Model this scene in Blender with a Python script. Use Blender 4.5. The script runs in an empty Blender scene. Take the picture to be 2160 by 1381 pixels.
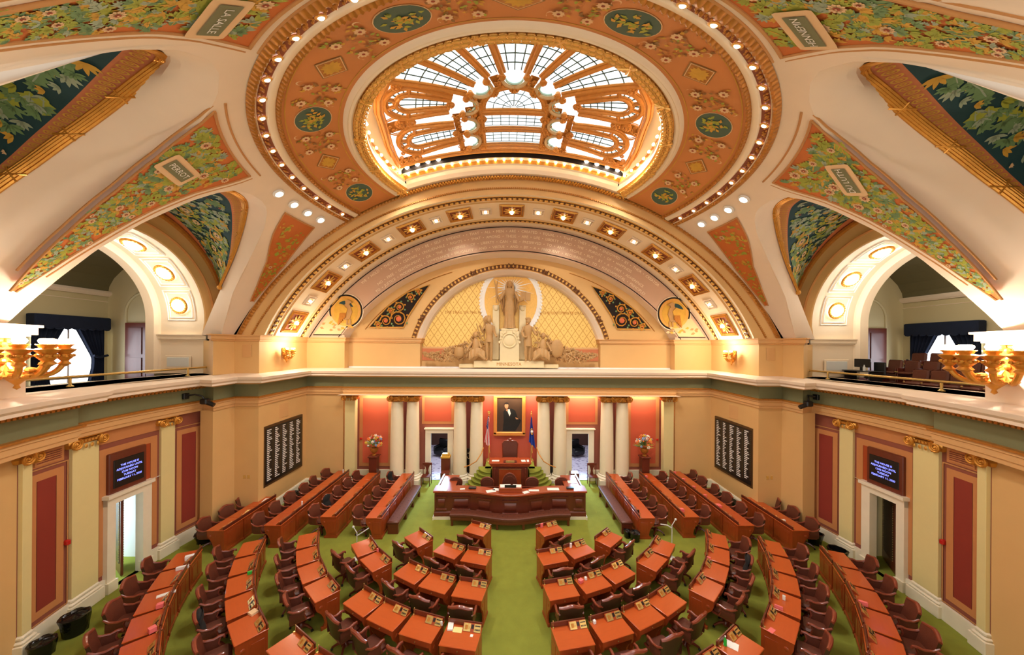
import bpy, math, random
from mathutils import Vector, Matrix
random.seed(7)
sc = bpy.context.scene
COL = sc.collection
PI = math.pi
def R(d): return math.radians(d)
def lerp(a, b, t): return a + (b - a) * t
def interp(tab, x):
    if x <= tab[0][0]: return tab[0][1]
    for (x0, y0), (x1, y1) in zip(tab, tab[1:]):
        if x <= x1: return y0 + (y1 - y0) * (x - x0) / (x1 - x0)
    return tab[-1][1]

# ---------------------------------------------------------------- mesh builder
class MB:
    def __init__(s): s.v = []; s.f = []; s.m = []
    def add(s, vs, fs, m=0):
        o = len(s.v); s.v += [tuple(p) for p in vs]
        for f in fs: s.f.append([i + o for i in f]); s.m.append(m)
    def box(s, c, d, rz=0, m=0, taper=1.0, rx=0):
        x, y, z = d[0] / 2, d[1] / 2, d[2] / 2
        M = Matrix.Translation(c) @ Matrix.Rotation(rz, 4, 'Z') @ Matrix.Rotation(rx, 4, 'X')
        vs = [(-x, -y, -z), (x, -y, -z), (x, y, -z), (-x, y, -z)] + [(-x * taper, -y * taper, z), (x * taper, -y * taper, z), (x * taper, y * taper, z), (-x * taper, y * taper, z)]
        s.add([M @ Vector(p) for p in vs], [(3, 2, 1, 0), (4, 5, 6, 7), (0, 1, 5, 4), (1, 2, 6, 5), (2, 3, 7, 6), (3, 0, 4, 7)], m)
    def bbox(s, c, d, b=.01, m=0, rz=0, rx=0):   # box with chamfered edges
        x, y, z = d[0] / 2, d[1] / 2, d[2] / 2; b = min(b, x * .9, y * .9, z * .9)
        M = Matrix.Translation(c) @ Matrix.Rotation(rz, 4, 'Z') @ Matrix.Rotation(rx, 4, 'X')
        vs = []
        for zz, q in ((-z, b), (-z + b, 0), (z - b, 0), (z, b)):
            X, Y = x - q, y - q
            for (px, py) in ((-X + b, -Y), (X - b, -Y), (X, -Y + b), (X, Y - b), (X - b, Y), (-X + b, Y), (-X, Y - b), (-X, -Y + b)):
                vs.append(M @ Vector((px, py, zz)))
        fs = [tuple(range(7, -1, -1)), tuple(range(24, 32))]
        for k in range(3):
            for i in range(8): fs.append((k * 8 + i, k * 8 + (i + 1) % 8, k * 8 + 8 + (i + 1) % 8, k * 8 + 8 + i))
        s.add(vs, fs, m)
    def prism(s, poly, a, b, axis='z', m=0, M=None):   # extrude 2-D polygon between a and b along an axis
        n = len(poly)
        def P(p, h):
            q = {'z': (p[0], p[1], h), 'x': (h, p[0], p[1]), 'y': (p[0], h, p[1])}[axis]
            return M @ Vector(q) if M else q
        vs = [P(p, a) for p in poly] + [P(p, b) for p in poly]
        s.add(vs, [tuple(range(n))[::-1], tuple(range(n, 2 * n))] + [(i, (i + 1) % n, n + (i + 1) % n, n + i) for i in range(n)], m)
    def tube(s, pts, r, n=8, m=0, cap=True, closed=False):
        P = [Vector(p) for p in pts]; k = len(P); rr = r if isinstance(r, (list, tuple)) else [r] * k
        vs = []; up = None
        for i, p in enumerate(P):
            a = P[i - 1] if (i or closed) else p; b = P[(i + 1) % k] if (i < k - 1 or closed) else p
            t = (b - a).normalized()
            if up is None:
                up = Vector((0, 0, 1)) if abs(t.z) < .9 else Vector((1, 0, 0))
            e1 = t.cross(up)
            if e1.length < 1e-5: e1 = t.orthogonal()
            e1.normalize(); e2 = e1.cross(t).normalized(); up = e2
            for j in range(n):
                q = 2 * PI * j / n; vs.append(p + (e1 * math.cos(q) + e2 * math.sin(q)) * rr[i])
        fs = []
        for i in range(k if closed else k - 1):
            i2 = (i + 1) % k
            for j in range(n): fs.append((i * n + j, i * n + (j + 1) % n, i2 * n + (j + 1) % n, i2 * n + j))
        if cap and not closed: fs += [tuple(range(n))[::-1], tuple(range((k - 1) * n, k * n))]
        s.add(vs, fs, m)
    def lathe(s, prof, n=24, c=(0, 0, 0), m=0, M=None, a0=0, a1=2 * PI):
        full = abs(a1 - a0 - 2 * PI) < 1e-6; k = n if full else n + 1; vs = []
        for r, z in prof:
            for j in range(k):
                a = a0 + (a1 - a0) * j / n; p = Vector((c[0] + r * math.cos(a), c[1] + r * math.sin(a), c[2] + z))
                vs.append(M @ p if M else p)
        fs = []
        for i in range(len(prof) - 1):
            for j in range(n):
                j2 = (j + 1) % k; fs.append((i * k + j, i * k + j2, (i + 1) * k + j2, (i + 1) * k + j))
        s.add(vs, fs, m)
    def grid(s, fn, nu, nv, m=0, flip=False, closed=False):
        vs = [fn(i / nu, j / nv) for i in range(nu + 1) for j in range(nv + 1)]
        fs = []
        for i in range(nu):
            for j in range(nv):
                a, b = i * (nv + 1) + j, (i + 1) * (nv + 1) + j
                fs.append((a, a + 1, b + 1, b) if flip else (a, b, b + 1, a + 1))
        s.add(vs, fs, m)
    def sphere(s, c, r, n=10, m=0, sc=(1, 1, 1), M=None):
        vs = []; k = max(4, n // 2)
        for i in range(k + 1):
            a = PI * i / k
            for j in range(n):
                b = 2 * PI * j / n; p = Vector((c[0] + r * sc[0] * math.sin(a) * math.cos(b), c[1] + r * sc[1] * math.sin(a) * math.sin(b), c[2] + r * sc[2] * math.cos(a)))
                vs.append(M @ p if M else p)
        s.add(vs, [(i * n + j, (i + 1) * n + j, (i + 1) * n + (j + 1) % n, i * n + (j + 1) % n) for i in range(k) for j in range(n)], m)
    def sweep(s, path, prof, m=0, inward=1):   # plan polyline, profile (offset towards room, z)
        P = [Vector(p) for p in path]; n = len(P); k = len(prof); vs = []
        for i in range(n):
            a = P[max(i - 1, 0)]; b = P[min(i + 1, n - 1)]
            d1 = (P[i] - a).normalized() if i else (b - P[i]).normalized()
            d2 = (b - P[i]).normalized() if i < n - 1 else d1
            n1 = Vector((d1.y, -d1.x)); n2 = Vector((d2.y, -d2.x)); nn = (n1 + n2); nn.normalize()
            sc_ = 1 / max(.35, nn.dot(n1))
            for o, z in prof: q = P[i] + nn * (o * sc_ * inward); vs.append((q.x, q.y, z))
        mm = m if isinstance(m, (list, tuple)) else [m] * (k - 1)
        for j in range(k - 1):
            s_f = [(i * k + j, i * k + j + 1, (i + 1) * k + j + 1, (i + 1) * k + j) for i in range(n - 1)]
            if j == 0: o = len(s.v); s.v += vs
            for f in s_f: s.f.append([q + o for q in f]); s.m.append(mm[j])
    def build(s, name, mats, parent=None, smooth=True, ang=35, loc=None):
        me = bpy.data.meshes.new(name); me.from_pydata(s.v, [], s.f)
        mats = mats if isinstance(mats, (list, tuple)) else [mats]
        for mt in mats: me.materials.append(mt)
        me.polygons.foreach_set('material_index', s.m)
        if smooth:
            me.polygons.foreach_set('use_smooth', [True] * len(me.polygons)); me.update()
            me.set_sharp_from_angle(angle=R(ang))
        me.update(); o = bpy.data.objects.new(name, me); COL.objects.link(o)
        if parent: o.parent = parent
        if loc: o.location = loc
        return o

def tag(o, label, cat, group=None):
    o['label'] = label; o['category'] = cat
    if group: o['group'] = group
    return o
def thing(name, label, cat, loc=(0, 0, 0), rz=0, group=None):
    o = bpy.data.objects.new(name, None); o.empty_display_size = .1; COL.objects.link(o)
    o.location = loc; o.rotation_euler = (0, 0, rz); return tag(o, label, cat, group)
def struct(o, label=None):
    o['kind'] = 'structure'
    if label: o['label'] = label
    return o
def dup(o, parent=None):
    c = o.copy(); COL.objects.link(c)
    if parent: c.parent = parent
    for ch in o.children: dup(ch, c)
    return c

# ---------------------------------------------------------------- materials
def srgb(r, g, b):
    f = lambda c: (c / 255 / 12.92) if c / 255 <= .04045 else ((c / 255 + .055) / 1.055) ** 2.4
    return (f(r), f(g), f(b), 1)
def mat(name, col, rough=.6, metal=0, noise=0, nscale=6, bump=0, bscale=40, coat=0, spec=.5, stretch=None):
    mt = bpy.data.materials.new(name); mt.use_nodes = True; nt = mt.node_tree; b = nt.nodes['Principled BSDF']
    c = srgb(*col); b.inputs['Base Color'].default_value = c; b.inputs['Roughness'].default_value = rough; b.inputs['Metallic'].default_value = metal
    b.inputs['Specular IOR Level'].default_value = spec
    if coat: b.inputs['Coat Weight'].default_value = coat; b.inputs['Coat Roughness'].default_value = .12
    tc = nt.nodes.new('ShaderNodeTexCoord'); src = tc.outputs['Object']
    if stretch:
        mp = nt.nodes.new('ShaderNodeMapping'); mp.inputs['Scale'].default_value = stretch; nt.links.new(src, mp.inputs['Vector']); src = mp.outputs['Vector']
    if noise:
        n = nt.nodes.new('ShaderNodeTexNoise'); n.inputs['Scale'].default_value = nscale; n.inputs['Detail'].default_value = 5; nt.links.new(src, n.inputs['Vector'])
        mx = nt.nodes.new('ShaderNodeMix'); mx.data_type = 'RGBA'; mx.inputs[6].default_value = [c[0] * (1 - noise), c[1] * (1 - noise), c[2] * (1 - noise), 1]
        mx.inputs[7].default_value = [min(1, c[0] * (1 + noise)), min(1, c[1] * (1 + noise)), min(1, c[2] * (1 + noise)), 1]
        nt.links.new(n.outputs['Fac'], mx.inputs[0]); nt.links.new(mx.outputs[2], b.inputs['Base Color'])
    if bump:
        n2 = nt.nodes.new('ShaderNodeTexNoise'); n2.inputs['Scale'].default_value = bscale; nt.links.new(src, n2.inputs['Vector'])
        bp = nt.nodes.new('ShaderNodeBump'); bp.inputs['Strength'].default_value = bump; bp.inputs['Distance'].default_value = .02
        nt.links.new(n2.outputs['Fac'], bp.inputs['Height']); nt.links.new(bp.outputs['Normal'], b.inputs['Normal'])
    return mt
def emit(name, col, st):
    mt = bpy.data.materials.new(name); mt.use_nodes = True; b = mt.node_tree.nodes['Principled BSDF']
    c = srgb(*col); b.inputs['Base Color'].default_value = c; b.inputs['Emission Color'].default_value = c; b.inputs['Emission Strength'].default_value = st
    return mt
M = {}
M['cream'] = mat('cream_plaster', (240, 221, 198), .7, noise=.04, nscale=2)
M['cream2'] = mat('pale_cream_paint', (245, 226, 196), .55)
M['tan'] = mat('tan_plaster', (220, 178, 116), .65, noise=.05, nscale=1.5)
M['peach'] = mat('peach_plaster', (218, 170, 112), .65, noise=.05, nscale=1.5)
M['pil'] = mat('yellow_cream_paint', (228, 212, 150), .55, noise=.03)
M['green'] = mat('olive_frieze_paint', (118, 120, 84), .7, noise=.05)
M['redp'] = mat('red_wall_paint', (142, 50, 38), .6, noise=.06, nscale=1)
M['coral'] = mat('coral_wall_paint', (214, 98, 66), .6, noise=.05, nscale=1)
M['mauve'] = mat('mauve_wall_paint', (146, 80, 62), .6, noise=.04)
M['ochre'] = mat('ochre_band_paint', (200, 134, 80), .6, noise=.04)
M['rust'] = mat('rust_wall_paint', (170, 70, 26), .6, noise=.04)
M['marble'] = mat('white_marble', (240, 230, 205), .3, noise=.07, nscale=3)
M['column'] = mat('cream_marble_shaft', (240, 226, 192), .35, noise=.06, nscale=2.5)
M['gold'] = mat('gilded_plaster', (214, 152, 62), .38, .55, noise=.25, nscale=9)
M['goldd'] = mat('old_gold_plaster', (186, 124, 50), .45, .45, noise=.35, nscale=14)
M['goldb'] = mat('bright_gilding', (236, 186, 100), .3, .5, noise=.15, nscale=12)
M['goldk'] = mat('skylight_gilding', (206, 140, 62), .45, .25, noise=.2, nscale=9)
M['brass'] = mat('brass', (232, 200, 124), .25, .7)
M['line'] = mat('tan_moulding_line', (196, 140, 82), .7)
M['carpet'] = mat('green_carpet', (146, 152, 62), .95, noise=.16, nscale=3.2, bump=.6, bscale=180, spec=.1)
M['orange'] = mat('orange_mural_ground', (204, 112, 48), .7, noise=.16, nscale=1.1)
M['orange2'] = mat('terracotta_painted_ground', (208, 134, 72), .6, noise=.14, nscale=.9)
M['teal'] = mat('blue_green_mural_ground', (26, 66, 72), .7, noise=.2, nscale=2)
M['salmon'] = mat('salmon_border_paint', (204, 124, 80), .7, noise=.1, nscale=8)
M['leafA'] = mat('yellow_green_mural_leaf', (164, 172, 62), .7, noise=.2, nscale=5)
M['leafB'] = mat('sage_mural_leaf', (112, 146, 96), .7, noise=.2, nscale=5)
M['leafC'] = mat('grey_blue_mural_leaf', (160, 176, 150), .7, noise=.2, nscale=5)
M['leafD'] = mat('ochre_mural_leaf', (212, 164, 60), .7, noise=.2, nscale=5)
M['petal'] = mat('pale_pink_mural_petal', (232, 196, 150), .7)
M['dots'] = mat('dark_red_mural_berry', (156, 62, 30), .7)
M['brownband'] = mat('red_brown_band', (140, 68, 34), .6, noise=.2, nscale=6)
M['top'] = mat('orange_cherry_desktop', (190, 84, 32), .3, noise=.1, nscale=3, stretch=(1, 9, 1), coat=.3)
M['wood'] = mat('cherry_wood', (158, 66, 26), .35, noise=.18, nscale=3, stretch=(5, 5, .8), coat=.25)
M['woodd'] = mat('dark_red_wood', (104, 44, 26), .35, noise=.2, nscale=3, stretch=(4, 4, 1), coat=.3)
M['chairw'] = mat('polished_red_chair_wood', (132, 60, 40), .3, noise=.1, coat=.4)
M['leather'] = mat('brown_leather', (98, 50, 34), .4, noise=.15, nscale=9, bump=.15, bscale=60)
M['leatherd'] = mat('dark_olive_brown_leather', (66, 44, 28), .42, noise=.12, nscale=7, bump=.1, bscale=60)
M['black'] = mat('black_plastic', (22, 22, 22), .35)
M['blackbag'] = mat('black_bag_plastic', (14, 14, 14), .22, bump=.8, bscale=9)
M['cloth'] = mat('black_cloth', (26, 26, 26), .9)
M['navy'] = mat('navy_velvet', (16, 30, 56), .85, noise=.25, nscale=5)
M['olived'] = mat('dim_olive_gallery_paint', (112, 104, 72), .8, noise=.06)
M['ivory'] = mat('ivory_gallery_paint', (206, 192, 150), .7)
M['paper'] = mat('white_paper', (245, 243, 238), .6)
M['pink'] = mat('pink_note', (240, 118, 118), .6)
M['yellowp'] = mat('yellow_paper', (240, 226, 150), .6)
M['stone'] = mat('buff_sculpture_plaster', (184, 142, 88), .6, noise=.12, nscale=8)
M['stonel'] = mat('pale_pedestal_stone', (226, 206, 160), .6, noise=.05)
M['bandbrown'] = mat('brown_relief_ground', (110, 66, 32), .7)
M['glassw'] = emit('daylit_skylight_glass', (226, 243, 252), 1.25)
M['bulb'] = emit('warm_bulb', (255, 226, 176), 14)
M['bulbw'] = emit('white_bulb', (255, 246, 226), 9)
M['winl'] = emit('daylit_window_glass', (240, 246, 255), 4)
M['lead'] = mat('dark_lead_came', (70, 84, 70), .5, .3)
M['dark'] = mat('very_dark_void', (30, 18, 12), .9)
M['white'] = mat('white_paint', (240, 240, 240), .5)
# ---------------------------------------------------------------- camera
CAMX, YAW, ROLL = -0.134, 0.0121, 0.0066
cd = bpy.data.cameras.new('camera'); cam = bpy.data.objects.new('camera', cd); COL.objects.link(cam); sc.camera = cam
cd.sensor_width = 36; cd.lens = 700 / 2160 * 36; cd.shift_y = 39.5 / 2160; cd.clip_start = .05; cd.clip_end = 200
c_, s_ = math.cos(ROLL), math.sin(ROLL)
Mx = Matrix(((c_, -s_, 0), (0, 0, -1), (s_, c_, 0))).to_4x4()
cam.matrix_world = Matrix.Translation((CAMX, 0, 7)) @ Matrix.Rotation(-YAW, 4, 'Z') @ Mx

# ---------------------------------------------------------------- plan helpers
YC = 11.0; ZC = 1.07; S0 = 12.82
def pol(r, az, side=-1): return (side * r * math.cos(R(az)), YC + r * math.sin(R(az)))
def dome(r, az, side=-1, S=S0):
    x, y = pol(r, az, side); return Vector((x, y, ZC + math.sqrt(max(0, S * S - r * r))))
def domeT(r, th, S=S0):   # th: full angle from +X
    return Vector((r * math.cos(th), YC + r * math.sin(th), ZC + math.sqrt(max(0, S * S - r * r))))
def mirror(pts): return [(-p[0],) + tuple(p[1:]) for p in reversed(pts)]

# ---------------------------------------------------------------- floor
b = MB()
pts = [pol(11.6, a) for a in range(-90, 10, 3)] + [(-11.2, 13), (-10.4, 16.8), (-8.2, 17.4)]
pts = pts + mirror(pts[1:])
b.add([(p[0], p[1], 0) for p in pts], [tuple(range(len(pts)))])
struct(b.build('floor', M['carpet'], smooth=False))

# ---------------------------------------------------------------- lower side walls
def cylpatch(b, Rr, a0, a1, z0, z1, m, side, n=None):
    n = n or max(1, int(abs(a1 - a0) / 1.2) + 1)
    b.grid(lambda u, v: pol(Rr, lerp(a0, a1, u), side) + (lerp(z0, z1, v),), n, 1, m, flip=(side < 0))
def cylblock(b, R0, R1, a0, a1, z0, z1, m, side):   # R1 < R0 : raised towards the room, with edges
    n = max(1, int(abs(a1 - a0) / 1.2) + 1)
    cylpatch(b, R1, a0, a1, z0, z1, m, side)
    for zz in (z0, z1): b.grid(lambda u, v: pol(lerp(R0, R1, v), lerp(a0, a1, u), side) + (zz,), n, 1, m)
    for aa in (a0, a1): b.grid(lambda u, v: pol(lerp(R0, R1, u), aa, side) + (lerp(z0, z1, v),), 1, 1, m)
def cylframe(b, Rr, a0, a1, z0, z1, w, m, side):
    da = math.degrees(w / Rr)
    cylpatch(b, Rr, a0, a0 + da, z0, z1, m, side); cylpatch(b, Rr, a1 - da, a1, z0, z1, m, side)
    cylpatch(b, Rr, a0 + da, a1 - da, z0, z0 + w, m, side); cylpatch(b, Rr, a0 + da, a1 - da, z1 - w, z1, m, side)

pier = [(-10.85, 12.2), (-10.88, 13.2), (-9.98, 13.25), (-10.1, 16.55), (-8.3, 16.6)]
for side, nm in ((-1, 'left'), (1, 'right')):
    b = MB(); W = 11.5
    D0, D1, DH = -7.0, -3.1, 2.44
    cylpatch(b, W, -66, -18.0, 0, 4.6, 0, side)
    cylpatch(b, W, -18.0, D0, 0, 4.6, 1, side); cylpatch(b, W, D0, D1, DH, 4.6, 1, side); cylpatch(b, W, D1, 7.6, 0, 4.6, 1, side)
    P = [pol(W, 7.6), pol(W, 8.6)] + [(-11.35, 12.6), (-11.3, 12.2)] + pier + [(-8.3, 17.4)]
    P = [(p[0] * -side, p[1]) for p in P]
    for p, q in zip(P, P[1:]):
        b.grid(lambda u, v: (lerp(p[0], q[0], u), lerp(p[1], q[1], u), v * 4.6), 1, 1, 0, flip=(side < 0))
    w = b.build('wall_' + nm, [M['tan'], M['mauve']], smooth=False); struct(w)
    # painted panels and marble dado
    b = MB(); W1 = 11.485
    mats = [M['ochre'], M['redp'], M['rust'], M['marble'], M['mauve'], M['line']]
    for a0, a1, z1 in ((-16.9, -13.0, 3.95), (2.6, 6.7, 4.02)):
        cylframe(b, W1, a0, a1, .58, z1, .17, 0, side)
        da = .9; cylpatch(b, W1, a0 + da, a1 - da, .75, z1 - .17, 1, side)
        cylframe(b, W1 - .004, a0 - .5, a1 + .5, .45, z1 + .12, .03, 5, side)
    for a0, a1 in ((-8.7, -7.8), (-1.5, -.5)): cylpatch(b, W1, a0, a1, .55, 4.05, 0, side)
    cylpatch(b, W1, -7.8, -1.5, 3.85, 4.05, 0, side)
    for a0, a1, z0 in ((-7.75, -7.0, .55), (-7.0, -3.1, 2.5), (-3.1, -1.55, .55)): cylpatch(b, W1, a0, a1, z0, 3.85, 2, side)
    cylpatch(b, W1, -8.9, 0, 4.2, 4.55, 0, side); cylpatch(b, W1, -16.6, -13.0, 4.1, 4.5, 0, side)
    b2 = b.build('painted_panel', mats, w, smooth=False)
    b = MB()
    for a0, a1 in ((-17.9, -12.4), (-8.9, D0 - 1.1), (D1 + 1.3, -.2), (2.1, 7.4)):
        cylblock(b, W, W - .07, a0, a1, 0, .42, 0, side)
    P = [(p[0] * -side, p[1]) for p in [(-11.3, 12.2)] + pier + [(-8.25, 16.6)]]
    if side > 0: P = P[::-1]
    b.sweep(P, [(.06, 0), (.06, .36), (.03, .42), (0, .42)], 0)
    struct(b.build('baseboard_' + nm, M['marble'], smooth=False))
    # door surround and niche
    d = thing('marble_doorway', 'white marble door surround in the %s side wall under the black message screen' % nm, 'doorway', pol(11.6, (D0 + D1) / 2, side) + (0,), 0)
    d['kind'] = 'structure'; d.name = 'door_%d' % (1 if side < 0 else 2); del d['category']; del d['label']
    off = Vector(d.location)
    b = MB(); 
    for a0, a1 in ((D0 - 1.15, D0), (D1, D1 + 1.3)):
        cylblock(b, W + .1, W - .12, a0, a1, 0, 2.7, 0, side); cylblock(b, W, W - .17, a0 - .1, a1 + .1, 0, .3, 0, side)
    cylblock(b, W + .1, W - .12, D0 - 1.15, D1 + 1.3, DH, 2.68, 0, side); cylblock(b, W, W - .19, D0 - 1.35, D1 + 1.5, 2.64, 2.74, 0, side)
    b.v = [tuple(Vector(p) - off) for p in b.v]; b.build('door_frame', M['marble'], d, smooth=False)
    # corridor behind the opening
    b = MB()
    for aa in (D0 - .6, D1 + 3.4):
        b.grid(lambda u, v: pol(lerp(11.45, 15.5, u), aa, side) + (v * 2.7,), 1, 1, 0)
    cylpatch(b, 15.5, D0 - .6, D1 + 3.4, 0, 2.7, 0, side)
    b.grid(lambda u, v: pol(lerp(11.45, 15.5, u), lerp(D0 - .6, D1 + 3.4, v), side) + (0,), 1, 2, 1)
    b.grid(lambda u, v: pol(lerp(11.45, 15.5, u), lerp(D0 - .6, D1 + 3.4, v), side) + (2.7,), 1, 2, 0)
    struct(b.build('trim_%d' % (11 if side < 0 else 12), [M['ivory'] if side > 0 else M['white'], M['carpet']], smooth=False))
    # padded door leaf standing open
    h, q = (Vector((-11.7, 10.12, 0)), Vector((-12.46, 10.6, 0))) if side < 0 else (Vector((11.85, 10.05, 0)), Vector((12.5, 10.98, 0)))
    t = thing('padded_door', 'open dark leather padded door with brass studs in the %s side doorway' % nm, 'door', h)
    L = (q - h).length; an = math.atan2(q.y - h.y, q.x - h.x); t.rotation_euler.z = an
    b = MB(); b.bbox((L / 2, 0, 1.2), (L, .06, 2.36), .01); b.build('door_leaf', M['woodd'], t)
    b = MB()
    for yy in (-.035, .035): b.bbox((L / 2, yy, 1.3), (L * .7, .02, 1.9), .008)
    b.build('padding', M['leatherd'], t)
    b = MB()
    for k in range(26):
        for xx in (.13 * L, .87 * L):
            for yy in (-.05, .05): b.sphere((xx, yy, .38 + k * .074), .012, 5)
    b.build('studs', M['brass'], t)['kind'] = 'stuff'
    # message screen
    a_m = -5.15; c = Vector(pol(11.44, a_m, side) + (3.28,))
    ang = math.atan2(c.y - YC, c.x); t = thing('message_screen', 'black message screen in a brown frame above the %s side doorway' % nm, 'screen', c, ang + PI / 2)
    b = MB(); f = 1  # local +y points outwards of the room; screen faces -y... 
    sy = 1 if side < 0 else 1
    b.bbox((0, 0, 0), (1.06, .1, 1.2), .02)
    b.build('frame', M['woodd'], t)
    b = MB(); b.bbox((0, .05, -.01), (.86, .04, .8), .01); b.build('screen_panel', M['black'], t)
    txt = ['THE HOUSE IS', 'ADJOURNED UNTIL', '12:00 NOON', 'TUESDAY', 'FEBRUARY 11, 2020']
    TEXTS = globals().setdefault('TEXTS', []); TEXTS.append((t, txt))
# ---------------------------------------------------------------- pilasters on the curved walls
def volute_capital(b, w, h, dep, m=0):   # local: centred, front faces -y, top at z=0
    for sx in (-1, 1):
        pts = []
        for k in range(26):
            a = k / 25 * 2.1 * 2 * PI; rr = h * .42 * (1 - .8 * k / 25)
            pts.append((sx * (w / 2 - h * .12) + sx * rr * math.cos(a + PI / 2 + .6) , -dep / 2 - .03, -h * .5 + rr * math.sin(a + PI / 2 + .6)))
        b.tube(pts, [h * .1 * (1 - .5 * k / 25) for k in range(26)], 6, m)
        b.sphere((sx * (w / 2 - h * .12), -dep / 2 - .03, -h * .5), h * .12, 8, m)
        b.sphere((sx * (w / 2 - h * .12), 0, -h * .5), h * .38, 8, m, sc=(1, dep / h * 1.2, 1))
    b.bbox((0, 0, -h * .06), (w * 1.0, dep, h * .1), .01, m)
    b.bbox((0, 0, -h * .42), (w * .7, dep * .6, h * .4), .02, m)
    for k in range(7): b.sphere((w * .45 * (k / 3 - 1) * .75, -dep / 2 + .01, -h * .38), h * .09, 6, m, sc=(1, 1, 1.5))
    for k in range(4): b.sphere((w * .3 * (k / 1.5 - 1), -dep / 2 + .01, -h * .8), h * .12, 6, m, sc=(1, .7, 1.6))
def pilaster(x, y, ang, w, label, group, dep=.16, ztop=4.58, base=.5):
    t = thing('pilaster', label, 'pilaster', (x, y, 0), ang, group)
    b = MB(); b.bbox((0, 0, (base + ztop - .2) / 2), (w, dep, ztop - .2 - base), .006); b.build('shaft', M['pil'], t)
    b = MB(); b.bbox((0, -.02, .16), (w + .2, dep + .12, .32), .01); b.bbox((0, -.01, .36), (w + .14, dep + .1, .08), .03); b.bbox((0, 0, .45), (w + .07, dep + .06, .1), .03); b.build('base', M['marble'], t)
    b = MB(); volute_capital(b, w + .12, .32, dep + .14); b.build('capital', M['gold'], t, loc=(0, 0, ztop))
    return t
for side, nm in ((-1, 'left'), (1, 'right')):
    for k, (az, w, ds) in enumerate(((.95, .44, 'just beyond the side doorway'), (-10.7, .66, 'on the near side of the doorway'), (8.25, .3, 'beside the corner pier'), (-17.4, .2, 'at the near edge of the near red panel'))):
        x, y = pol(11.5, az, side); an = math.atan2(y - YC, x) - PI / 2
        pilaster(x, y, an, w, 'yellow cream gilt-capped pilaster, %s wall, %s' % (nm, ds), 'pilasters of the curved walls')

# ---------------------------------------------------------------- entablature (one continuous cornice)
path = [pol(11.35, a) for a in range(-66, -29, 3)] + [pol(11.12, -28), pol(11.12, -24), pol(11.12, -20), pol(11.12, -13.6), pol(11.35, -13.4)] + [pol(11.35, a) for a in (-11, -8, -5, -2, 1, 4, 6.5)] + [(-11.2, 12.28), (-10.8, 12.16), (-10.84, 13.14), (-9.94, 13.18), (-10.04, 16.5), (-8.25, 16.52), (-8.2, 16.4)]
path = path + mirror(path)
b = MB()
b.sweep(path, [(-.3, 4.58), (0, 4.58), (0, 4.68), (.03, 4.69), (.03, 4.82), (.06, 4.84), (.06, 4.9), (.1, 4.91), (.1, 4.96), (0, 4.97), (0, 5.44), (.06, 5.45), (.1, 5.52), (.36, 5.53), (.36, 5.6), (.42, 5.66), (.45, 5.76), (.4, 5.78), (-.05, 5.86), (-1.2, 5.86)],
        [0, 0, 0, 0, 0, 0, 3, 3, 3, 1, 4, 4, 4, 2, 2, 2, 2, 2, 2])
en = struct(b.build('trim_1', [M['peach'], M['green'], M['cream'], M['goldd'], M['tan']], smooth=False))
b = MB()   # dentils under the cornice of the curved walls
for side in (-1, 1):
    a = -60.
    while a < 6.5:
        rr = 11.12 if -28 < a < -13.6 else 11.35
        x, y = pol(rr - .05, a, side); an = math.atan2(y - YC, x)
        b.box((x, y, 5.44), (.07, .07, .07), an); a += .62
b.build('dentils', M['goldd'], en, smooth=False)['kind'] = 'stuff'

# ---------------------------------------------------------------- attic zone walls and impost
up = [(-12.05, 13.13), (-11.5, 12.75), (-11.2, 12.5), (-10.9, 12.25), (-10.92, 13.22), (-10.0, 13.28), (-10.12, 16.6), (-8.27, 16.62), (-8.25, 17.0), (-4.62, 17.0), (-4.6, 17.45)]
def wallstrip(b, P, z0, z1, m=0, flip=False):
    for p, q in zip(P, P[1:]): b.grid(lambda u, v: (lerp(p[0], q[0], u), lerp(p[1], q[1], u), lerp(z0, z1, v)), 1, 1, m, flip=flip)
b = MB(); full = up + mirror(up)
wallstrip(b, full, 5.84, 7.14)
struct(b.build('wall_upper', M['tan'], smooth=False))
b = MB()
for P in (up[2:], mirror(up[2:])):
    b.sweep(P, [(0, 7.12), (.05, 7.14), (.05, 7.18), (.09, 7.2), (.09, 7.32), (.14, 7.34), (.14, 7.38), (-.3, 7.38)], 0)
b.sweep([(-8.2, 16.98), (8.2, 16.98)], [(.0, 5.84), (.04, 5.86), (.04, 5.93), (-.5, 5.93)], 1)
struct(b.build('trim_2', [M['peach'], M['white']], smooth=False))
# shallow sunk panels on attic piers
b = MB()
for s in (-1, 1):
    for (x, y, w, ax) in ((s * 10.45, 13.235, .34, 0),):
        b.bbox((x, y, 6.75), (w, .02, .5), .005)
b.build('painted_panel', M['peach'], bpy.data.objects['wall_upper'], smooth=False)
# ---------------------------------------------------------------- dome
L1A = [(-21.6, 11.17), (-21.3, 10.96), (-20.7, 10.54), (-20.1, 10.0), (-18.9, 9.33), (-17.1, 8.58), (-15.4, 8.12), (-13.4, 7.82), (-10, 7.68), (-6.5, 7.66), (-4, 7.74), (-2, 7.88), (1.1, 8.28), (4.2, 9.12), (6.5, 10.2), (9, 11.17)]
L2A = [(-53.2, 11.17), (-53.35, 9.3), (-53.1, 8.5), (-52.2, 7.9), (-49.9, 7.52), (-46.5, 7.34), (-41.2, 7.32), (-36.5, 7.5), (-32, 7.84), (-28.4, 8.4), (-25.9, 8.96), (-24.5, 9.75), (-23.3, 10.39), (-22.6, 10.92), (-21.7, 11.17)]
RA = [(-90, 7.2), (-76, 7.3), (-70, 7.6), (-66, 8.1), (-63.8, 9.0), (-63, 10), (-62.4, 11.17)]
SPR = 11.17
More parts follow.
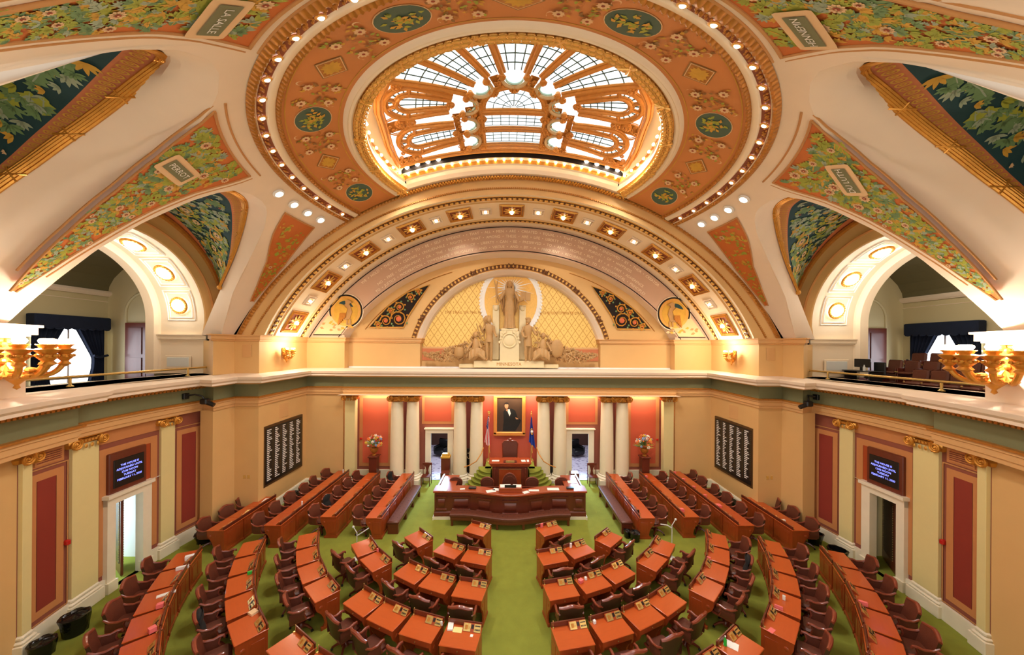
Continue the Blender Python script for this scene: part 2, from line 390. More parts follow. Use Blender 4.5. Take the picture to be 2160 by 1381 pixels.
def rb(az):
    if az < -62.4: return interp(RA, az)
    if az < -53.3: return SPR
    if az < -21.7: return interp(sorted(L2A), az)
    if az < -21.6: return SPR
    if az < 9: return interp(L1A, az)
    if az < 11.36: return SPR
    return 2.2 / math.sin(R(az))
azs = [-90 + .75 * k for k in range(36)] + [-63, -62.4, -62, -61, -60, -58, -56, -54.5, -53.6, -53.35, -53.3, -53.1, -52.9, -52.5, -52.2, -51.5, -51, -50.4, -49.9] + [-49 + .8 * k for k in range(26)] + [-28.4, -27.5, -26.8, -26.3, -25.9, -25.5, -25.2, -24.8, -24.5, -24, -23.7, -23.3, -22.9, -22.6, -22.2, -21.9, -21.7, -21.65, -21.6, -21.5, -21.3, -21, -20.7, -20.4, -20.1, -19.7, -19.3, -18.9] + [-18.4 + .8 * k for k in range(34)] + [9, 9.5, 10.2, 11, 11.36, 12, 13, 14, 15, 16, 17, 18, 18.6]
azs = sorted(set(azs))
b = MB()
RO = 6.9
for side in (-1, 1):
    nr = 14
    vs = [tuple(dome(lerp(RO, max(RO, rb(a)), (j / nr) ** 1.0), a, side)) for a in azs for j in range(nr + 1)]
    fs = []
    for i in range(len(azs) - 1):
        for j in range(nr):
            a0, b0 = i * (nr + 1) + j, (i + 1) * (nr + 1) + j
            fs.append((a0, a0 + 1, b0 + 1, b0))
    b.add(vs, fs, 0)
def band(b, prof, cut, m=0, n=240, relief=None, S=S0):   # prof: list of (r, inward drop); full ring clipped at Y-YC<=cut
    k = len(prof)
    def fn(u, v):
        j = int(round(v * (k - 1))); r, d = prof[j]; a = math.asin(min(1, cut / r)) if r > cut else PI / 2
        th = lerp(PI - a, 2 * PI + a, u); dd = d + (relief(th, j) if relief else 0)
        p = domeT(r, th, S); nrm = (p - Vector((0, YC, ZC))).normalized(); return p - nrm * dd
    b.grid(fn, n, k - 1, m)
CUT = 2.12
b2 = MB()
band(b, [(6.9, 0), (6.86, 0)], CUT, 0)
band(b, [(6.60, .03), (6.76, .03)], CUT, 1)                    # red brown band with lamps
band(b, [(6.33, .02), (6.40, .02), (6.42, .02), (6.46, .06), (6.50, .07), (6.56, .07), (6.58, .06), (6.60, .03)], CUT, 2)
band(b, [(6.76, .03), (6.78, .06), (6.80, .03)], CUT, 2)
band(b, [(5.02, .0), (5.3, .0), (5.6, .0), (5.95, .0), (6.33, .0)], CUT, 3)
band(b, [(4.80, .02), (4.83, .08), (4.88, .1), (4.93, .07), (4.96, .09), (5.0, .06), (5.03, 0)], 1.98, 2)
ceil = struct(b.build('ceiling', [M['cream'], M['brownband'], M['cream2'], M['orange2']]))
# gilded relief rings
b = MB()
eg = lambda n, h: (lambda th, j: h * (.5 + .5 * math.cos(n * th)) * (1 if j in (1, 2) else .2))
band(b, [(6.78, .02), (6.82, .05), (6.87, .05), (6.92, .01)], CUT, 0, 1300, lambda th, j: .05 * abs(math.sin(150 * th + j * .5)) if j in (1, 2) else 0)
band(b, [(6.32, .02), (6.35, .05), (6.39, .05), (6.43, .02)], CUT, 0, 1300, lambda th, j: .045 * abs(math.sin(150 * th + j * .9)) if j in (1, 2) else 0)
b.build('gilded_ring', M['goldd'], ceil)
b = MB()
band(b, [(4.48, .02), (4.55, .05), (4.64, .06), (4.73, .05), (4.8, .02)], 1.9, 0, 200)
for k in range(104):
    for j_, r_ in enumerate((4.57, 4.71)):
        th = lerp(PI - .41, 2 * PI + .41, (k + .5 * j_) / 104); p_ = domeT(r_, th, S0 - .09); n_ = (p_ - Vector((0, YC, ZC))).normalized(); t_ = Vector((-math.sin(th), math.cos(th), 0)); t_ = (t_ - n_ * t_.dot(n_)).normalized(); q_ = n_.cross(t_)
        Mo = Matrix.Translation(p_) @ Matrix((t_, q_, n_)).transposed().to_4x4()
        b.sphere((0, 0, 0), .5, 8, M=Mo @ Matrix.Diagonal((.21, .13, .1, 1))); b.tube([Mo @ Vector((.11 * math.cos(a), .075 * math.sin(a), -.03)) for a in [2 * PI * q / 10 for q in range(10)]], .014, 4, closed=True)
for k in range(12):   # ribbon ties on the wreath
    th = PI * .87 + k * (PI * 1.26) / 11
    for dth in (-.035, -.02, .02, .035):
        b.tube([domeT(lerp(4.49, 4.79, q), th + dth * (1 - 1.6 * q), S0 - .13) for q in (0, .33, .66, 1)], .022, 5)
b.build('gilded_wreath', M['goldb'], ceil)
# lamps on the red-brown ring
def arcY(r, c): return math.asin(c / r)
bulbproto = None
def lampset(name, label, cat, group, pts, make):
    proto = None
    for i, (loc, rot, extra) in enumerate(pts):
        if proto is None: t = make(name); proto = t
        else: t = dup(proto)
        t.matrix_world = Matrix.Translation(loc) @ rot
        t['label'] = label(i, extra); t['category'] = cat; t['group'] = group
def look(n, up=Vector((0, 0, 1))):   # rotation whose -Z... local +z points along n
    return n.to_track_quat('Z', 'Y').to_matrix().to_4x4()
def mk_ring(name):
    t = bpy.data.objects.new(name, None); COL.objects.link(t); t.empty_display_size = .1
    b = MB(); b.lathe([(.085, 0), (.1, .02), (.06, .03), (.05, .02)], 14); b.build('socket', M['goldb'], t)
    b = MB(); b.sphere((0, 0, .025), .05, 10, sc=(1, 1.1, .5)); b.build('bulb', M['bulbw'], t); return t
pts = []
a0 = arcY(6.68, 2.0); N = 36
for k in range(N):
    th = lerp(PI - a0, 2 * PI + a0, (k + .5) / N)
    p = domeT(6.68, th); n = (Vector((0, YC, ZC)) - p).normalized()
    pts.append((p + n * .04, look(n), k))
ordn = ['first', 'second', 'third', 'fourth', 'fifth', 'sixth', 'seventh', 'eighth', 'ninth', 'tenth', 'eleventh', 'twelfth', 'thirteenth', 'fourteenth', 'fifteenth', 'sixteenth', 'seventeenth', 'eighteenth']
lampset('ring_lamp', lambda i, k: 'small lamp in the red-brown ceiling ring, %s from the front arch, %s half' % (ordn[min(k, N - 1 - k)], 'left' if k < N / 2 else 'right'), 'ceiling light', 'lamps of the red-brown ceiling ring', pts, mk_ring)
# plaster reliefs between the lamps
b = MB()
for k in range(N + 1):
    th = lerp(PI - a0, 2 * PI + a0, k / N)
    for q in range(-3, 4):
        p = domeT(6.68 + .03 * math.sin(q * 2.2), th + q * .0055 * 2, S0 - .05); b.sphere(p, .028 if q else .05, 6, sc=(1, 1, .6))
b.build('gilded_rosettes', M['goldd'], ceil)['kind'] = 'stuff'
# downlights by the front corners
def mk_down(name):
    t = bpy.data.objects.new(name, None); COL.objects.link(t)
    b = MB(); b.lathe([(.10, -.02), (.17, 0), (.17, .03), (.12, .05), (.1, .02)], 20); b.build('trim_ring', M['white'], t)
    b = MB(); b.sphere((0, 0, .02), .09, 12, sc=(1, 1, .5)); b.build('bulb', M['bulbw'], t); return t
pts = []
for side in (-1, 1):
    for i, az in enumerate((-6, 0.2, 5.7, 10.8)):
        p = dome(7.24, az, side); n = (Vector((0, YC, ZC)) - p).normalized(); pts.append((p + n * .02, look(n), (side, i)))
lampset('downlight', lambda i, k: 'round recessed downlight, %s from the front arch, outside the %s ceiling ring' % (['fourth', 'third', 'second', 'first'][k[1]], 'left' if k[0] < 0 else 'right'), 'ceiling light', 'downlights beside the ceiling ring', pts, mk_down)

# ---------------------------------------------------------------- painted foliage
def foliage(b, P, dom, n, mats, size=(.12, .3), off=.02, flowers=6, fm=(0, 0), seed=1, inside=None, flow=None, acanthus=8, wid=None):
    """P(u,v)->point, normal towards the room; leaves are flat painted shapes"""
    rnd = random.Random(seed); SG_ = [1]
    def frame(u, v):
        p = P(u, v); e = 1e-3; a = (P(u + e, v) - p); c = (P(u, v + e) - p)
        e1 = a.normalized(); nn = a.cross(c).normalized(); e2 = nn.cross(e1)
        return p, e1, e2, nn * SG_[0]
    fr0 = frame((dom[0] + dom[1]) / 2, (dom[2] + dom[3]) / 2); SG_[0] = 1 if (Vector((0, YC, 7)) - fr0[0]).dot(fr0[3]) > 0 else -1
    def shape(fr, pts, m, o):
        p, e1, e2, nn = fr; b.add([p + e1 * x + e2 * y + nn * o for x, y in pts], [tuple(range(len(pts)))], m)
    def leaf(fr, ang, L, w, m, o, ox=0, oy=0):
        ca, sa = math.cos(ang), math.sin(ang)
        pts = [(0, 0), (.25, .7), (.55, 1), (.8, .6), (1, 0), (.8, -.6), (.55, -1), (.25, -.7)]
        shape(fr, [(ox + ca * x * L - sa * y * w, oy + sa * x * L + ca * y * w) for x, y in pts], m, o)
    def pick():
        for _ in range(60):
            u, v = dom[0] + rnd.random() * (dom[1] - dom[0]), dom[2] + rnd.random() * (dom[3] - dom[2])
            if inside is None or inside(u, v): return u, v
        return None
    for k in range(acanthus):      # big ragged leaves
        q = pick()
        if not q: continue
        fr = frame(*q); ang = (flow(*q) if flow else 0) + rnd.uniform(-.6, .6); L = size[1] * rnd.uniform(1.2, 1.9) * (wid(*q) if wid else 1); m = rnd.choice(mats[:2])
        pts = []
        for s_ in (1, -1):
            row = []
            for i in range(1, 9):
                x = i / 9; w = .34 * math.sin(PI * min(1, x * 1.05)) * (1.25 if i % 2 else .75); row.append((x, s_ * w))
            pts += row if s_ == 1 else row[::-1]
            if s_ == 1: pts.append((1.02, 0))
        pts = [(0, 0)] + pts
        ca, sa = math.cos(ang), math.sin(ang)
        shape(fr, [(L * (ca * x - sa * y), L * (sa * x + ca * y)) for x, y in pts], m, off)
        leaf(fr, ang, L * .9, L * .03, mats[-1], off + .004)
    for k in range(n):
        q = pick()
        if not q: continue
        fr = frame(*q); base = (flow(*q) if flow else 0) + rnd.uniform(-1, 1); m = rnd.choice(mats); c = rnd.choice((3, 4, 5, 6, 7)); L = rnd.uniform(*size) * (wid(*q) if wid else 1)
        for i in range(c):
            leaf(fr, base + (i - (c - 1) / 2) * .55 + rnd.uniform(-.1, .1), L * rnd.uniform(.7, 1), L * .16, m, off + .002 * (k % 4), 0, 0)
    for k in range(flowers):
        q = pick()
        if not q: continue
        fr = frame(*q); r = rnd.uniform(.1, .15) * (wid(*q) if wid else 1)
        for i in range(10): leaf(fr, i * 2 * PI / 10, r, r * .3, fm[0], off + .012)
        shape(fr, [(r * .35 * math.cos(2 * PI * i / 10), r * .35 * math.sin(2 * PI * i / 10)) for i in range(10)], fm[1], off + .016)
        shape(fr, [(r * .14 * math.cos(2 * PI * i / 8), r * .14 * math.sin(2 * PI * i / 8)) for i in range(8)], fm[0], off + .02)
GM = [M['leafA'], M['leafB'], M['leafC'], M['leafD'], M['petal'], M['dots']]
MURAL = {
 'perrot': [(7.38, -37.2, -15.6), (7.6, -35, -15.9), (7.84, -33.4, -16.6), (8.38, -30.3, -18.7), (9.05, -27.7, -20.3), (9.83, -25.9, -21.6), (10.45, -24.9, -22.9), (10.76, -24.4, -23.8)],
 'rear': [(7.1, -74, -52.9), (7.74, -69, -55.1), (8.2, -65, -56.0), (8.9, -61.2, -56.1), (9.3, -60, -56.3), (9.9, -59.3, -56.7), (10.6, -58.4, -57.4)],
 'thin': [(7.58, 1.0, 11.6), (8.3, 4.0, 12.4), (9.11, 8.3, 12.9), (9.84, 10.2, 12.4), (10.3, 11.0, 11.7)]}
for side, sn in ((-1, 'left'), (1, 'right')):
    for nm, tb in MURAL.items():
        lo = [(r, a) for r, a, c in tb]; hi = [(r, c) for r, a, c in tb]; r0, r1 = tb[0][0], tb[-1][0]
        def P(u, v, o=.015): r = lerp(r0, r1, v); return dome(r, lerp(interp(lo, r), interp(hi, r), u), side, S0 - o)
        b = MB(); b.grid(lambda u, v: P(u, v), 16, 24, 0)
        for q in (0, 1): b.tube([P(q, k / 30, .02) for k in range(31)], .022, 6, 7)
        b.tube([P(k / 20, 0, .02) for k in range(21)], .03, 6, 7)
        if nm != 'thin':
            for q in (0, 1):
                b.tube([(lambda a_, c_: c_ + (c_ - a_).normalized() * .17)(P(.5, k / 30, .0), P(q, k / 30, .0)) for k in range(0, 29)], .02, 5, 7)
        if nm != 'thin': b.tube([dome(r0 - .16, lerp(tb[0][1] - 1.5, tb[0][2] + 1.5, k / 20), side, S0 - .0) for k in range(21)], .025, 6, 7)
        sgn = side
        wid = lambda u, v: min(1, .25 + (P(1, v) - P(0, v)).length / 2.2 * min(1, .35 + 2.2 * min(u, 1 - u)))
        foliage(b, P, (.07, .93, .05, .97), 620 if nm != 'thin' else 110, [1, 2, 3, 1, 4] if nm != 'thin' else [1, 4, 1, 4, 1], (.1, .24) if nm != 'thin' else (.1, .2), .012, 16 if nm != 'thin' else 1, (5, 6), 3 + len(nm) + side, acanthus=80 if nm != 'thin' else 10, wid=wid, flow=lambda u, v: PI / 2 * (1 if v > .3 else 2.2))
        b.build('painted_pendentive', [M['orange']] + GM + [M['line']], ceil, ang=60)
        if nm != 'thin':   # name plaque
            txt = {('perrot', -1): 'PERROT', ('perrot', 1): 'DU LUTH', ('rear', -1): 'LA SALLE', ('rear', 1): 'HENNEPIN'}[(nm, side)]
            r_, a_ = ((8.28, -25.8) if nm == 'perrot' else (7.85, -60.5))
            PLAQ = globals().setdefault('PLAQ', []); PLAQ.append((txt, r_, a_, side, nm))
# ornaments on the terracotta ring field
b = MB()
def PF(u, v): return domeT(lerp(5.1, 6.28, v), u)
def flat(b, P, u, v, pts, m, o):
    p = P(u, v); e = 1e-3; a = P(u + e, v) - p; c = P(u, v + e) - p; e1 = a.normalized(); nn = a.cross(c).normalized(); e2 = nn.cross(e1)
    if (Vector((0, YC, 7)) - p).dot(nn) < 0: nn = -nn
    # keep the painted shape on the curved surface
    res = []
    for x, y in pts:
        q = p + e1 * x + e2 * y; d = (q - Vector((0, YC, ZC))).normalized(); res.append(Vector((0, YC, ZC)) + d * (S0 - o))
    b.add(res, [tuple(range(len(res)))], m)
circ = lambda rx, ry, n=24: [(rx * math.cos(2 * PI * i / n), ry * math.sin(2 * PI * i / n)) for i in range(n)]
step = R(45); rnd = random.Random(5)
for k in range(-5, 6):
    th = R(-90 + 20.3 * k)
    if abs(k) % 2 == 1:
        flat(b, PF, th, .5, circ(.53, .45), 5, .01); flat(b, PF, th, .5, circ(.51, .43), 0, .014)
        for i in range(46):
            aa = rnd.uniform(0, 2 * PI); rr = rnd.uniform(0, .36); L = .15; ca, sa = math.cos(i * 1.3), math.sin(i * 1.3)
            flat(b, PF, th, .5, [(rr * math.cos(aa) + L * x * ca - L * y * .35 * sa, rr * .8 * math.sin(aa) + L * x * sa + L * y * .35 * ca) for x, y in ((0, 0), (.4, .8), (1, 0), (.4, -.8))], (1, 2, 1, 4)[i % 4], .018 + .0005 * i)
    else:
        for w, m, o in ((.44, 7, .01), (.4, 5, .013), (.37, 3, .016)): flat(b, PF, th, .5, [(0, w * .82), (w, 0), (0, -w * .82), (-w, 0)], m, o)
        for aa in (0, PI / 2, PI, 3 * PI / 2):
            for da in (-.4, 0, .4): flat(b, PF, th, .5, [(math.cos(aa + da) * .26 * x - math.sin(aa + da) * .07 * y, math.sin(aa + da) * .22 * x + math.cos(aa + da) * .07 * y) for x, y in ((0, 0), (.5, 1), (1, 0), (.5, -1))], 4 if da else 2, .02 + .002 * (da == 0))
    th2 = th + R(10.15)
    if math.sin(th2) * 5.7 > 1.6: continue
    for j in range(70):
        du, dv = rnd.uniform(-.07, .07), rnd.uniform(-.4, .4); a_ = rnd.uniform(0, 6.28); L = .12
        if abs(du) < .03 and abs(dv) > .25: continue
        flat(b, PF, th2 + du, .5 + dv, [(L * (math.cos(a_) * x - math.sin(a_) * y * .3), L * (math.sin(a_) * x + math.cos(a_) * y * .3)) for x, y in ((0, 0), (.4, 1), (1, 0), (.4, -1))], rnd.choice((2, 7, 3, 1)), .01 + .0004 * j)
    for du, dv in ((-.05, .24), (.052, .2), (-.05, -.22), (.05, -.26)):
        for i in range(9): flat(b, PF, th2 + du, .5 + dv, [(.12 * (math.cos(i * .698) * x - math.sin(i * .698) * y * .4), .12 * (math.sin(i * .698) * x + math.cos(i * .698) * y * .4)) for x, y in ((0, 0), (.5, 1), (1, 0), (.5, -1))], 5, .04)
        flat(b, PF, th2 + du, .5 + dv, circ(.035, .035, 8), 6, .044)
    for sg_ in (-1, 1):
        pts_ = [(th2 + sg_ * .075 + .012 * math.cos(q * .5), .5 + sg_ * .3 + .07 * math.sin(q * .5)) for q in range(9)]
        for (u0_, v0_), (u1_, v1_) in zip(pts_, pts_[1:]): b.add([domeT(lerp(5.1, 6.28, v0_), u0_, S0 - .03), domeT(lerp(5.1, 6.28, v1_), u1_, S0 - .03), domeT(lerp(5.1, 6.28, v1_) + .03, u1_, S0 - .03), domeT(lerp(5.1, 6.28, v0_) + .03, u0_, S0 - .03)], [(0, 1, 2, 3)], 5)
for rr in (5.12, 6.24):
    band(b, [(rr, .008), (rr + .02, .008)], 1.95, 4)
b.build('painted_ring_ornament', [mat('grey_green_oval_ground', (74, 100, 84), .7)] + [M['leafA'], M['leafD'], M['goldd'], M['leafD'], M['petal'], M['dots'], mat('brown_olive_paint', (150, 112, 60), .7)], ceil, smooth=False)

# ---------------------------------------------------------------- bays: lunettes, gallery arches
def resample(pts, n):
    P = [Vector(p) for p in pts]; L = [0]
    for p, q in zip(P, P[1:]): L.append(L[-1] + (q - p).length)
    out = []
    for i in range(n):
        d = L[-1] * i / (n - 1); k = 0
        while k < len(L) - 2 and L[k + 1] < d: k += 1
        t = (d - L[k]) / max(1e-9, L[k + 1] - L[k]); out.append(P[k].lerp(P[k + 1], t))
    return out
def loft(b, A, B, m=0, n=1, s0=0, s1=1, fn=None):
    b.grid(lambda u, v: A[int(round(u * (len(A) - 1)))].lerp(B[int(round(u * (len(A) - 1)))], lerp(s0, s1, v)), len(A) - 1, n, m)
def smooth_curve(pts, it=2):
    P = [Vector(p) for p in pts]
    for _ in range(it):
        Q = [P[0]]
        for p, q in zip(P, P[1:]): Q += [p.lerp(q, .25), p.lerp(q, .75)]
        P = Q + [P[-1]]
    return P
BAYS = [
 dict(A=L1A, Bt=[(-19.6, 11.95), (-19.2, 11.4), (-18.5, 10.86), (-16.7, 9.98), (-13.4, 9.18), (-9.4, 8.56), (-6.8, 8.44), (-4.2, 8.44), (-1.6, 8.56), (2.4, 9.18), (5.7, 9.98), (7.5, 10.86), (8.2, 11.4), (8.6, 11.95)], n=0, u0=-.55, low=2, nm='near the front pier', gal=True),
 dict(A=sorted(L2A), Bt=[(-52.6, 11.95), (-52.3, 11.2), (-52.0, 10.37), (-50.7, 9.61), (-47.8, 8.85), (-44.4, 8.34), (-40.9, 7.9), (-37.4, 8.34), (-34, 8.85), (-32.1, 9.28), (-31.1, 9.61), (-30, 10.0), (-29.5, 10.37), (-28.5, 11.2), (-28, 11.95)], n=-40.5, u0=0, low=2, nm='near the camera', gal=False)]
for side, sn in ((-1, 'left'), (1, 'right')):
    for bi, B_ in enumerate(BAYS):
        a = R(B_['n']); n_ = Vector((-math.cos(a), math.sin(a), 0)); t_ = Vector((math.sin(a), math.cos(a), 0)); u0 = B_['u0']
        def G(u, z, d):
            p = n_ * d + t_ * (u0 + u); return Vector((p.x * -side, YC + p.y, z))
        Ac = resample(smooth_curve([tuple(dome(r, az, side)) for az, r in B_['A']]), 81)
        Bc = resample(smooth_curve([tuple(dome(r, az, side, 13.5)) for az, r in B_['Bt']], 2), 81)
        A0 = resample([tuple(dome(max(6.9, r - .12), az, side, S0 + .02)) for az, r in B_['A']], 81)
        Ac = resample([tuple(dome(r, az, side)) for az, r in B_['A']], 81)
        b = MB(); loft(b, A0, Ac, 0, 1); loft(b, Ac, Bc, 0, 4)
        # lunette surface between Bc and the archivolt
        def arc(rad, d, n=81, a0=-12, a1=192, zc=7.95): return [G(-rad * math.cos(R(lerp(a0, a1, i / (n - 1)))), zc + rad * math.sin(R(lerp(a0, a1, i / (n - 1)))), d) for i in range(n)]
        # align tips
        thr = 10.9 if bi == 0 else 11.3
        rr_ = [math.hypot(q.x, q.y - YC) for q in Bc]; lo = max(3, next(i for i, q in enumerate(rr_) if q < thr)); hi = max(3, next(i for i, q in enumerate(rr_[::-1]) if q < thr)); lo = (lo + hi) // 2; ar = []
        for i in range(81):
            if i < lo: q = lerp(-12, 22, i / lo)
            elif i > 80 - lo: q = lerp(158, 192, (i - 80 + lo) / lo)
            else: q = lerp(22, 158, (i - lo) / (80 - 2 * lo))
            ar.append(G(-3.7 * math.cos(R(q)), 7.95 + 3.7 * math.sin(R(q)), 12))
        loft(b, Bc[:lo + 1], ar[:lo + 1], 0, 2); loft(b, Bc[80 - lo:], ar[80 - lo:], 0, 2)
        mB, mA = Bc[lo:81 - lo], ar[lo:81 - lo]
        ln_ = sum((p - q).length for p, q in zip(mB, mA)) / len(mB); f1 = .05 / ln_; f2 = (.42 if bi == 0 else .3) / ln_
        loft(b, mB, mA, 0, 1, 0, f1); loft(b, mB, mA, 1, 2, f1, f2); loft(b, mB, mA, 2, 6, f2, .9); loft(b, mB, mA, 1, 1, .9, 1)
        bay = b.build('painted_lunette', [M['cream'], M['salmon'], M['teal']], ceil)
        # foliage on the lunette
        def PL(u, v):
            x = max(0, min(len(mB) - 1.001, u * (len(mB) - 1))); i = int(x); f = x - i
            return mB[i].lerp(mB[i + 1], f).lerp(mA[i].lerp(mA[i + 1], f), v)
        pm_ = PL(.5, .5); nm_ = (PL(.51, .5) - pm_).cross(PL(.5, .51) - pm_); sgl = 1 if (Vector((0, YC, 7)) - pm_).dot(nm_) > 0 else -1
        b = MB(); foliage(b, PL, (.04, .96, f2 + .05, .86), 700, [0, 1, 2, 3, 1, 2], (.1, .22), .02, 0, (4, 5), 11 + bi, acanthus=70)
        foliage(b, PL, (.06, .94, f2 + .02, .88), 60, [5, 4], (.04, .08), .035, 0, (4, 5), 31 + bi, acanthus=0)
        rr = random.Random(4)
        for k in range(12):   # scrolls
            u, v = .1 + .8 * (k + .5) / 12, rr.uniform(f2 + .15, .75); p = PL(u, v); e1 = (PL(u + .01, v) - p).normalized(); e2 = (PL(u, v + .01) - p).normalized(); nn = e1.cross(e2).normalized(); e2 = nn.cross(e1); nn = nn * sgl
            for q in range(22):
                a1 = q * .55; r1 = .34 * (1 - q / 26); a2 = (q + 1) * .55; r2 = .34 * (1 - (q + 1) / 26)
                b.add([p + nn * .04 + (e1 * math.cos(aa) + e2 * math.sin(aa)) * rr_ for aa, rr_ in ((a1, r1), (a1, r1 * .84), (a2, r2 * .84), (a2, r2))], [(0, 1, 2, 3)], 3 if k % 2 else 0)
            for q in range(9):
                aq = q * .7; b.add([p + nn * .045 + (e1 * math.cos(aa) + e2 * math.sin(aa)) * rr_ for aa, rr_ in ((aq, .02), (aq - .3, .09), (aq, .13), (aq + .3, .09))], [(0, 1, 2, 3)], 4)
        # gold pattern on the border band
        def bandpat(v0, v1, m, cnt):
            for k in range(cnt):
                u = (k + .5) / cnt; p = PL(u, (v0 + v1) / 2); e1 = (PL(min(1, u + .4 / cnt), (v0 + v1) / 2) - PL(max(0, u - .4 / cnt), (v0 + v1) / 2)) * .5; e2 = (PL(u, v1) - PL(u, v0)) * .4
                nn = e1.cross(e2).normalized() * sgl
                for ro, ri in ((1, .72), (.45, .2)):
                    for i in range(10):
                        a1, a2 = i * .6283, (i + 1) * .6283
                        b.add([p + nn * .02 + (e1 * math.cos(x) + e2 * math.sin(x)) * y for x, y in ((a1, ro), (a1, ri), (a2, ri), (a2, ro))], [(0, 1, 2, 3)], m)
        bandpat(f1 + .03 / ln_, f2 - .02 / ln_, 3, 90)
        b.build('painted_foliage', GM, bay, smooth=False)
        # reeded gilded moulding along the lunette edge, bound with ribbons
        b = MB()
        e = [(mB[i + 1] - mB[i - 1]).normalized() if 0 < i < len(mB) - 1 else ((mB[1] - mB[0]).normalized() if i == 0 else (mB[-1] - mB[-2]).normalized()) for i in range(len(mB))]
        w = [(mA[i] - mB[i]).normalized() for i in range(len(mB))]
        h_ = len(mB) // 2; sg0 = 1 if (Vector((0, YC, 7)) - mB[h_]).dot(e[h_].cross(w[h_])) > 0 else -1
        nn_ = [e[i].cross(w[i]).normalized() * sg0 for i in range(len(mB))]
        for k in range(5):
            o1 = (k - 2) * .042; o2 = .04 + .03 * math.cos((k - 2) * .7)
            b.tube([mB[i] + w[i] * o1 + nn_[i] * o2 for i in range(len(mB))], .027, 6)
        for i in range(4, len(mB) - 2, 7):
            for sg in (-1, 1):
                b.tube([mB[i] + w[i] * x * .13 + nn_[i] * (.085 - .02 * abs(x)) + e[i] * (x * sg * .1) for x in (-1, -.5, 0, .5, 1)], .018, 5)
        for q in (0, -1): b.sphere(mB[q] + nn_[q] * .04, .09, 10)
        b.build('reeded_moulding', M['gold'], bay)
        # archivolt and soffit of the gallery arch
        b = MB(); prof = [(3.7, 12.0), (3.64, 11.93), (3.56, 11.95), (3.5, 12.0), (3.1, 12.0), (3.08, 11.94), (3.04, 11.94), (3.02, 12.0), (2.72, 12.0), (2.69, 12.05)]
        for (r0_, d0), (r1_, d1) in zip(prof, prof[1:]): loft(b, arc(r0_, d0, 61, -9), arc(r1_, d1, 61, -9, 192), 1 if r0_ > 3.5 else (2 if 3.02 < r0_ < 3.1 else 0))
        def jam(r, d): 
            A_ = [G(-r, 5.86, d)] + arc(r, d, 61, -8, 188)[3:-3] + [G(r, 5.86, d)]; return A_
        A1 = jam(2.69, 12.03); A2 = jam(2.69, 13.7); A3 = jam(2.62, 13.72); A4 = jam(2.5, 13.78); A5 = jam(2.45, 14.05)
        k_ = len(A1)
        for X1, X2, m in ((A1, A2, 3), (A2, A3, 3), (A3, A4, 3), (A4, A5, 3)):
            b.grid(lambda u, v: X1[int(round(u * (k_ - 1)))].lerp(X2[int(round(u * (k_ - 1)))], v), k_ - 1, 1, m)
        # impost blocks on the jambs
        for sg in (-1, 1):
            for z0, z1, o in ((7.14, 7.2, .05), (7.2, 7.34, .1), (7.34, 7.38, .14)):
                P4 = [G(sg * 2.7, 0, 11.98 - o), G(sg * 2.7, 0, 13.75), G(sg * (2.69 - o), 0, 13.75), G(sg * (2.69 - o), 0, 11.98 - o)]
                b.prism([(p.x, p.y) for p in P4], z0, z1, 'z', 3)
        b.build('gallery_arch', [M['tan'], M['goldd'], M['line'], M['cream2']], bay)
        # coffer frames on the soffit
        b = MB()
        for k, q in enumerate((12, 40, 68, 112, 140, 168)):
            for (ww, hh, o) in ((.52, .58, .012), (.42, .48, .02)):
                dq = math.degrees(hh / 2.69)
                cor = [(12.88 - ww, q - dq), (12.88 + ww, q - dq), (12.88 + ww, q + dq), (12.88 - ww, q + dq)]
                loop = []
                for (d0, q0), (d1, q1) in zip(cor, cor[1:] + cor[:1]):
                    for i in range(4):
                        d, qq = lerp(d0, d1, i / 4), lerp(q0, q1, i / 4); loop.append(G(-(2.68 - o) * math.cos(R(qq)), 7.95 + (2.68 - o) * math.sin(R(qq)), d))
                b.tube(loop, .018, 5, closed=True)
        b.build('coffer_moulding', M['white'], bay)
        # gallery parapet ledge
        b = MB(); b.grid(lambda u, v: G(lerp(-2.7, 2.7, u), 5.86, lerp(11.2, 12.6, v)), 1, 1, 0)
        b.grid(lambda u, v: G(lerp(-2.69, 2.69, u), lerp(5.86, 4.9, v), 12.1), 1, 1, 0)
        b.build('parapet_ledge', M['cream2'], bay, smooth=False)
        # gallery room
        g = MB(); zf = 5.42
        ua, ub = (-4.6, 4.15) if B_['gal'] else (-3.6, 3.6)
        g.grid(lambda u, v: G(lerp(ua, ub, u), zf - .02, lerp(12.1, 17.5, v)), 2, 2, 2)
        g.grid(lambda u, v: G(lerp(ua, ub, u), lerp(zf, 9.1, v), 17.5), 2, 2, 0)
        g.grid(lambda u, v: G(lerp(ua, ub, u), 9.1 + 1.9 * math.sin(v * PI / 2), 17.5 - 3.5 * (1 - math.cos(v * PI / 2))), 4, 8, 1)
        for uu in (ua, ub):
            g.grid(lambda u, v: G(uu, lerp(zf, 11.2, v), lerp(14.0, 17.5, u)), 2, 2, 0)
        g.grid(lambda u, v: G(lerp(ua, -2.75, u), lerp(zf, 11.2, v), 14.02), 1, 1, 0); g.grid(lambda u, v: G(lerp(2.75, ub, u), lerp(zf, 11.2, v), 14.02), 1, 1, 0)
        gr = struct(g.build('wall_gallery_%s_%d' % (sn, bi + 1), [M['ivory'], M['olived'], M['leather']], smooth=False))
        g = MB()
        for z0, o in ((8.8, .03), (9.08, .12), (9.16, .2)):
            g.tube([G(ua, z0, 17.5 - o * .5), G(ub, z0, 17.5 - o * .5)], o * .5, 6)
        g.build('picture_moulding', M['cream'], gr)
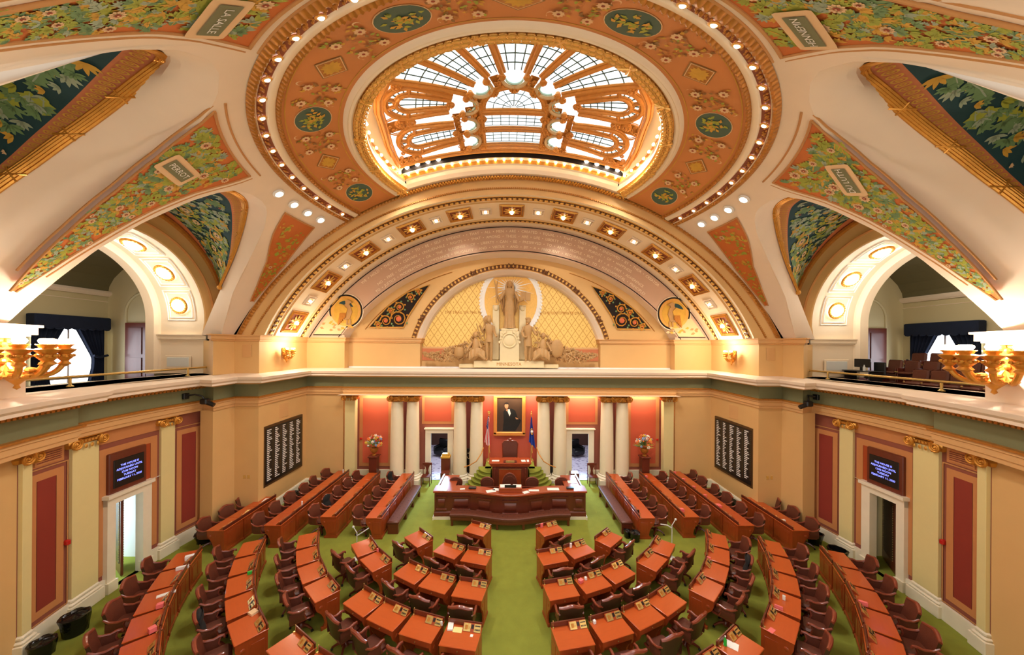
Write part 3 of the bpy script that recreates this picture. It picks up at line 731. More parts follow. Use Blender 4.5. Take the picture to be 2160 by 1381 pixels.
        if B_['gal']:
            # doorway recess with blind arch on the end wall
            g = MB(); uu = ub - .01
            arcp = [G(uu, 8.3 + .95 * math.sin(PI * k / 16), 15.75 - .95 * math.cos(PI * k / 16)) for k in range(17)]
            g.tube([G(uu, zf, 14.8)] + arcp + [G(uu, zf, 16.7)], .06, 6, 0)
            g.build('arch_moulding', M['ivory'], gr)
            g = MB()
            for d0, d1, m in ((14.85, 15.75, 0), (15.78, 16.65, 0)):
                g.prism([(G(uu - .08, 0, d0).x, G(uu - .08, 0, d0).y), (G(uu - .08, 0, d1).x, G(uu - .08, 0, d1).y), (G(uu, 0, d1).x, G(uu, 0, d1).y), (G(uu, 0, d0).x, G(uu, 0, d0).y)], zf, 7.9, 'z', 0)
                for z0, z1 in ((5.6, 6.4), (6.55, 7.7)):
                    g.prism([(G(uu - .11, 0, d0 + .15).x, G(uu - .11, 0, d0 + .15).y), (G(uu - .11, 0, d1 - .15).x, G(uu - .11, 0, d1 - .15).y), (G(uu - .07, 0, d1 - .15).x, G(uu - .07, 0, d1 - .15).y), (G(uu - .07, 0, d0 + .15).x, G(uu - .07, 0, d0 + .15).y)], z0, z1, 'z', 0)
            dd = g.build('gallery_door', M['woodd'], smooth=False); tag(dd, 'dark wooden double door under a blind arch in the %s gallery' % sn, 'door')
            # window with velvet curtains
            yc = (13.24 if side < 0 else 13.1)
            def WX(y, z, d): return Vector((side * d, y, z))
            wt = thing('curtained_window', 'bright %s gallery window framed by dark velvet curtains' % sn, 'window'); 
            wt['kind'] = 'structure'; wt.name = 'window_%d' % (1 if side < 0 else 2); del wt['category']
            g = MB(); g.add([WX(yc - .95, 5.45, 17.44), WX(yc + .95, 5.45, 17.44), WX(yc + .95, 7.7, 17.44), WX(yc - .95, 7.7, 17.44)], [(0, 1, 2, 3)]); g.build('window_pane', M['winl'], wt, smooth=False)
            g = MB()
            for yy in (-.95, 0, .95): g.bbox(WX(yc + yy, 6.6, 17.42), (.06, .07, 2.3), .01)
            g.bbox(WX(yc, 5.62, 17.42), (.06, 1.9, .07), .01); g.build('window_frame', M['white'], wt)
            cu = thing('curtain', 'dark blue velvet curtains tied back at the %s gallery window' % sn, 'curtain')
            g = MB()
            for sg in (-1, 1):
                def fn(u, v):   # v: top->bottom, u: outer->inner
                    z = lerp(7.62, 5.45, v); inner = interp([(0, .14), (.25, .38), (.5, .62), (.58, .68), (.75, .66), (1, .55)], v); outer = 1.08
                    y = lerp(outer, inner, u); return WX(yc + sg * y, z, 17.3 + .05 * math.sin(u * 40))
                g.grid(fn, 60, 16, 0)
                g.tube([WX(yc + sg * 1.12, 6.5, 17.2), WX(yc + sg * .85, 6.42, 17.2), WX(yc + sg * .66, 6.5, 17.22)], .05, 8)
            g.build('drapes', M['navy'], cu)
            g = MB(); g.bbox(WX(yc, 7.83, 17.25), (.35, 2.3, .5), .03)
            for k in range(9): g.sphere(WX(yc - 1.0 + k * .25, 7.58, 17.1), .11, 8, sc=(.3, 1.1, .5))
            g.build('pelmet', M['navy'], cu)
            # brass handrail
            rl = thing('brass_handrail', 'brass handrail on posts along the %s gallery parapet' % sn, 'handrail')
            g = MB(); g.tube([(side * 11.55, 7.95, 6.12), (side * 11.66, 10.5, 6.12), (side * 11.72, 12.9, 6.12)], .035, 8); g.sphere((side * 11.72, 12.9, 6.12), .05, 8); g.build('rail', M['brass'], rl)
            for y in (8.85, 12.05):
                g = MB(); g.tube([(side * 11.62, y, 5.86), (side * 11.62, y, 6.12)], .03, 8); g.lathe([(.07, 0), (.07, .02), (.03, .05)], 10, (side * 11.62, y, 5.86)); g.build('post', M['brass'], rl)
# big piers between bays
for side, sn in ((-1, 'left'), (1, 'right')):
    for az0, az1 in ((-19.2, -27), (-52.5, -62.5)):
        b = MB()
        for (z0, z1, ro, e) in ((5.8, 7.14, 11.2, 0), (7.14, 7.18, 11.15, .2), (7.18, 7.34, 11.08, .5), (7.34, 7.39, 11.02, .7)):
            P_ = [pol(ro, lerp(az0 + e, az1 - e, k / 6), side) for k in range(7)]
            out = [pol(15, az1 + (-0.5 if az0 > -30 else -1), side), (side * 14.5, 7.72 + e * .0) if az0 > -30 else pol(15, az0 + 1, side)]
            if az0 > -30: out = [pol(15, -27, side), (side * 15, 7.74), (side * 12, 7.74)]
            b.prism(P_ + out, z0, z1, 'z', 0)
        o = b.build('wall_pier', M['cream'], smooth=False); struct(o)
    # grooves painted on the springing
# ---------------------------------------------------------------- front arch
ZS = 7.38
ELL = {'outer': (11.93, 10.96, 2.80), 'goldin': (11.75, 10.98, 2.6), 'dots': (11.37, 10.56, 2.7), 'face': (10.32, 8.44, 4.6), 'back': (11.38, 10.79, 2.2), 'textin': (10.17, 9.76, 1.9), 'lun': (9.07, 7.23, 4.3)}
def ell(name, y, n=97, zs=ZS):
    a, b_, z0 = ELL[name]; f0 = math.asin(max(-1, min(1, (zs - z0) / b_)))
    return [Vector((a * math.cos(lerp(PI - f0, f0, i / (n - 1))), y, z0 + b_ * math.sin(lerp(PI - f0, f0, i / (n - 1))))) for i in range(n)]
fo, fg, fd, ff, fb = ell('outer', 13.2), ell('goldin', 13.2), ell('dots', 13.2), ell('face', 13.2), ell('back', 16.45)
ti, lu = ell('textin', 16.48), ell('lun', 17.0)
def shift(C, dy=0, dz=0): return [p + Vector((0, dy, dz)) for p in C]
b = MB()
loft(b, shift(fo, .15, .25), fo, 0, 1); loft(b, fo, fg, 0, 2)
loft(b, fg, fd, 1, 1, 0, .9); loft(b, fg, fd, 2, 1, .9, 1)
loft(b, fd, ff, 1, 3)
v = struct(b.build('trim_3', [M['peach'], M['tan'], M['line']]))
def relief_strip(b, A, B, h, cnt, m=0, off=Vector((0, -1, 0)), n=900, rows=5, ph=1.1):
    A_ = resample([tuple(p) for p in A], n); B_ = resample([tuple(p) for p in B], n)
    def fn(u, v):
        i = int(round(u * (n - 1))); p = A_[i].lerp(B_[i], v); e = math.sin(PI * v)
        o = off(i / (n - 1)) if callable(off) else off
        return p + o * (.015 + h * e * (.6 + .4 * math.sin(cnt * 2 * PI * u + v * ph * 6) + .25 * math.sin(cnt * 4.7 * PI * u - v * 9)))
    b.grid(fn, n - 1, rows, m)
def leafband(b, A, B, n, off, m0=0, m1=1):
    A_ = resample([tuple(p) for p in A], 4 * n + 1); B_ = resample([tuple(p) for p in B], 4 * n + 1)
    b.grid(lambda u, v: A_[int(round(u * 4 * n))].lerp(B_[int(round(u * 4 * n))], v), 4 * n, 1, m0)
    for E_ in (A_, B_): b.tube(E_, .016, 5, m1)
    for k in range(n):
        o = off((k + .5) / n) if callable(off) else off; c = A_[4 * k + 2].lerp(B_[4 * k + 2], .5); w = B_[4 * k + 2] - A_[4 * k + 2]; e = (A_[4 * k + 3] - A_[4 * k + 1]).normalized(); W_ = w.length; w.normalize(); o = o.normalized(); sg_ = 1 if k < n / 2 else -1
        Mo = Matrix((e, w, e.cross(w))).transposed().to_4x4()
        for a, L, dx, dy in ((.55, .62, .0, .12), (-.55, .62, .0, -.12), (0, .5, .08, 0), (1.2, .42, -.1, .2), (-1.2, .42, -.1, -.2)):
            b.sphere((0, 0, 0), .5, 6, m1, M=Matrix.Translation(c + e * dx * W_ * sg_ + w * dy * W_ + o * .03) @ Mo @ Matrix.Rotation(a * sg_, 4, 'Z') @ Matrix.Diagonal((L * W_, L * W_ * .34, .05, 1)))
b = MB(); relief_strip(b, [p.lerp(q, .1) for p, q in zip(fo, fg)], [p.lerp(q, .85) for p, q in zip(fo, fg)], .05, 190)
b.build('gilded_band', M['goldd'], v)
b = MB()
pts = resample([tuple(p.lerp(q, .93)) for p, q in zip(fg, fd)], 300)
for p in pts: b.box(p + Vector((0, -.02, 0)), (.06, .05, .06))
b.build('bead_course', M['goldd'], v, smooth=False)['kind'] = 'stuff'
# soffit
def SF(u, v):
    x = max(0, min(95.999, u * 96)); i = int(x); f = x - i; return ff[i].lerp(ff[i + 1], f).lerp(fb[i].lerp(fb[i + 1], f), v)
b = MB(); loft(b, ff, fb, 0, 4); sf = struct(b.build('trim_4', [M['cream2']]))
inn = lambda u: (Vector((0, 14.8, 5)) - SF(u, .5)).normalized()
for v0, v1 in ((.05, .14), (.77, .85)):
    b = MB(); A_ = [SF(i / 96, v0) for i in range(97)]; B_ = [SF(i / 96, v1) for i in range(97)]
    leafband(b, [p + inn(i / 96) * .012 for i, p in enumerate(A_)], [p + inn(i / 96) * .012 for i, p in enumerate(B_)], 110, lambda u: inn(u))
    b.build('gilded_leaf_band', [M['bandbrown'], M['goldb']], sf)
b = MB()
for v0 in (.18, .20, .73): b.tube([SF(i / 96, v0) + inn(i / 96) * .01 for i in range(97)], .018, 5)
b.build('moulding', M['tan'], sf)
# coffers with lamps
def mk_coffer(big):
    t = bpy.data.objects.new('coffer_lamp', None); COL.objects.link(t); t.empty_display_size = .1
    w, h = (.52, .56) if big else (.24, .28)
    b = MB()
    for o, r in ((0, .03), (.06, .02), (.1, .03)):
        b.tube([(-w + o, -h + o, .02), (w - o, -h + o, .02), (w - o, h - o, .02), (-w + o, h - o, .02)], r, 5, closed=True)
    b.build('frame', M['gold'] if big else M['cream'], t)
    b = MB(); b.box((0, 0, -.0), (2 * w - .2, 2 * h - .2, .012)); b.build('panel', M['brownband'] if big else M['ochre'], t, smooth=False)
    if big:
        b = MB()
        for ring, (n, rr, L) in enumerate(((10, .14, .26), (8, .08, .18))):
            for k in range(n):
                a = 2 * PI * k / n + ring * .3
                b.sphere((0, 0, 0), .5, 6, M=Matrix.Translation((math.cos(a) * (rr + L / 2), math.sin(a) * (rr + L / 2), .04 + ring * .03)) @ Matrix.Rotation(a, 4, 'Z') @ Matrix.Diagonal((L, .11, .06, 1)))
        b.build('rosette', M['goldb'], t)
    b = MB(); b.sphere((0, 0, .1 if big else .04), .085 if big else .07, 10); b.build('bulb', M['bulb'] if big else M['bulbw'], t); return t
proto = {}
def findu(x):
    return min(range(0, 961), key=lambda k: abs(SF(k / 960, .45).x - x)) / 960
for s in (-1, 1):
    for i, x in enumerate((0, 1.16, 2.29, 3.34, 4.42, 5.45, 6.45, 7.32, 8.12, 8.87, 9.5)):
        if x == 0 and s > 0: continue
        big = i % 2 == 0; u = findu(s * x); p = SF(u, .45); nn = inn(u); 
        e1 = (SF(u + .004, .45) - p).normalized(); e2 = (SF(u, .5) - p).normalized(); nn = e1.cross(e2); 
        if nn.dot(inn(u)) < 0: nn = -nn
        e2 = nn.cross(e1)
        t = dup(proto[big]) if big in proto else mk_coffer(big); proto[big] = t
        t.matrix_world = Matrix.Translation(p + nn * .02) @ Matrix((e1, e2, nn)).transposed().to_4x4()
        k = ordn[i // 2] ; side_ = 'left' if s < 0 else 'right'
        lab = ('gilded square coffer with a glowing lamp at the crown of the front arch' if x == 0 else 'gilded square coffer lamp in the front arch, %s down from the crown, %s side' % (ordn[i // 2 - 1], side_)) if big else 'small plain coffer spotlight in the front arch, %s down from the crown, %s side' % (k, side_)
        tag(t, lab, 'ceiling light', 'large coffer lamps of the front arch' if big else 'small coffer lamps of the front arch')
# inscription band (vertical wall face over the chamfer)
b = MB(); loft(b, shift(fb, .02), shift(ti, 0), 1, 6)
loft(b, fb, shift(fb, .02), 0, 1)
loft(b, ti, lu, 0, 3)
# lunette wall face with a round-headed recess
RCZ, RR = 5.93, 5.3
rec = [Vector((RR * math.cos(lerp(PI - .28, .28, i / 96)), 17.0, RCZ + RR * math.sin(lerp(PI - .28, .28, i / 96)))) for i in range(97)]
loft(b, lu, rec, 2, 6)
pr = [(5.3, 17.0), (5.02, 17.0), (4.98, 16.97), (4.9, 17.05), (4.78, 17.2), (4.72, 17.4)]
def rc(r, y, n=97): return [Vector((r * math.cos(lerp(PI - .28, .28, i / (n - 1))), y, RCZ + r * math.sin(lerp(PI - .28, .28, i / (n - 1))))) for i in range(n)]
for (r0, y0), (r1, y1) in zip(pr, pr[1:]): loft(b, rc(r0, y0), rc(r1, y1), 2 if r0 > 5.1 else 0)
for s in (-1, 1):
    b.grid(lambda u, v: (s * lerp(9.3, 8.2, u), 16.47, lerp(7.38, 7.5, v)), 1, 1, 1)
    b.grid(lambda u, v: (s * 4.72, lerp(16.99, 17.45, u), lerp(7.1, 7.6, v)), 1, 1, 0)
lw = struct(b.build('wall_lunette', [M['cream'], mat('greyish_rose_painted_band', (206, 170, 144), .55, noise=.08, nscale=1.2), M['tan']]))
b = MB()
for C, o in ((shift(fb, -.01), 0), (shift(ti, -.01, 0), 0)):
    mid = Vector((0, 0, 7)); b.tube([p + (Vector((0, p.y, 6)) - p).normalized() * (.08 if C[48].z > 12.5 else -.08) + Vector((0, .0, 0)) for p in C], .022, 5)
for s in (-1, 1):
    b.tube([(s * 9.72, 16.45, 7.5), (s * 8.35, 16.45, 7.5)], .022, 5)
b.build('black_line', M['dark'], lw)
b = MB(); leafband(b, rc(5.27, 16.985), rc(5.04, 16.985), 64, Vector((0, -1, 0)))
for k in range(7):
    i = 8 + int(k * 80 / 6); p = rc(5.15, 16.9)[i]; e = (rc(5.15, 16.9)[i + 1] - p).normalized(); w = Vector((0, 17, RCZ)) - p; w.y = 0; w.normalize()
    for sg in (-1, 1): b.tube([p + e * .14 * x * sg + w * .13 * x for x in (-1, 0, 1)], .028, 5)
b.build('gilded_leaf_arch', [M['bandbrown'], M['goldb']], lw)
b = MB(); b.tube([Vector((x, 16.985, 4.3 + 6.9 * math.sqrt(1 - (x / 8.6) ** 2))) for x in [-7.4 + .2 * k for k in range(23)]], .02, 5); b.tube([Vector((-x, 16.985, 4.3 + 6.9 * math.sqrt(1 - (x / 8.6) ** 2))) for x in [-7.4 + .2 * k for k in range(23)]], .02, 5)
b.build('painted_line', M['goldd'], lw)
# eagle medallions at the feet of the inscription band
for s in (-1, 1):
    b = MB(); cx, cz = s * 8.13, 8.68
    ring = lambda r, y: [(cx + r * math.cos(2 * PI * k / 40), y, cz + r * math.sin(2 * PI * k / 40)) for k in range(40)]
    b.add(ring(.86, 16.452), [tuple(range(40))], 0); b.add(ring(.82, 16.446), [tuple(range(40))], 1); b.add(ring(.74, 16.44), [tuple(range(40))], 2); b.add(ring(.6, 16.434), [tuple(range(40))], 3)
    b.add([(cx + s * .05 + .5 * math.cos(.4 + k * .1) * .9, 16.43, cz + .5 * math.sin(.4 + k * .1)) for k in range(20)], [tuple(range(20))], 4)
    # ground and tail panel
    b.add([(s * 9.68, 16.442, 7.53), (s * 8.38, 16.442, 7.53), (s * 7.9, 16.442, 8.2), (s * 9.0, 16.442, 8.45)], [(0, 1, 2, 3)], 5)
    # eagle: body, wing, head, legs as raised shapes
    def bl(pts, m, y): b.prism([(cx - s * x, cz + z) for x, z in pts], y, 16.45, 'y', m)
    bl([(-.1, -.45), (.2, -.4), (.32, -.05), (.22, .28), (.02, .38), (-.15, .2), (-.3, -.1)], 6, 16.40)
    bl([(-.1, .3), (-.32, .12), (-.42, -.35), (-.36, -.7), (-.2, -.5), (.0, -.3), (.1, .1)], 7, 16.37)
    bl([(.02, .34), (.0, .5), (.12, .56), (.24, .5), (.34, .4), (.22, .38), (.2, .28)], 6, 16.36)
    for q in range(5): bl([(-.36 + q * .08, -.66 + q * .08), (-.3 + q * .08, -.66 + q * .08), (-.2 + q * .06, -.1), (-.26 + q * .06, -.1)], 8, 16.355)
    for q in (0, 1): bl([(.05 + q * .14, -.4), (.12 + q * .14, -.4), (.1 + q * .16, -.68), (.03 + q * .16, -.68)], 6, 16.4)
    rnd = random.Random(3 + s)
    for q in range(26):
        x, z, a_ = rnd.uniform(-1.3, .2), rnd.uniform(-1.0, -.6), rnd.uniform(-.8, .8); L = .22
        b.add([(cx - s * (x + L * (math.cos(a_) * px - math.sin(a_) * pz * .3)), 16.436 - q * .0002, cz + z + L * (math.sin(a_) * px + math.cos(a_) * pz * .3)) for px, pz in ((0, 0), (.4, 1), (1, 0), (.4, -1))], [(0, 1, 2, 3)], 5 + q % 3)
    b.build('eagle_medallion', [M['cream2'], M['dark'], M['goldb'], M['leafD'], M['teal'], M['petal'], M['stone'], M['leafD'], M['goldd']], lw, smooth=False)
# triangular scroll mosaics
for s in (-1, 1):
    b = MB(); tri = [(5.45, 7.92), (7.18, 7.92), (6.3, 8.95), (5.3, 9.7), (4.15, 10.1), (4.75, 9.2), (5.2, 8.5)]
    b.prism([(s * x, z) for x, z in tri], 16.96, 17.0, 'y', 0)
    b.tube([(s * x, 16.95, z) for x, z in tri], .04, 6, 1, closed=True)
    rnd = random.Random(9)
    for (x, z, r) in ((6.35, 8.25, .3), (5.7, 8.35, .42), (5.65, 8.95, .26), (5.1, 9.45, .2), (4.7, 9.75, .14), (6.75, 8.05, .16), (6.1, 8.75, .16)):
        b.tube([(s * (x + r * (1 - q / 22) * math.cos(q * .6)), 16.94, z + r * (1 - q / 22) * math.sin(q * .6)) for q in range(20)], [.045 * (1 - q / 30) for q in range(20)], 5, 3)
        b.sphere((s * x, 16.94, z), r * .35, 8, 2, sc=(1, .3, 1))
        for q in range(7):
            a_ = q * .9; b.sphere((s * (x + r * 1.1 * math.cos(a_)), 16.95, z + r * 1.1 * math.sin(a_)), .05, 5, 3 if q % 2 else 4, sc=(1, .4, 1))
    b.build('scroll_mosaic', [M['dark'], M['goldb'], mat('orange_shell_relief', (214, 104, 62), .6), M['gold'], M['leafB']], lw)
# gold lattice background of the lunette
lat = bpy.data.materials.new('gold_lattice'); lat.use_nodes = True; nt = lat.node_tree; bs = nt.nodes['Principled BSDF']
tc = nt.nodes.new('ShaderNodeTexCoord'); sep = nt.nodes.new('ShaderNodeSeparateXYZ'); nt.links.new(tc.outputs['Object'], sep.inputs[0])
def mth(op, a, b_=None, c=None):
    n = nt.nodes.new('ShaderNodeMath'); n.operation = op
    for i, x in enumerate((a, b_, c)):
        if x is None: continue
        if isinstance(x, (int, float)): n.inputs[i].default_value = x
        else: nt.links.new(x, n.inputs[i])
    return n.outputs[0]
px = mth('MULTIPLY', sep.outputs[0], 1 / .4); pz = mth('MULTIPLY', sep.outputs[2], 1 / .58)
d1 = mth('ABSOLUTE', mth('SUBTRACT', mth('FRACT', mth('ADD', px, pz)), .5)); d2 = mth('ABSOLUTE', mth('SUBTRACT', mth('FRACT', mth('SUBTRACT', px, pz)), .5))
ln = mth('GREATER_THAN', mth('MAXIMUM', d1, d2), .455)
dot = mth('LESS_THAN', mth('ADD', mth('MULTIPLY', mth('ABSOLUTE', mth('SUBTRACT', d1, d2)), 1.6), mth('ADD', d1, d2)), .16)
mk = mth('MAXIMUM', ln, dot); mx = nt.nodes.new('ShaderNodeMix'); mx.data_type = 'RGBA'; mx.inputs[6].default_value = srgb(244, 208, 120); mx.inputs[7].default_value = srgb(206, 150, 66); nt.links.new(mk, mx.inputs[0]); nt.links.new(mx.outputs[2], bs.inputs['Base Color']); bs.inputs['Roughness'].default_value = .45; bs.inputs['Metallic'].default_value = .15
b = MB(); P_ = [(r.x, 17.4, r.z) for r in rc(4.75, 17.4)]; P_ = [(-4.7, 17.4, 5.9)] + P_ + [(4.7, 17.4, 5.9)]
b.add(P_, [tuple(range(len(P_)))], 0); b.build('gilded_lattice', lat, lw, smooth=False)
b = MB(); b.bbox((0, 17.4, 6.43), (9.4, .1, 1.06), .01); 
for s in (-1, 1): b.bbox((s * 4.0, 17.33, 6.55), (1.2, .04, .62), .005, 1)
b.build('base_panel', [M['tan'], M['salmon']], lw)
b = MB()   # rayed halo
cl_ = lambda z: min(z, 10.58)
for k in range(64):
    a_, a2_ = 2 * PI * k / 64, 2 * PI * (k + 1) / 64
    b.add([(1.38 * math.cos(a_), 17.352, cl_(9.35 + 1.6 * math.sin(a_))), (1.38 * math.cos(a2_), 17.352, cl_(9.35 + 1.6 * math.sin(a2_))), (1.62 * math.cos(a2_), 17.352, cl_(9.35 + 1.85 * math.sin(a2_))), (1.62 * math.cos(a_), 17.352, cl_(9.35 + 1.85 * math.sin(a_)))], [(0, 1, 2, 3)], 0)
    if 9.35 + 1.85 * math.sin(a_) < 10.5: b.sphere((1.6 * math.cos(a_), 17.345, 9.35 + 1.83 * math.sin(a_)), .07, 6, 0, sc=(1, .3, 1))
el = [(1.38 * math.cos(2 * PI * k / 40), 17.36, min(10.6, 9.35 + 1.6 * math.sin(2 * PI * k / 40))) for k in range(40)]
b.add(el, [tuple(range(40))], 1)
for k in range(26):
    a_ = 2 * PI * k / 26; L = 1.25 if k % 2 else .8; c0 = Vector((0, 17.34, 10.05)); d_ = Vector((math.cos(a_), 0, math.sin(a_))); n2 = Vector((-d_.z, 0, d_.x))
    tip = c0 + d_ * L
    if tip.z > 10.55: tip = c0 + d_ * (.5 / max(.2, d_.z))
    b.add([c0 + n2 * .05, tip, c0 - n2 * .05], [(0, 1, 2)], 2)
b.build('halo', [M['paper'], M['goldb'], M['paper']], lw, smooth=False)

# ---------------------------------------------------------------- skylight
SG = 13.57
def sg(x, y, o=0): return Vector((x, y, ZC + math.sqrt((SG - o) ** 2 - x * x - (y - YC) ** 2)))
OUT = [(4.34, 12.62), (4.32, 12.0), (4.27, 11.4), (4.15, 10.7), (4.02, 9.9), (3.82, 9.35), (3.4, 8.8), (2.8, 8.2), (2.0, 7.75), (1.0, 7.45)]
OUT = OUT + [(-x, y) for x, y in reversed(OUT)]
sk = thing('skylight', 'great fan-shaped stained glass skylight with gilded ribs in the centre of the ceiling', 'skylight', (0, 10.5, 14.6)); skoff = Vector((0, 10.5, 14.6))
def skb(b, name, m, **k):
    b.v = [tuple(Vector(p) - skoff) for p in b.v]; return b.build(name, m, sk, **k)
b = MB()
OL = sorted([(p[1], abs(p[0])) for p in OUT[:10]] + [(7.3, .6)])
def fn(u, v):
    y = lerp(7.3, 12.66, u); xm = interp(OL, y); return sg(lerp(-xm, xm, v), y)
b.grid(fn, 40, 40, 0)
skb(b, 'glass', M['glassw'])
def bar(b, pts, r, n=6, o=.06, sub=6, m=0):
    P_ = []
    for (x0, y0), (x1, y1) in zip(pts, pts[1:]):
        for k in range(sub): P_.append(sg(lerp(x0, x1, k / sub), lerp(y0, y1, k / sub), o))
    P_.append(sg(pts[-1][0], pts[-1][1], o)); b.tube(P_, r, n, m)
gb = MB(); ld = MB()
def rib(pts, w=.09):   # triple moulded gilded rib
    bar(gb, pts, w * .55, o=.08); 
    for sgn in (-1, 1):
        q = []
        for i, (x, y) in enumerate(pts):
            a = pts[max(0, i - 1)]; c = pts[min(len(pts) - 1, i + 1)]; dx, dy = c[0] - a[0], c[1] - a[1]; L = math.hypot(dx, dy) or 1; q.append((x - dy / L * w * .75 * sgn, y + dx / L * w * .75 * sgn))
        bar(gb, q, w * .36, o=.05)
def lead(pts, r=.012): bar(ld, pts, r, 4, .03)
def polar(cx, cy, r, a): return (cx + r * math.cos(R(a)), cy + r * math.sin(R(a)))
# central panels
rib([(-1.02, 10.68), (1.02, 10.68)]); rib([(-1.02, 10.8), (1.02, 10.8)], .06)
for y0, y1 in ((10.9, 11.4), (11.75, 12.22)):
    for k in range(1, 7): x = -1 + k * 2 / 7; lead([(x, y0), (x, y1)])
    for k in range(0, 4): y = lerp(y0, y1, k / 3); lead([(-1, y), (1, y)])
for y in (11.5, 11.62, 12.32, 12.45): rib([(-1.05, y), (1.05, y)], .06)
rib([(-1.05, 10.4), (-1.05, 12.5)], .07); rib([(1.05, 10.4), (1.05, 12.5)], .07)
for k in range(9): lead([polar(0, 10.6, .1, 180 + k * 22.5), polar(0, 10.6, .95, 180 + k * 22.5)])
for r in (.35, .66): lead([polar(0, 10.6, r, 180 + k * 12) for k in range(16)])
rib([polar(0, 10.6, 1.0, 180 + k * 9) for k in range(21)], .1)
# crescents and rosettes
crs = [(0, 9.22, 90), (-.98, 9.62, 45), (.98, 9.62, 135), (-1.45, 10.35, 15), (1.45, 10.35, 165), (-1.52, 11.25, 0), (1.52, 11.25, 180), (-1.52, 12.05, 0), (1.52, 12.05, 180)]
cb = MB(); cg = MB()
for cx, cy, a in crs:
    ps = [polar(cx, cy, .34, a - 95 + k * 19) for k in range(11)]
    bar(cb, ps, .05, 6, .1); bar(cg, [polar(cx, cy, .25, a - 80 + k * 16) for k in range(11)], .03, 6, .07)
    for e_ in (a - 105, a + 105):
        q = polar(cx, cy, .36, e_); gb.sphere(sg(q[0], q[1], .1), .1, 8)
        bar(gb, [polar(q[0], q[1], .12 * (1 - k / 14), e_ + k * 50) for k in range(10)], .03, 5, .12, 2)
skb(cb, 'crescent_rim', mat('shaded_cream_rim', (206, 176, 134), .6)); skb(cg, 'crescent_glass_rim', mat('pale_aqua_glass_rim', (176, 214, 206), .3))
def rosette(x, y, r):
    c = sg(x, y, .12)
    for k in range(9):
        a = 2 * PI * k / 9; q = sg(x + r * .7 * math.cos(a), y + r * .7 * math.sin(a), .1); gb.sphere(q, r * .34, 7)
    gb.sphere(c, r * .4, 8); gb.tube([sg(x + r * math.cos(a), y + r * math.sin(a), .08) for a in [2 * PI * k / 20 for k in range(20)]], r * .16, 5, closed=True)
for x, y in ((0, 9.66), (-.62, 9.83), (.62, 9.83), (-1.05, 10.42), (1.05, 10.42), (-1.05, 11.02), (1.05, 11.02), (-1.08, 11.56), (1.08, 11.56), (-1.1, 12.38), (1.1, 12.38)): rosette(x, y, .15)
for x, y in ((-.35, 9.45), (.35, 9.45), (-1.22, 10.02), (1.22, 10.02), (-1.3, 10.8), (1.3, 10.8), (-1.3, 11.65), (1.3, 11.65)):
    for k in range(5): gb.sphere(sg(x + .07 * math.cos(k * 1.3), y + .07 * math.sin(k * 1.3), .09), .05, 6)
# radiating ribs of the upper fan
def out_at(a):   # intersection with the outline from the fan centre
    dx, dy = math.cos(R(a)), math.sin(R(a)); t = 1.5
    while t < 6:
        x, y = dx * t, 10.6 + dy * t
        lim = interp(sorted([(p[1], abs(p[0])) for p in OUT[:10]]), y)
        if abs(x) > lim or y < 7.5: return t
        t += .02
    return 3
FC = (0, 10.6)
for a in (-102, -78, -118, -62, -136, -44, -152, -28):
    t = out_at(a); rib([polar(*FC, 1.62, a), polar(*FC, t - .05, a)], .1)
for a0, a1 in ((-102, -78), (-118, -102), (-78, -62), (-136, -118), (-62, -44), (-152, -136), (-44, -28)):
    n_ = 4 if a1 - a0 > 17 else 3
    for k in range(1, n_): a = lerp(a0, a1, k / n_); lead([polar(*FC, 1.66, a), polar(*FC, out_at(a) - .08, a)], .016)
    for r in (1.95, 2.3, 2.65, 3.0, 3.4, 3.8):
        if r < out_at((a0 + a1) / 2): lead([polar(*FC, r, lerp(a0, a1, k / 4)) for k in range(5)], .016)
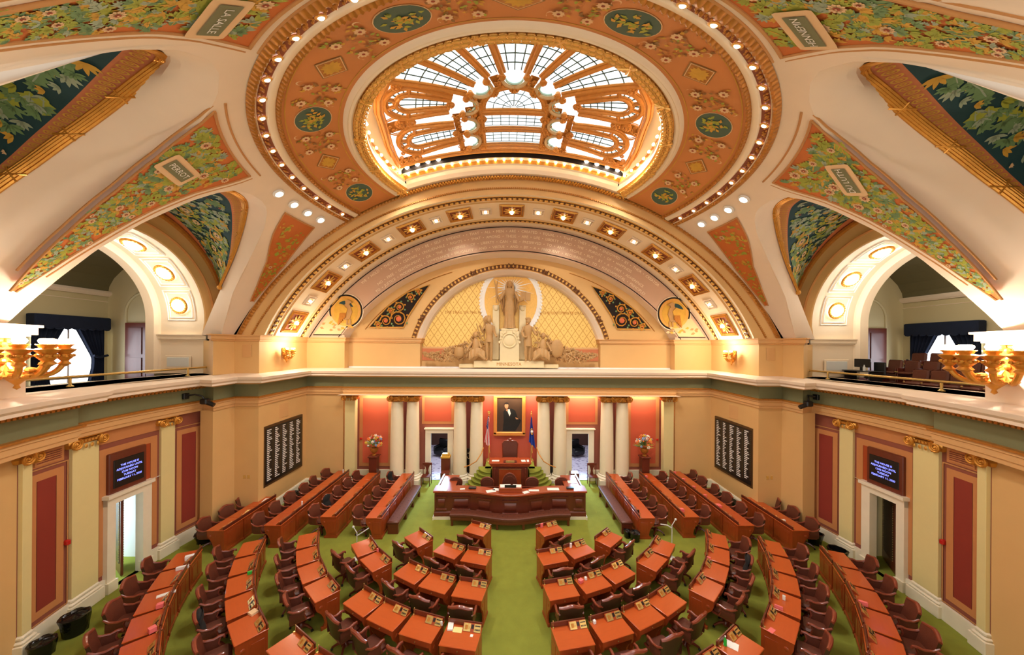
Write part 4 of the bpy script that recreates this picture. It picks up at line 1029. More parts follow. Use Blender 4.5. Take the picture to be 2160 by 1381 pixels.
# side petals
def petal(pts_out, axis0, axis1, w0, w1, s):
    (x0, y0), (x1, y1) = axis0, axis1; L = math.hypot(x1 - x0, y1 - y0); dx, dy = (x1 - x0) / L, (y1 - y0) / L; nx, ny = -dy, dx
    up_ = [(x0 + nx * w0, y0 + ny * w0), (x1 + nx * w1, y1 + ny * w1)]; dn = [(x0 - nx * w0, y0 - ny * w0), (x1 - nx * w1, y1 - ny * w1)]
    cap_ = [(x1 + nx * w1 * math.cos(a) + dx * w1 * math.sin(a), y1 + ny * w1 * math.cos(a) + dy * w1 * math.sin(a)) for a in [PI * k / 8 for k in range(9)]]
    rib(up_ + cap_[1:-1] + dn[::-1], .09)
    for k in range(1, 6): t = k / 6; w = lerp(w0, w1, t); c = (lerp(x0, x1, t), lerp(y0, y1, t)); lead([(c[0] + nx * w, c[1] + ny * w), (c[0] - nx * w, c[1] - ny * w)], .016)
    for q in (-.33, .33): lead([(x0 + nx * w0 * q, y0 + ny * w0 * q), (x1 + nx * w1 * q + dx * .3, y1 + ny * w1 * q + dy * .3)], .016)
    w2 = w1 + .32    # outer band with radial lights
    up2 = [(x0 + nx * (w0 + .18), y0 + ny * (w0 + .18)), (x1 + nx * w2, y1 + ny * w2)]; dn2 = [(x0 - nx * (w0 + .18), y0 - ny * (w0 + .18)), (x1 - nx * w2, y1 - ny * w2)]
    cap2 = [(x1 + nx * w2 * math.cos(a) + dx * w2 * math.sin(a), y1 + ny * w2 * math.cos(a) + dy * w2 * math.sin(a)) for a in [PI * k / 10 for k in range(11)]]
    rib(up2 + cap2[1:-1] + dn2[::-1], .1)
    for k in range(0, 11):
        a = PI * k / 10; c_0 = (x1 + nx * (w1 + .04) * math.cos(a) + dx * (w1 + .04) * math.sin(a), y1 + ny * (w1 + .04) * math.cos(a) + dy * (w1 + .04) * math.sin(a)); c_1 = (x1 + nx * w2 * math.cos(a) + dx * w2 * math.sin(a), y1 + ny * w2 * math.cos(a) + dy * w2 * math.sin(a))
        (rib if k in (0, 4, 6, 10) else lead)([c_0, c_1], .06 if k in (0, 4, 6, 10) else .02)
    for k in range(1, 5):
        t = k / 5
        for sg_ in (-1, 1):
            w = lerp(w0, w1, t); c = (lerp(x0, x1, t), lerp(y0, y1, t)); lead([(c[0] + nx * w * sg_, c[1] + ny * w * sg_), (c[0] + nx * (w + lerp(.18, .32, t)) * sg_, c[1] + ny * (w + lerp(.18, .32, t)) * sg_)], .02)
    rosette(x0, y0, .12)
for s in (-1, 1):
    petal(None, (s * 1.95, 10.22), (s * 3.12, 9.86), .16, .36, s)
    petal(None, (s * 1.98, 11.6), (s * 3.3, 11.62), .3, .33, s)
    for x, y in ((s * 3.62, 10.62), (s * 3.3, 10.68), (s * 3.55, 12.35), (s * 3.2, 9.05)): rosette(x, y, .15)
    for k in range(8): rib([polar(s * 3.75, 10.75, .3 + .02 * k, 180 * (s > 0) + 40 * k), polar(s * 3.75, 10.75, .32 + .02 * k, 180 * (s > 0) + 40 * (k + 1))], .04)
    for k in range(6): q = polar(s * 3.85, 12.2, .22, k * 60); rosette(q[0], q[1], .07)
pb = MB()
def plate(q, m=0):
    x0 = min(p[0] for p in q); 
    def fn(u, v):
        a = (lerp(q[0][0], q[1][0], u), lerp(q[0][1], q[1][1], u)); c = (lerp(q[3][0], q[2][0], u), lerp(q[3][1], q[2][1], u)); return sg(lerp(a[0], c[0], v), lerp(a[1], c[1], v), .035)
    pb.grid(fn, 4, 4, m)
rq = random.Random(8)
def fret(x0, x1, y0, y1, n):
    for k in range(n):
        x, y, r, a0_ = rq.uniform(x0, x1), rq.uniform(y0, y1), rq.uniform(.05, .1), rq.uniform(0, 360)
        gb.tube([sg(*polar(x, y, r * (1 - q / 11), a0_ + q * 42), .08) for q in range(9)], .017, 5)
for s in (-1, 1):
    for x0, x1, y0, y1, n in ((1.08, 1.28, 10.1, 12.55, 16), (1.28, 1.95, 10.7, 10.92, 9), (1.28, 1.95, 11.56, 11.76, 9), (1.28, 1.95, 12.36, 12.6, 9), (1.78, 1.98, 10.7, 12.6, 9), (3.45, 4.15, 10.5, 10.98, 10), (3.4, 4.25, 12.3, 12.58, 10)):
        plate([(s * x0, y0), (s * x1, y0), (s * x1, y1), (s * x0, y1)]); fret(*sorted((s * x0, s * x1)), y0, y1, n)
for a in (-180, -157, -112.5, -90 + 22.5, -23, 0):
    plate([polar(0, 10.6, 1.05, a - 9), polar(0, 10.6, 1.05, a + 9), polar(0, 10.6, 1.55, a + 5), polar(0, 10.6, 1.55, a - 5)]); c_x, c_y = polar(0, 10.6, 1.3, a); fret(c_x - .1, c_x + .1, c_y - .1, c_y + .1, 4)
skb(pb, 'gilded_fretwork', M['goldd'])
rib([(x, y) for x, y in OUT], .13)
rib([(-4.34, 12.64), (-2, 12.66), (0, 12.67), (2, 12.66), (4.34, 12.64)], .1)
skb(gb, 'gilded_ribs', M['goldk']); skb(ld, 'lead_cames', M['lead'])
# reveal between the ceiling and the skylight, bulb cornice and dark slot
b = MB()
a0 = arcY(4.5, 1.88)
def rv(r, S, cut, n=150):
    a = math.asin(cut / r); return [domeT(r, lerp(PI - a, 2 * PI + a, i / n), S) for i in range(n + 1)]
rings = [rv(4.48, S0 - .02, 1.88), rv(4.5, 12.95, 1.88), rv(4.56, 13.05, 1.87), rv(4.52, 13.1, 1.86), rv(4.56, 13.3, 1.8), rv(4.62, 13.34, 1.78), rv(4.6, 13.42, 1.74), rv(4.3, 13.62, 1.66)]
for k, (A_, B_) in enumerate(zip(rings, rings[1:])): loft(b, A_, B_, 1 if k in (3,) else 0)
def ch(y, S, n=40, xm=None):
    return [Vector((x, y, ZC + math.sqrt(S * S - x * x - (y - YC) ** 2))) for x in [lerp(-xm, xm, i / n) for i in range(n + 1)]]
rows = [ch(YC + 2.2, S0, xm=6.95), ch(YC + 2.05, S0 - .01, xm=4.2), ch(YC + 1.98, S0 - .02, xm=4.2), ch(YC + 1.9, S0 - .02, xm=4.15), ch(12.88, 12.95, xm=4.1), ch(12.9, 13.1, xm=4.12), ch(12.86, 13.14, xm=4.12), ch(12.86, 13.28, xm=4.2), ch(12.8, 13.3, xm=4.2), ch(12.8, 13.34, xm=4.25)]
for k, (A_, B_) in enumerate(zip(rows[1:], rows[2:])): loft(b, A_, B_, 1 if k == 5 else 0)
loft(b, ch(12.8, 13.34, xm=4.5), ch(12.95, 13.95, xm=4.6), 2); loft(b, ch(12.95, 13.95, xm=4.6), ch(12.4, 14.0, xm=4.6), 2)
struct(b.build('trim_5', [M['cream2'], M['gold'], M['dark']]))
b = MB(); W0, W1 = ch(12.98, S0 - .02, xm=4.3), ch(13.12, S0 - .02, xm=4.35)
for k in range(76):
    for j_ in (0, 1):
        t_ = (k + .5 * j_) / 76 * 40; i_ = min(39, int(t_)); q0 = W0[i_].lerp(W0[min(40, i_ + 1)], t_ - i_); q1 = W1[i_].lerp(W1[min(40, i_ + 1)], t_ - i_); p_ = q0.lerp(q1, .25 + .5 * j_); n_ = (p_ - Vector((0, YC, ZC))).normalized()
        b.sphere(p_ - n_ * .06, .062, 7, sc=(1, 1.1, .8))
b.build('gilded_wreath', M['gold'], ceil)
# bulbs on the cornice
ordn22 = ordn + ['nineteenth', 'twentieth', 'twenty-first', 'twenty-second']
def mk_b(name):
    t = bpy.data.objects.new(name, None); COL.objects.link(t)
    b = MB(); b.lathe([(.05, 0), (.06, .02), (.03, .03)], 10); b.build('socket', M['goldb'], t)
    b = MB(); b.sphere((0, 0, .05), .05, 8); b.build('bulb', M['bulb'], t); return t
pts = []; row = ch(12.84, 13.25, 24, 4.0)
for i, p in enumerate(row): pts.append((p, look(Vector((0, -1, 0))), ('front', i)))
aa = math.asin(1.7 / 4.54)
for i in range(44):
    th = lerp(PI - aa, 2 * PI + aa, (i + .5) / 44); p = domeT(4.54, th, 13.2); n = (Vector((0, YC, p.z)) - p).normalized(); pts.append((p, look(n), ('ring', i)))
lampset('cornice_bulb', lambda i, k: ('bulb on the straight front cornice of the skylight, %s from its left end' % (ordn + ['nineteenth', 'twentieth', 'twenty-first', 'twenty-second', 'twenty-third', 'twenty-fourth', 'twenty-fifth'])[k[1]]) if k[0] == 'front' else 'bulb on the curved reveal of the skylight, %s from the %s corner' % (ordn22[min(k[1], 43 - k[1])], 'left' if k[1] < 22 else 'right'), 'bulb', 'bulbs around the skylight', pts, mk_b)
for o in list(COL.objects):
    if o.name.startswith('cornice_bulb') and 'curved reveal' in o['label']: o['group'] = 'bulbs on the curved reveal of the skylight'
pts = []
for s in (-1, 1):
    for i, x in enumerate((2.85, 3.25, 3.65, 4.05)): pts.append((Vector((s * x, 12.72, ZC + math.sqrt(13.5 ** 2 - x * x - 1.72 ** 2))), Matrix.Identity(4), (s, i)))
def mk_f(name):
    t = bpy.data.objects.new(name, None); COL.objects.link(t)
    b = MB(); b.lathe([(.04, .12), (.1, .06), (.11, -.02)], 12); b.build('lamp_housing', M['black'], t)
    b = MB(); b.sphere((0, 0, 0), .095, 10); b.build('bulb', emit('floodlight_bulb', (255, 244, 220), 30) if 'floodlight_bulb' not in bpy.data.materials else bpy.data.materials['floodlight_bulb'], t); return t
lampset('floodlight', lambda i, k: 'bright floodlight in the dark skylight slot, %s from the %s corner' % (['fourth', 'third', 'second', 'first'][k[1]], 'left' if k[0] < 0 else 'right'), 'floodlight', 'floodlights in the skylight slot', pts, mk_f)
# ---------------------------------------------------------------- colonnade recess
DX0, DX1, DZ = 3.23, 4.1, 2.48
b = MB(); YB = 17.35
def wrect(b, x0, x1, z0, z1, y, m): b.add([(x0, y, z0), (x1, y, z0), (x1, y, z1), (x0, y, z1)], [(0, 1, 2, 3)], m)
for x0, x1, z0 in ((-8.25, -DX1, 0), (-DX1, -DX0, DZ), (-DX0, DX0, 0), (DX0, DX1, DZ), (DX1, 8.25, 0)): wrect(b, x0, x1, z0, 4.62, YB, 0)
b.add([(-8.3, 16.0, 4.6), (8.3, 16.0, 4.6), (8.3, 17.4, 4.6), (-8.3, 17.4, 4.6)], [(0, 1, 2, 3)], 1)
wb = struct(b.build('wall_back', [M['mauve'], M['cream2']], smooth=False))
b = MB()
for s in (-1, 1):
    def fr(x0, x1, z0, z1, w, m, y):
        x0, x1 = sorted((s * x0, s * x1))
        wrect(b, x0, x0 + w, z0, z1, y, m); wrect(b, x1 - w, x1, z0, z1, y, m); wrect(b, x0 + w, x1 - w, z0, z0 + w, y, m); wrect(b, x0 + w, x1 - w, z1 - w, z1, y, m)
    fr(6.15, 7.83, .72, 4.4, .18, 0, YB - .008); x0, x1 = sorted((s * 6.33, s * 7.65)); wrect(b, x0, x1, .9, 4.25, YB - .01, 1)
    fr(2.93, 4.59, 2.93, 4.42, .13, 0, YB - .008); x0, x1 = sorted((s * 3.06, s * 4.46)); wrect(b, x0, x1, 3.06, 4.31, YB - .01, 1)
    x0, x1 = sorted((s * 5.0, s * 5.5)); wrect(b, x0, x1, .5, 4.6, YB - .012, 3)
    x0, x1 = sorted((s * 1.9, s * 2.3)); wrect(b, x0, x1, .5, 4.6, YB - .012, 3)
fr2 = [(-1.55, 1.55, .5, 4.5)]
wrect(b, -1.6, 1.6, .5, 4.5, YB - .008, 0); wrect(b, -1.42, 1.42, .6, 4.4, YB - .012, 2)
b.build('painted_panel', [M['ochre'], M['coral'], mat('rose_red_wall_paint', (196, 84, 62), .6), mat('deep_mauve_paint', (112, 52, 42), .6)], wb, smooth=False)
b = MB()
for x0, x1 in ((-8.25, -4.4), (-2.95, 2.95), (4.4, 8.25)): b.box(((x0 + x1) / 2, YB - .03, .28), (x1 - x0, .06, .56))
struct(b.build('baseboard_back', M['marble'], smooth=False))
for s, k in ((-1, 3), (1, 4)):
    b = MB(); cx = s * (DX0 + DX1) / 2; hw = (DX1 - DX0) / 2
    for q in (-1, 1): b.bbox((cx + q * (hw + .14), YB - .06, DZ / 2), (.28, .16, DZ), .01)
    b.bbox((cx, YB - .06, DZ + .1), (2 * hw + .56, .16, .22), .01); b.bbox((cx, YB - .09, DZ + .23), (2 * hw + .68, .24, .08), .02)
    struct(b.build('door_%d' % k, M['marble']))
# lobby behind the doors
b = MB()
b.add([(-7, 17.36, 0), (7, 17.36, 0), (7, 23.5, 0), (-7, 23.5, 0)], [(0, 1, 2, 3)], 0)
for x0, y0, x1, y1 in ((-7, 17.4, -7, 23.5), (-7, 23.5, 7, 23.5), (7, 23.5, 7, 17.4)): b.add([(x0, y0, 0), (x1, y1, 0), (x1, y1, 3.4), (x0, y0, 3.4)], [(0, 1, 2, 3)], 1)
b.add([(-7, 17.4, 3.4), (7, 17.4, 3.4), (7, 23.5, 3.4), (-7, 23.5, 3.4)], [(0, 1, 2, 3)], 2)
for s in (-1, 1): b.add([(s * 2.4, 17.4, 0), (s * 2.4, 23.5, 0), (s * 2.4, 23.5, 3.4), (s * 2.4, 17.4, 3.4)], [(0, 1, 2, 3)], 1)
lc = bpy.data.materials.new('lilac_patterned_carpet'); lc.use_nodes = True; nt = lc.node_tree; bs = nt.nodes['Principled BSDF']
tc = nt.nodes.new('ShaderNodeTexCoord'); vo = nt.nodes.new('ShaderNodeTexVoronoi'); vo.inputs['Scale'].default_value = 5; cr = nt.nodes.new('ShaderNodeValToRGB'); nt.links.new(tc.outputs['Object'], vo.inputs['Vector']); nt.links.new(vo.outputs['Distance'], cr.inputs[0]); nt.links.new(cr.outputs[0], bs.inputs['Base Color'])
cr.color_ramp.elements[0].color = srgb(120, 96, 150); cr.color_ramp.elements[1].color = srgb(235, 228, 245); cr.color_ramp.elements[1].position = .5; bs.inputs['Roughness'].default_value = .9
struct(b.build('wall_lobby', [lc, mat('dim_brown_panelling', (96, 60, 44), .6), M['dark']], smooth=False))
for s in (-1, 1):
    t = thing('armchair', 'dark armchair in the lobby seen through the %s back doorway' % ('left' if s < 0 else 'right'), 'armchair', (s * 4.3, 21.2, 0), s * .4)
    b = MB(); b.bbox((0, 0, .3), (.8, .75, .3), .06); b.build('seat', M['black'], t)
    b = MB(); b.bbox((0, .3, .65), (.8, .16, .7), .06); b.build('backrest', M['black'], t)
    for q in (-1, 1): b = MB(); b.bbox((q * .36, -.02, .45), (.12, .7, .35), .05); b.build('armrest', M['black'], t)
# marble columns
def column(x, lab):
    t = thing('column', lab, 'column', (x, 16.62, 0), 0, 'marble columns of the front colonnade')
    b = MB(); b.bbox((0, 0, .22), (.86, .86, .44), .01); b.lathe([(.42, .44), (.45, .47), (.45, .5), (.41, .54), (.37, .57), (.4, .6), (.4, .62), (.36, .66)], 28); b.build('base', M['marble'], t)
    b = MB(); b.lathe([(.345, .66)] + [(.34 - .055 * (k / 10) ** 1.6, .7 + k * .352) for k in range(11)], 32); b.build('shaft', M['column'], t)
    b = MB(); b.lathe([(.29, -.33), (.32, -.3), (.29, -.27), (.29, -.22), (.36, -.16), (.36, -.12)], 24, (0, 0, 0)); volute_capital(b, .66, .36, .56); b.build('capital', M['gold'], t, loc=(0, 0, 4.58)); return t
for s, sn in ((-1, 'left'), (1, 'right')):
    for x, l in ((1.68, 'beside the %s flag' % sn), (2.5, 'on the rostrum side of the %s back doorway' % sn), (4.86, 'on the outer side of the %s back doorway' % sn), (5.63, 'next to the %s flower pedestal' % sn)):
        column(s * x, 'cream marble column with gilded capital ' + l)
    for dx, w in ((7.92, .5),):
        pilaster(s * dx, 16.62, 0, w, 'flat cream pilaster at the %s end of the colonnade' % sn, 'end pilasters of the colonnade', .3, 4.58, .55)
# ---------------------------------------------------------------- steps and rostrum
for s_ in (-1, 1):
    t = thing('carpeted_steps', 'green carpeted rounded steps on the %s of the speakers desk' % ('left' if s_ < 0 else 'right'), 'steps', (s_ * .9, 16.1, 0))
    for k, (r, z) in enumerate(((2.3, .165), (2.15, .33), (2.0, .495), (1.85, .66), (1.72, .825), (1.6, .99), (1.5, 1.15))):
        b = MB(); r_ = r - .9; P_ = [(s_ * r_ * math.cos(R(a)), (.42 + r_ * .45) * math.sin(R(a))) for a in range(-90, 1, 8)] + [(s_ * r_, .04), (0, .04)]
        if s_ < 0: P_ = P_[::-1]
        b.prism(P_, 0, z, 'z'); q = [(x, y, z - .03) for x, y in P_ if not (abs(x) < 1e-6 and y > 0)]; b.tube(q, .03, 6); b.build('step', M['carpet'], t)
b = MB(); b.box((0, 16.58, .575), (2.4, 1.4, 1.15)); o = b.build('platform', M['carpet'], smooth=False); tag(o, 'green carpeted platform under the tall speakers chair', 'platform')
cf = lambda x: 13.45 - .36 * (.5 + .5 * math.cos(PI * max(-1, min(1, x / 1.95))))
t = thing('clerks_counter', 'long dark wooden clerks counter with bowed panelled front below the speakers desk', 'counter', (0, 13.45, 0)); o_ = Vector((0, 13.45, 0))
def cgrid(b, x0, x1, prof, m=0, n=60):   # prof: (outward offset, z)
    k = len(prof)
    def fn(u, v):
        x = lerp(x0, x1, u); o, z = prof[int(round(v * (k - 1)))]; return (x, cf(x) - o - 13.45, z)
    b.grid(fn, n, k - 1, m)
b = MB(); cgrid(b, -3.05, 3.05, [(0, .12), (0, .95), (.02, .97), (.02, 1.04), (.06, 1.08)])
for s in (-1, 1): b.box((s * 3.03, .95, .6), (.06, 1.95, .98)); b.box((s * 2.3, 1.3, .5), (.06, 1.2, .76))
b.box((0, .62, .6), (5.9, .05, .9)); b.build('body', M['woodd'], t)
b = MB(); cgrid(b, -3.1, 3.1, [(.07, 1.08), (.1, 1.1), (.1, 1.15), (.08, 1.17), (-.45, 1.17), (-.45, 1.1)]); 
for s in (-1, 1): b.bbox((s * 2.72, 1.15, 1.0), (.78, 1.6, .06), .01)
b.build('countertop', M['wood'], t)
for xc, w in ((-2.78, .42), (-1.98, .72), (-1.05, .6), (0, .62), (1.05, .6), (1.98, .72), (2.78, .42)):
    b = MB(); cgrid(b, xc - w / 2, xc + w / 2, [(0, .36), (.05, .37), (.05, .41), (.008, .43), (.008, .85), (.05, .87), (.05, .91), (0, .92)], n=10)
    cgrid(b, xc - w / 2 + .08, xc + w / 2 - .08, [(.008, .47), (.045, .54), (.045, .74), (.008, .81)], n=8)
    b.build('raised_panel', M['woodd'], t)
b = MB(); cgrid(b, -3.08, 3.08, [(.04, .12), (.04, .26), (.02, .3), (0, .32)]); b.build('plinth_moulding', M['woodd'], t)
b = MB(); cgrid(b, -3.12, 3.12, [(.05, 0), (.05, .12), (.0, .12)]); 
for s in (-1, 1): b.box((s * 3.1, .9, .06), (.04, 2.0, .12))
b.build('marble_plinth', M['marble'], t)
# bench in front of the counter
t = thing('tufted_bench', 'long bowed bench with buttoned leather seat against the clerks counter', 'bench', (0, 13.0, 0))
bf = lambda x: cf(x) * 1.0
def bg(b, x0, x1, prof, m=0, n=60):
    k = len(prof)
    b.grid(lambda u, v: (lerp(x0, x1, u), cf(lerp(x0, x1, u)) - prof[int(round(v * (k - 1)))][0] - 13.0, prof[int(round(v * (k - 1)))][1]), n, k - 1, m)
b = MB(); bg(b, -2.35, 2.35, [(.14, .3), (.14, .43), (.16, .47), (.3, .49), (.52, .48), (.57, .45), (.58, .4), (.57, .36)]); b.build('seat', M['leather'], t)
b = MB(); bg(b, -2.33, 2.33, [(.14, .24), (.14, .36), (.55, .36), (.56, .3), (.54, .22), (.5, .2), (.14, .2)]); b.build('apron', M['woodd'], t)
for x in (-2.27, -1.5, -.5, .5, 1.5, 2.27):
    b = MB(); b.bbox((x, cf(x) - .48 - 13.0, .11), (.09, .09, .22), .01); b.build('leg', M['woodd'], t)
b = MB()
for i in range(23):
    for j, o in enumerate((.26, .42)):
        x = -2.2 + i * .2 + (j * .1); 
        if x < 2.3: b.sphere((x, cf(x) - o - 13.0, .49), .018, 6, sc=(1, 1, .5))
b.build('buttons', M['leatherd'], t)['kind'] = 'stuff'
# speaker's desk
t = thing('speakers_desk', 'tall red wooden speakers desk with framed front panel and papers on top', 'desk', (0, 15.55, 0))
b = MB(); b.bbox((0, 0, .8), (1.64, .6, 1.6), .01); b.bbox((0, 0, .5), (1.72, .66, .08), .02); b.build('body', M['woodd'], t)
b = MB(); b.bbox((0, 0, 1.5), (1.78, .7, .06), .02); b.bbox((0, -.0, 1.56), (1.86, .74, .06), .02); b.bbox((0, .02, 1.62), (1.96, .8, .06), .015); b.build('desktop', M['wood'], t)
b = MB(); b.bbox((0, -.31, 1.0), (1.02, .02, .72), .004); b.build('front_panel', M['wood'], t)
b = MB()
b.tube([(-.5, -.33, .64), (.5, -.33, .64), (.5, -.33, 1.36), (-.5, -.33, 1.36)], .012, 5, closed=True); b.build('panel_line', M['brass'], t)
for s in (-1, 1):
    b = MB()
    for z in (.72, .95, 1.18, 1.36): b.sphere((s * .7, -.3, z), .07, 8, sc=(1, .6, 1.1))
    b.bbox((s * .7, -.3, 1.0), (.12, .06, .9), .02); b.build('carved_bracket', M['woodd'], t)
def paper(x, y, z, w, d, rz, lab, m='paper', name='paper_sheet', cat='paper', grp=None, h=.006, tilt=0):
    b = MB(); b.box((0, 0, h / 2), (w, d, h)); o = b.build(name, M[m], smooth=False); o.location = (x, y, z); o.rotation_euler = (tilt, 0, rz); return tag(o, lab, cat, grp)
paper(-.68, 15.5, 1.652, .34, .18, 0, 'white sheet at the left end of the speakers desk')
paper(.62, 15.5, 1.652, .2, .26, .1, 'white sheet near the right end of the speakers desk')
paper(.83, 15.5, 1.652, .1, .28, 0, 'narrow paper at the right corner of the speakers desk')
paper(-.0, 15.35, 1.652, .6, .24, 0, 'open dark book in the middle of the speakers desk', 'woodd', 'book', 'book', h=.04)
o = MB(); o.bbox((0, 0, .05), (.4, .05, .1), .01); n_ = o.build('nameplate', M['brass']); n_.location = (.0, 15.22, 1.652); tag(n_, 'small brass nameplate at the front edge of the speakers desk', 'nameplate')
# papers on the clerks counter
Z = 1.172
for x, y, w, d, rz, l in ((-2.75, 13.8, .3, .42, .1, 'at its left end'), (-2.72, 13.45, .34, .2, -.1, 'at the front left corner of the counter'), (-1.95, 13.55, .2, .12, .2, 'beside the black phone'), (-.78, 13.35, .38, .24, .3, 'left of the reading box'), (-.55, 13.5, .3, .22, -.3, 'tucked against the reading box on its left'), (.62, 13.25, .26, .2, .5, 'right of the reading box'), (.95, 13.42, .42, .16, 0, 'under the second chair from the right'), (1.75, 13.55, .48, .24, 0, 'before the rightmost clerk chair'), (2.75, 14.6, .42, .3, 0, 'on the right wing')):
    z = Z if y < 13.75 else 1.035
    paper(x, y, z, w, d, rz, 'white papers lying on the clerks counter ' + l, grp=None)
for x, l in ((-1.55, 'left'), (2.45, 'right')):
    b = MB(); b.bbox((0, 0, .03), (.3, .16, .06), .01); o = b.build('desk_phone', M['black']); o.location = (x, 13.6, Z); tag(o, 'black phone on the %s part of the clerks counter' % l, 'phone')
t = thing('reading_box', 'raised wooden reading box with a black plaque at the middle of the counter', 'reading stand', (0, 13.35, Z))
b = MB(); b.bbox((0, 0, .09), (.92, .3, .18), .01); b.build('box', M['wood'], t)
b = MB(); b.bbox((0, -.13, .25), (.46, .03, .1), .005); b.build('plaque', M['black'], t)
paper(-.2, 13.42, Z + .182, .42, .3, .05, 'white papers spread on the left of the reading box'); paper(.27, 13.42, Z + .182, .34, .28, -.08, 'white papers spread on the right of the reading box')
# clerk chairs
def clerk_chair(big):
    t = bpy.data.objects.new('clerk_chair', None); COL.objects.link(t); w = .62 if big else .56; h = 1.36 if big else 1.16
    b = MB(); b.bbox((0, 0, .46), (w - .06, .5, .12), .05); b.build('seat', M['leather'], t)
    b = MB(); P_ = [(w / 2 * math.cos(a) * (1 if abs(math.cos(a)) < .9 else 1), .95 + (h - .95) * max(0, math.sin(a)) + (.38 * min(0, math.sin(a)))) for a in [2 * PI * k / 24 for k in range(24)]]
    b.prism(P_, .2, .3, 'y'); b.prism([(x * .8, (z - .95) * .75 + .95) for x, z in P_], .16, .2, 'y'); b.build('backrest', M['leather'], t)
    b = MB(); b.tube([(x, .25, z) for x, z in P_], .028, 6, closed=True); b.build('back_frame', M['chairw'], t)
    for s in (-1, 1):
        b = MB(); b.tube([(s * w / 2, .22, .72), (s * w / 2, 0, .7), (s * w / 2, -.18, .66), (s * w / 2, -.16, .46)], .026, 6); b.build('armrest', M['chairw'], t)
    b = MB(); b.tube([(0, 0, .1), (0, 0, .42)], .035, 8); b.build('pedestal', M['black'], t)
    for k in range(5):
        a = k * 1.257; b = MB(); b.tube([(0, 0, .12), (.26 * math.cos(a), .26 * math.sin(a), .06)], .022, 6); b.sphere((.27 * math.cos(a), .27 * math.sin(a), .035), .035, 6); b.build('leg', M['black'], t)
    return t
p_ = None
for x, l in ((-2.42, 'leftmost of the four small ones'), (-1.02, 'just left of the tall middle one'), (.98, 'just right of the tall middle one'), (2.3, 'rightmost of the four small ones')):
    t = clerk_chair(False) if p_ is None else dup(p_); p_ = p_ or t; t.location = (x, 14.55, .0); tag(t, 'brown leather clerk chair behind the counter, ' + l, 'chair', 'clerk chairs behind the counter')
t = clerk_chair(True); t.location = (-.02, 14.35, .06); tag(t, 'tall brown leather chair behind the reading box at the middle of the counter', 'chair', 'clerk chairs behind the counter')
# speaker's chair
t = thing('speakers_chair', 'high-backed brown leather chair with carved crest behind the speakers desk', 'chair', (0, 16.35, 1.15)); t.scale = (1, 1, .77)
b = MB(); b.prism([(-.32, .5), (.32, .5), (.36, 1.35), (.3, 1.5), (-.3, 1.5), (-.36, 1.35)], 0, .1, 'y'); b.build('backrest', M['leather'], t)
b = MB(); b.tube([(-.34, .05, .4), (-.38, .05, 1.35), (-.3, .05, 1.52), (0, .05, 1.58), (.3, .05, 1.52), (.38, .05, 1.35), (.34, .05, .4)], .035, 6); b.sphere((0, .03, 1.63), .1, 8, sc=(1.2, .5, .9)); b.build('carved_frame', M['chairw'], t)
b = MB(); b.bbox((0, -.25, .42), (.64, .55, .12), .05); b.build('seat', M['leather'], t)
for s in (-1, 1):
    for y in (-.46, .02): b = MB(); b.tube([(s * .28, y, 0), (s * .28, y, .38)], .035, 6); b.build('leg', M['chairw'], t)
# portrait
t = thing('framed_portrait', 'large gilt framed painting of a seated person in a dark suit above the speakers chair', 'painting', (-.03, YB - .02, 3.4))
b = MB()
for (x, z, w, h) in ((0, 1.0, 1.66, .2), (0, -.95, 1.66, .22), (-.74, 0, .18, 2.0), (.74, 0, .18, 2.0)): b.bbox((x, -.08, z), (w, .14, h), .04)
b.build('gilt_frame', mat('orange_gilt_frame', (226, 146, 66), .45, .2), t)
b = MB(); b.box((0, -.05, 0), (1.34, .04, 1.78)); b.build('canvas', mat('brown_painted_ground', (70, 46, 26), .5, noise=.5, nscale=2), t, smooth=False)
b = MB(); y = -.072
def pg(pts, m, dy): b.prism([(x, z) for x, z in pts], y - dy, y, 'y', m)
pg([(-.32, .2), (-.2, .34), (.12, .36), (.3, .25), (.42, -.1), (.6, -.25), (.5, -.5), (.3, -.8), (-.35, -.8), (-.3, -.3)], 0, .003)
pg([(-.14, .3), (0, .34), (.06, .1), (.0, -.05), (-.06, .1)], 2, .006)
pg([(-.16 + .1 * math.cos(a), .5 + .15 * math.sin(a)) for a in [2 * PI * k / 20 for k in range(20)]][::-1], 1, .008)
pg([(-.16 + .12 * math.cos(a), .58 + .1 * math.sin(a)) for a in [PI * k / 12 for k in range(13)]], 3, .01)
pg([(.3, -.1), (.44, -.14), (.47, -.2), (.34, -.2)], 1, .008); pg([(-.2, .3), (-.1, .36), (-.08, .26), (-.16, .22)], 1, .01)
b.build('painted_figure', [M['cloth'], mat('painted_skin', (190, 140, 100), .6), M['paper'], M['dark']], t, smooth=False)
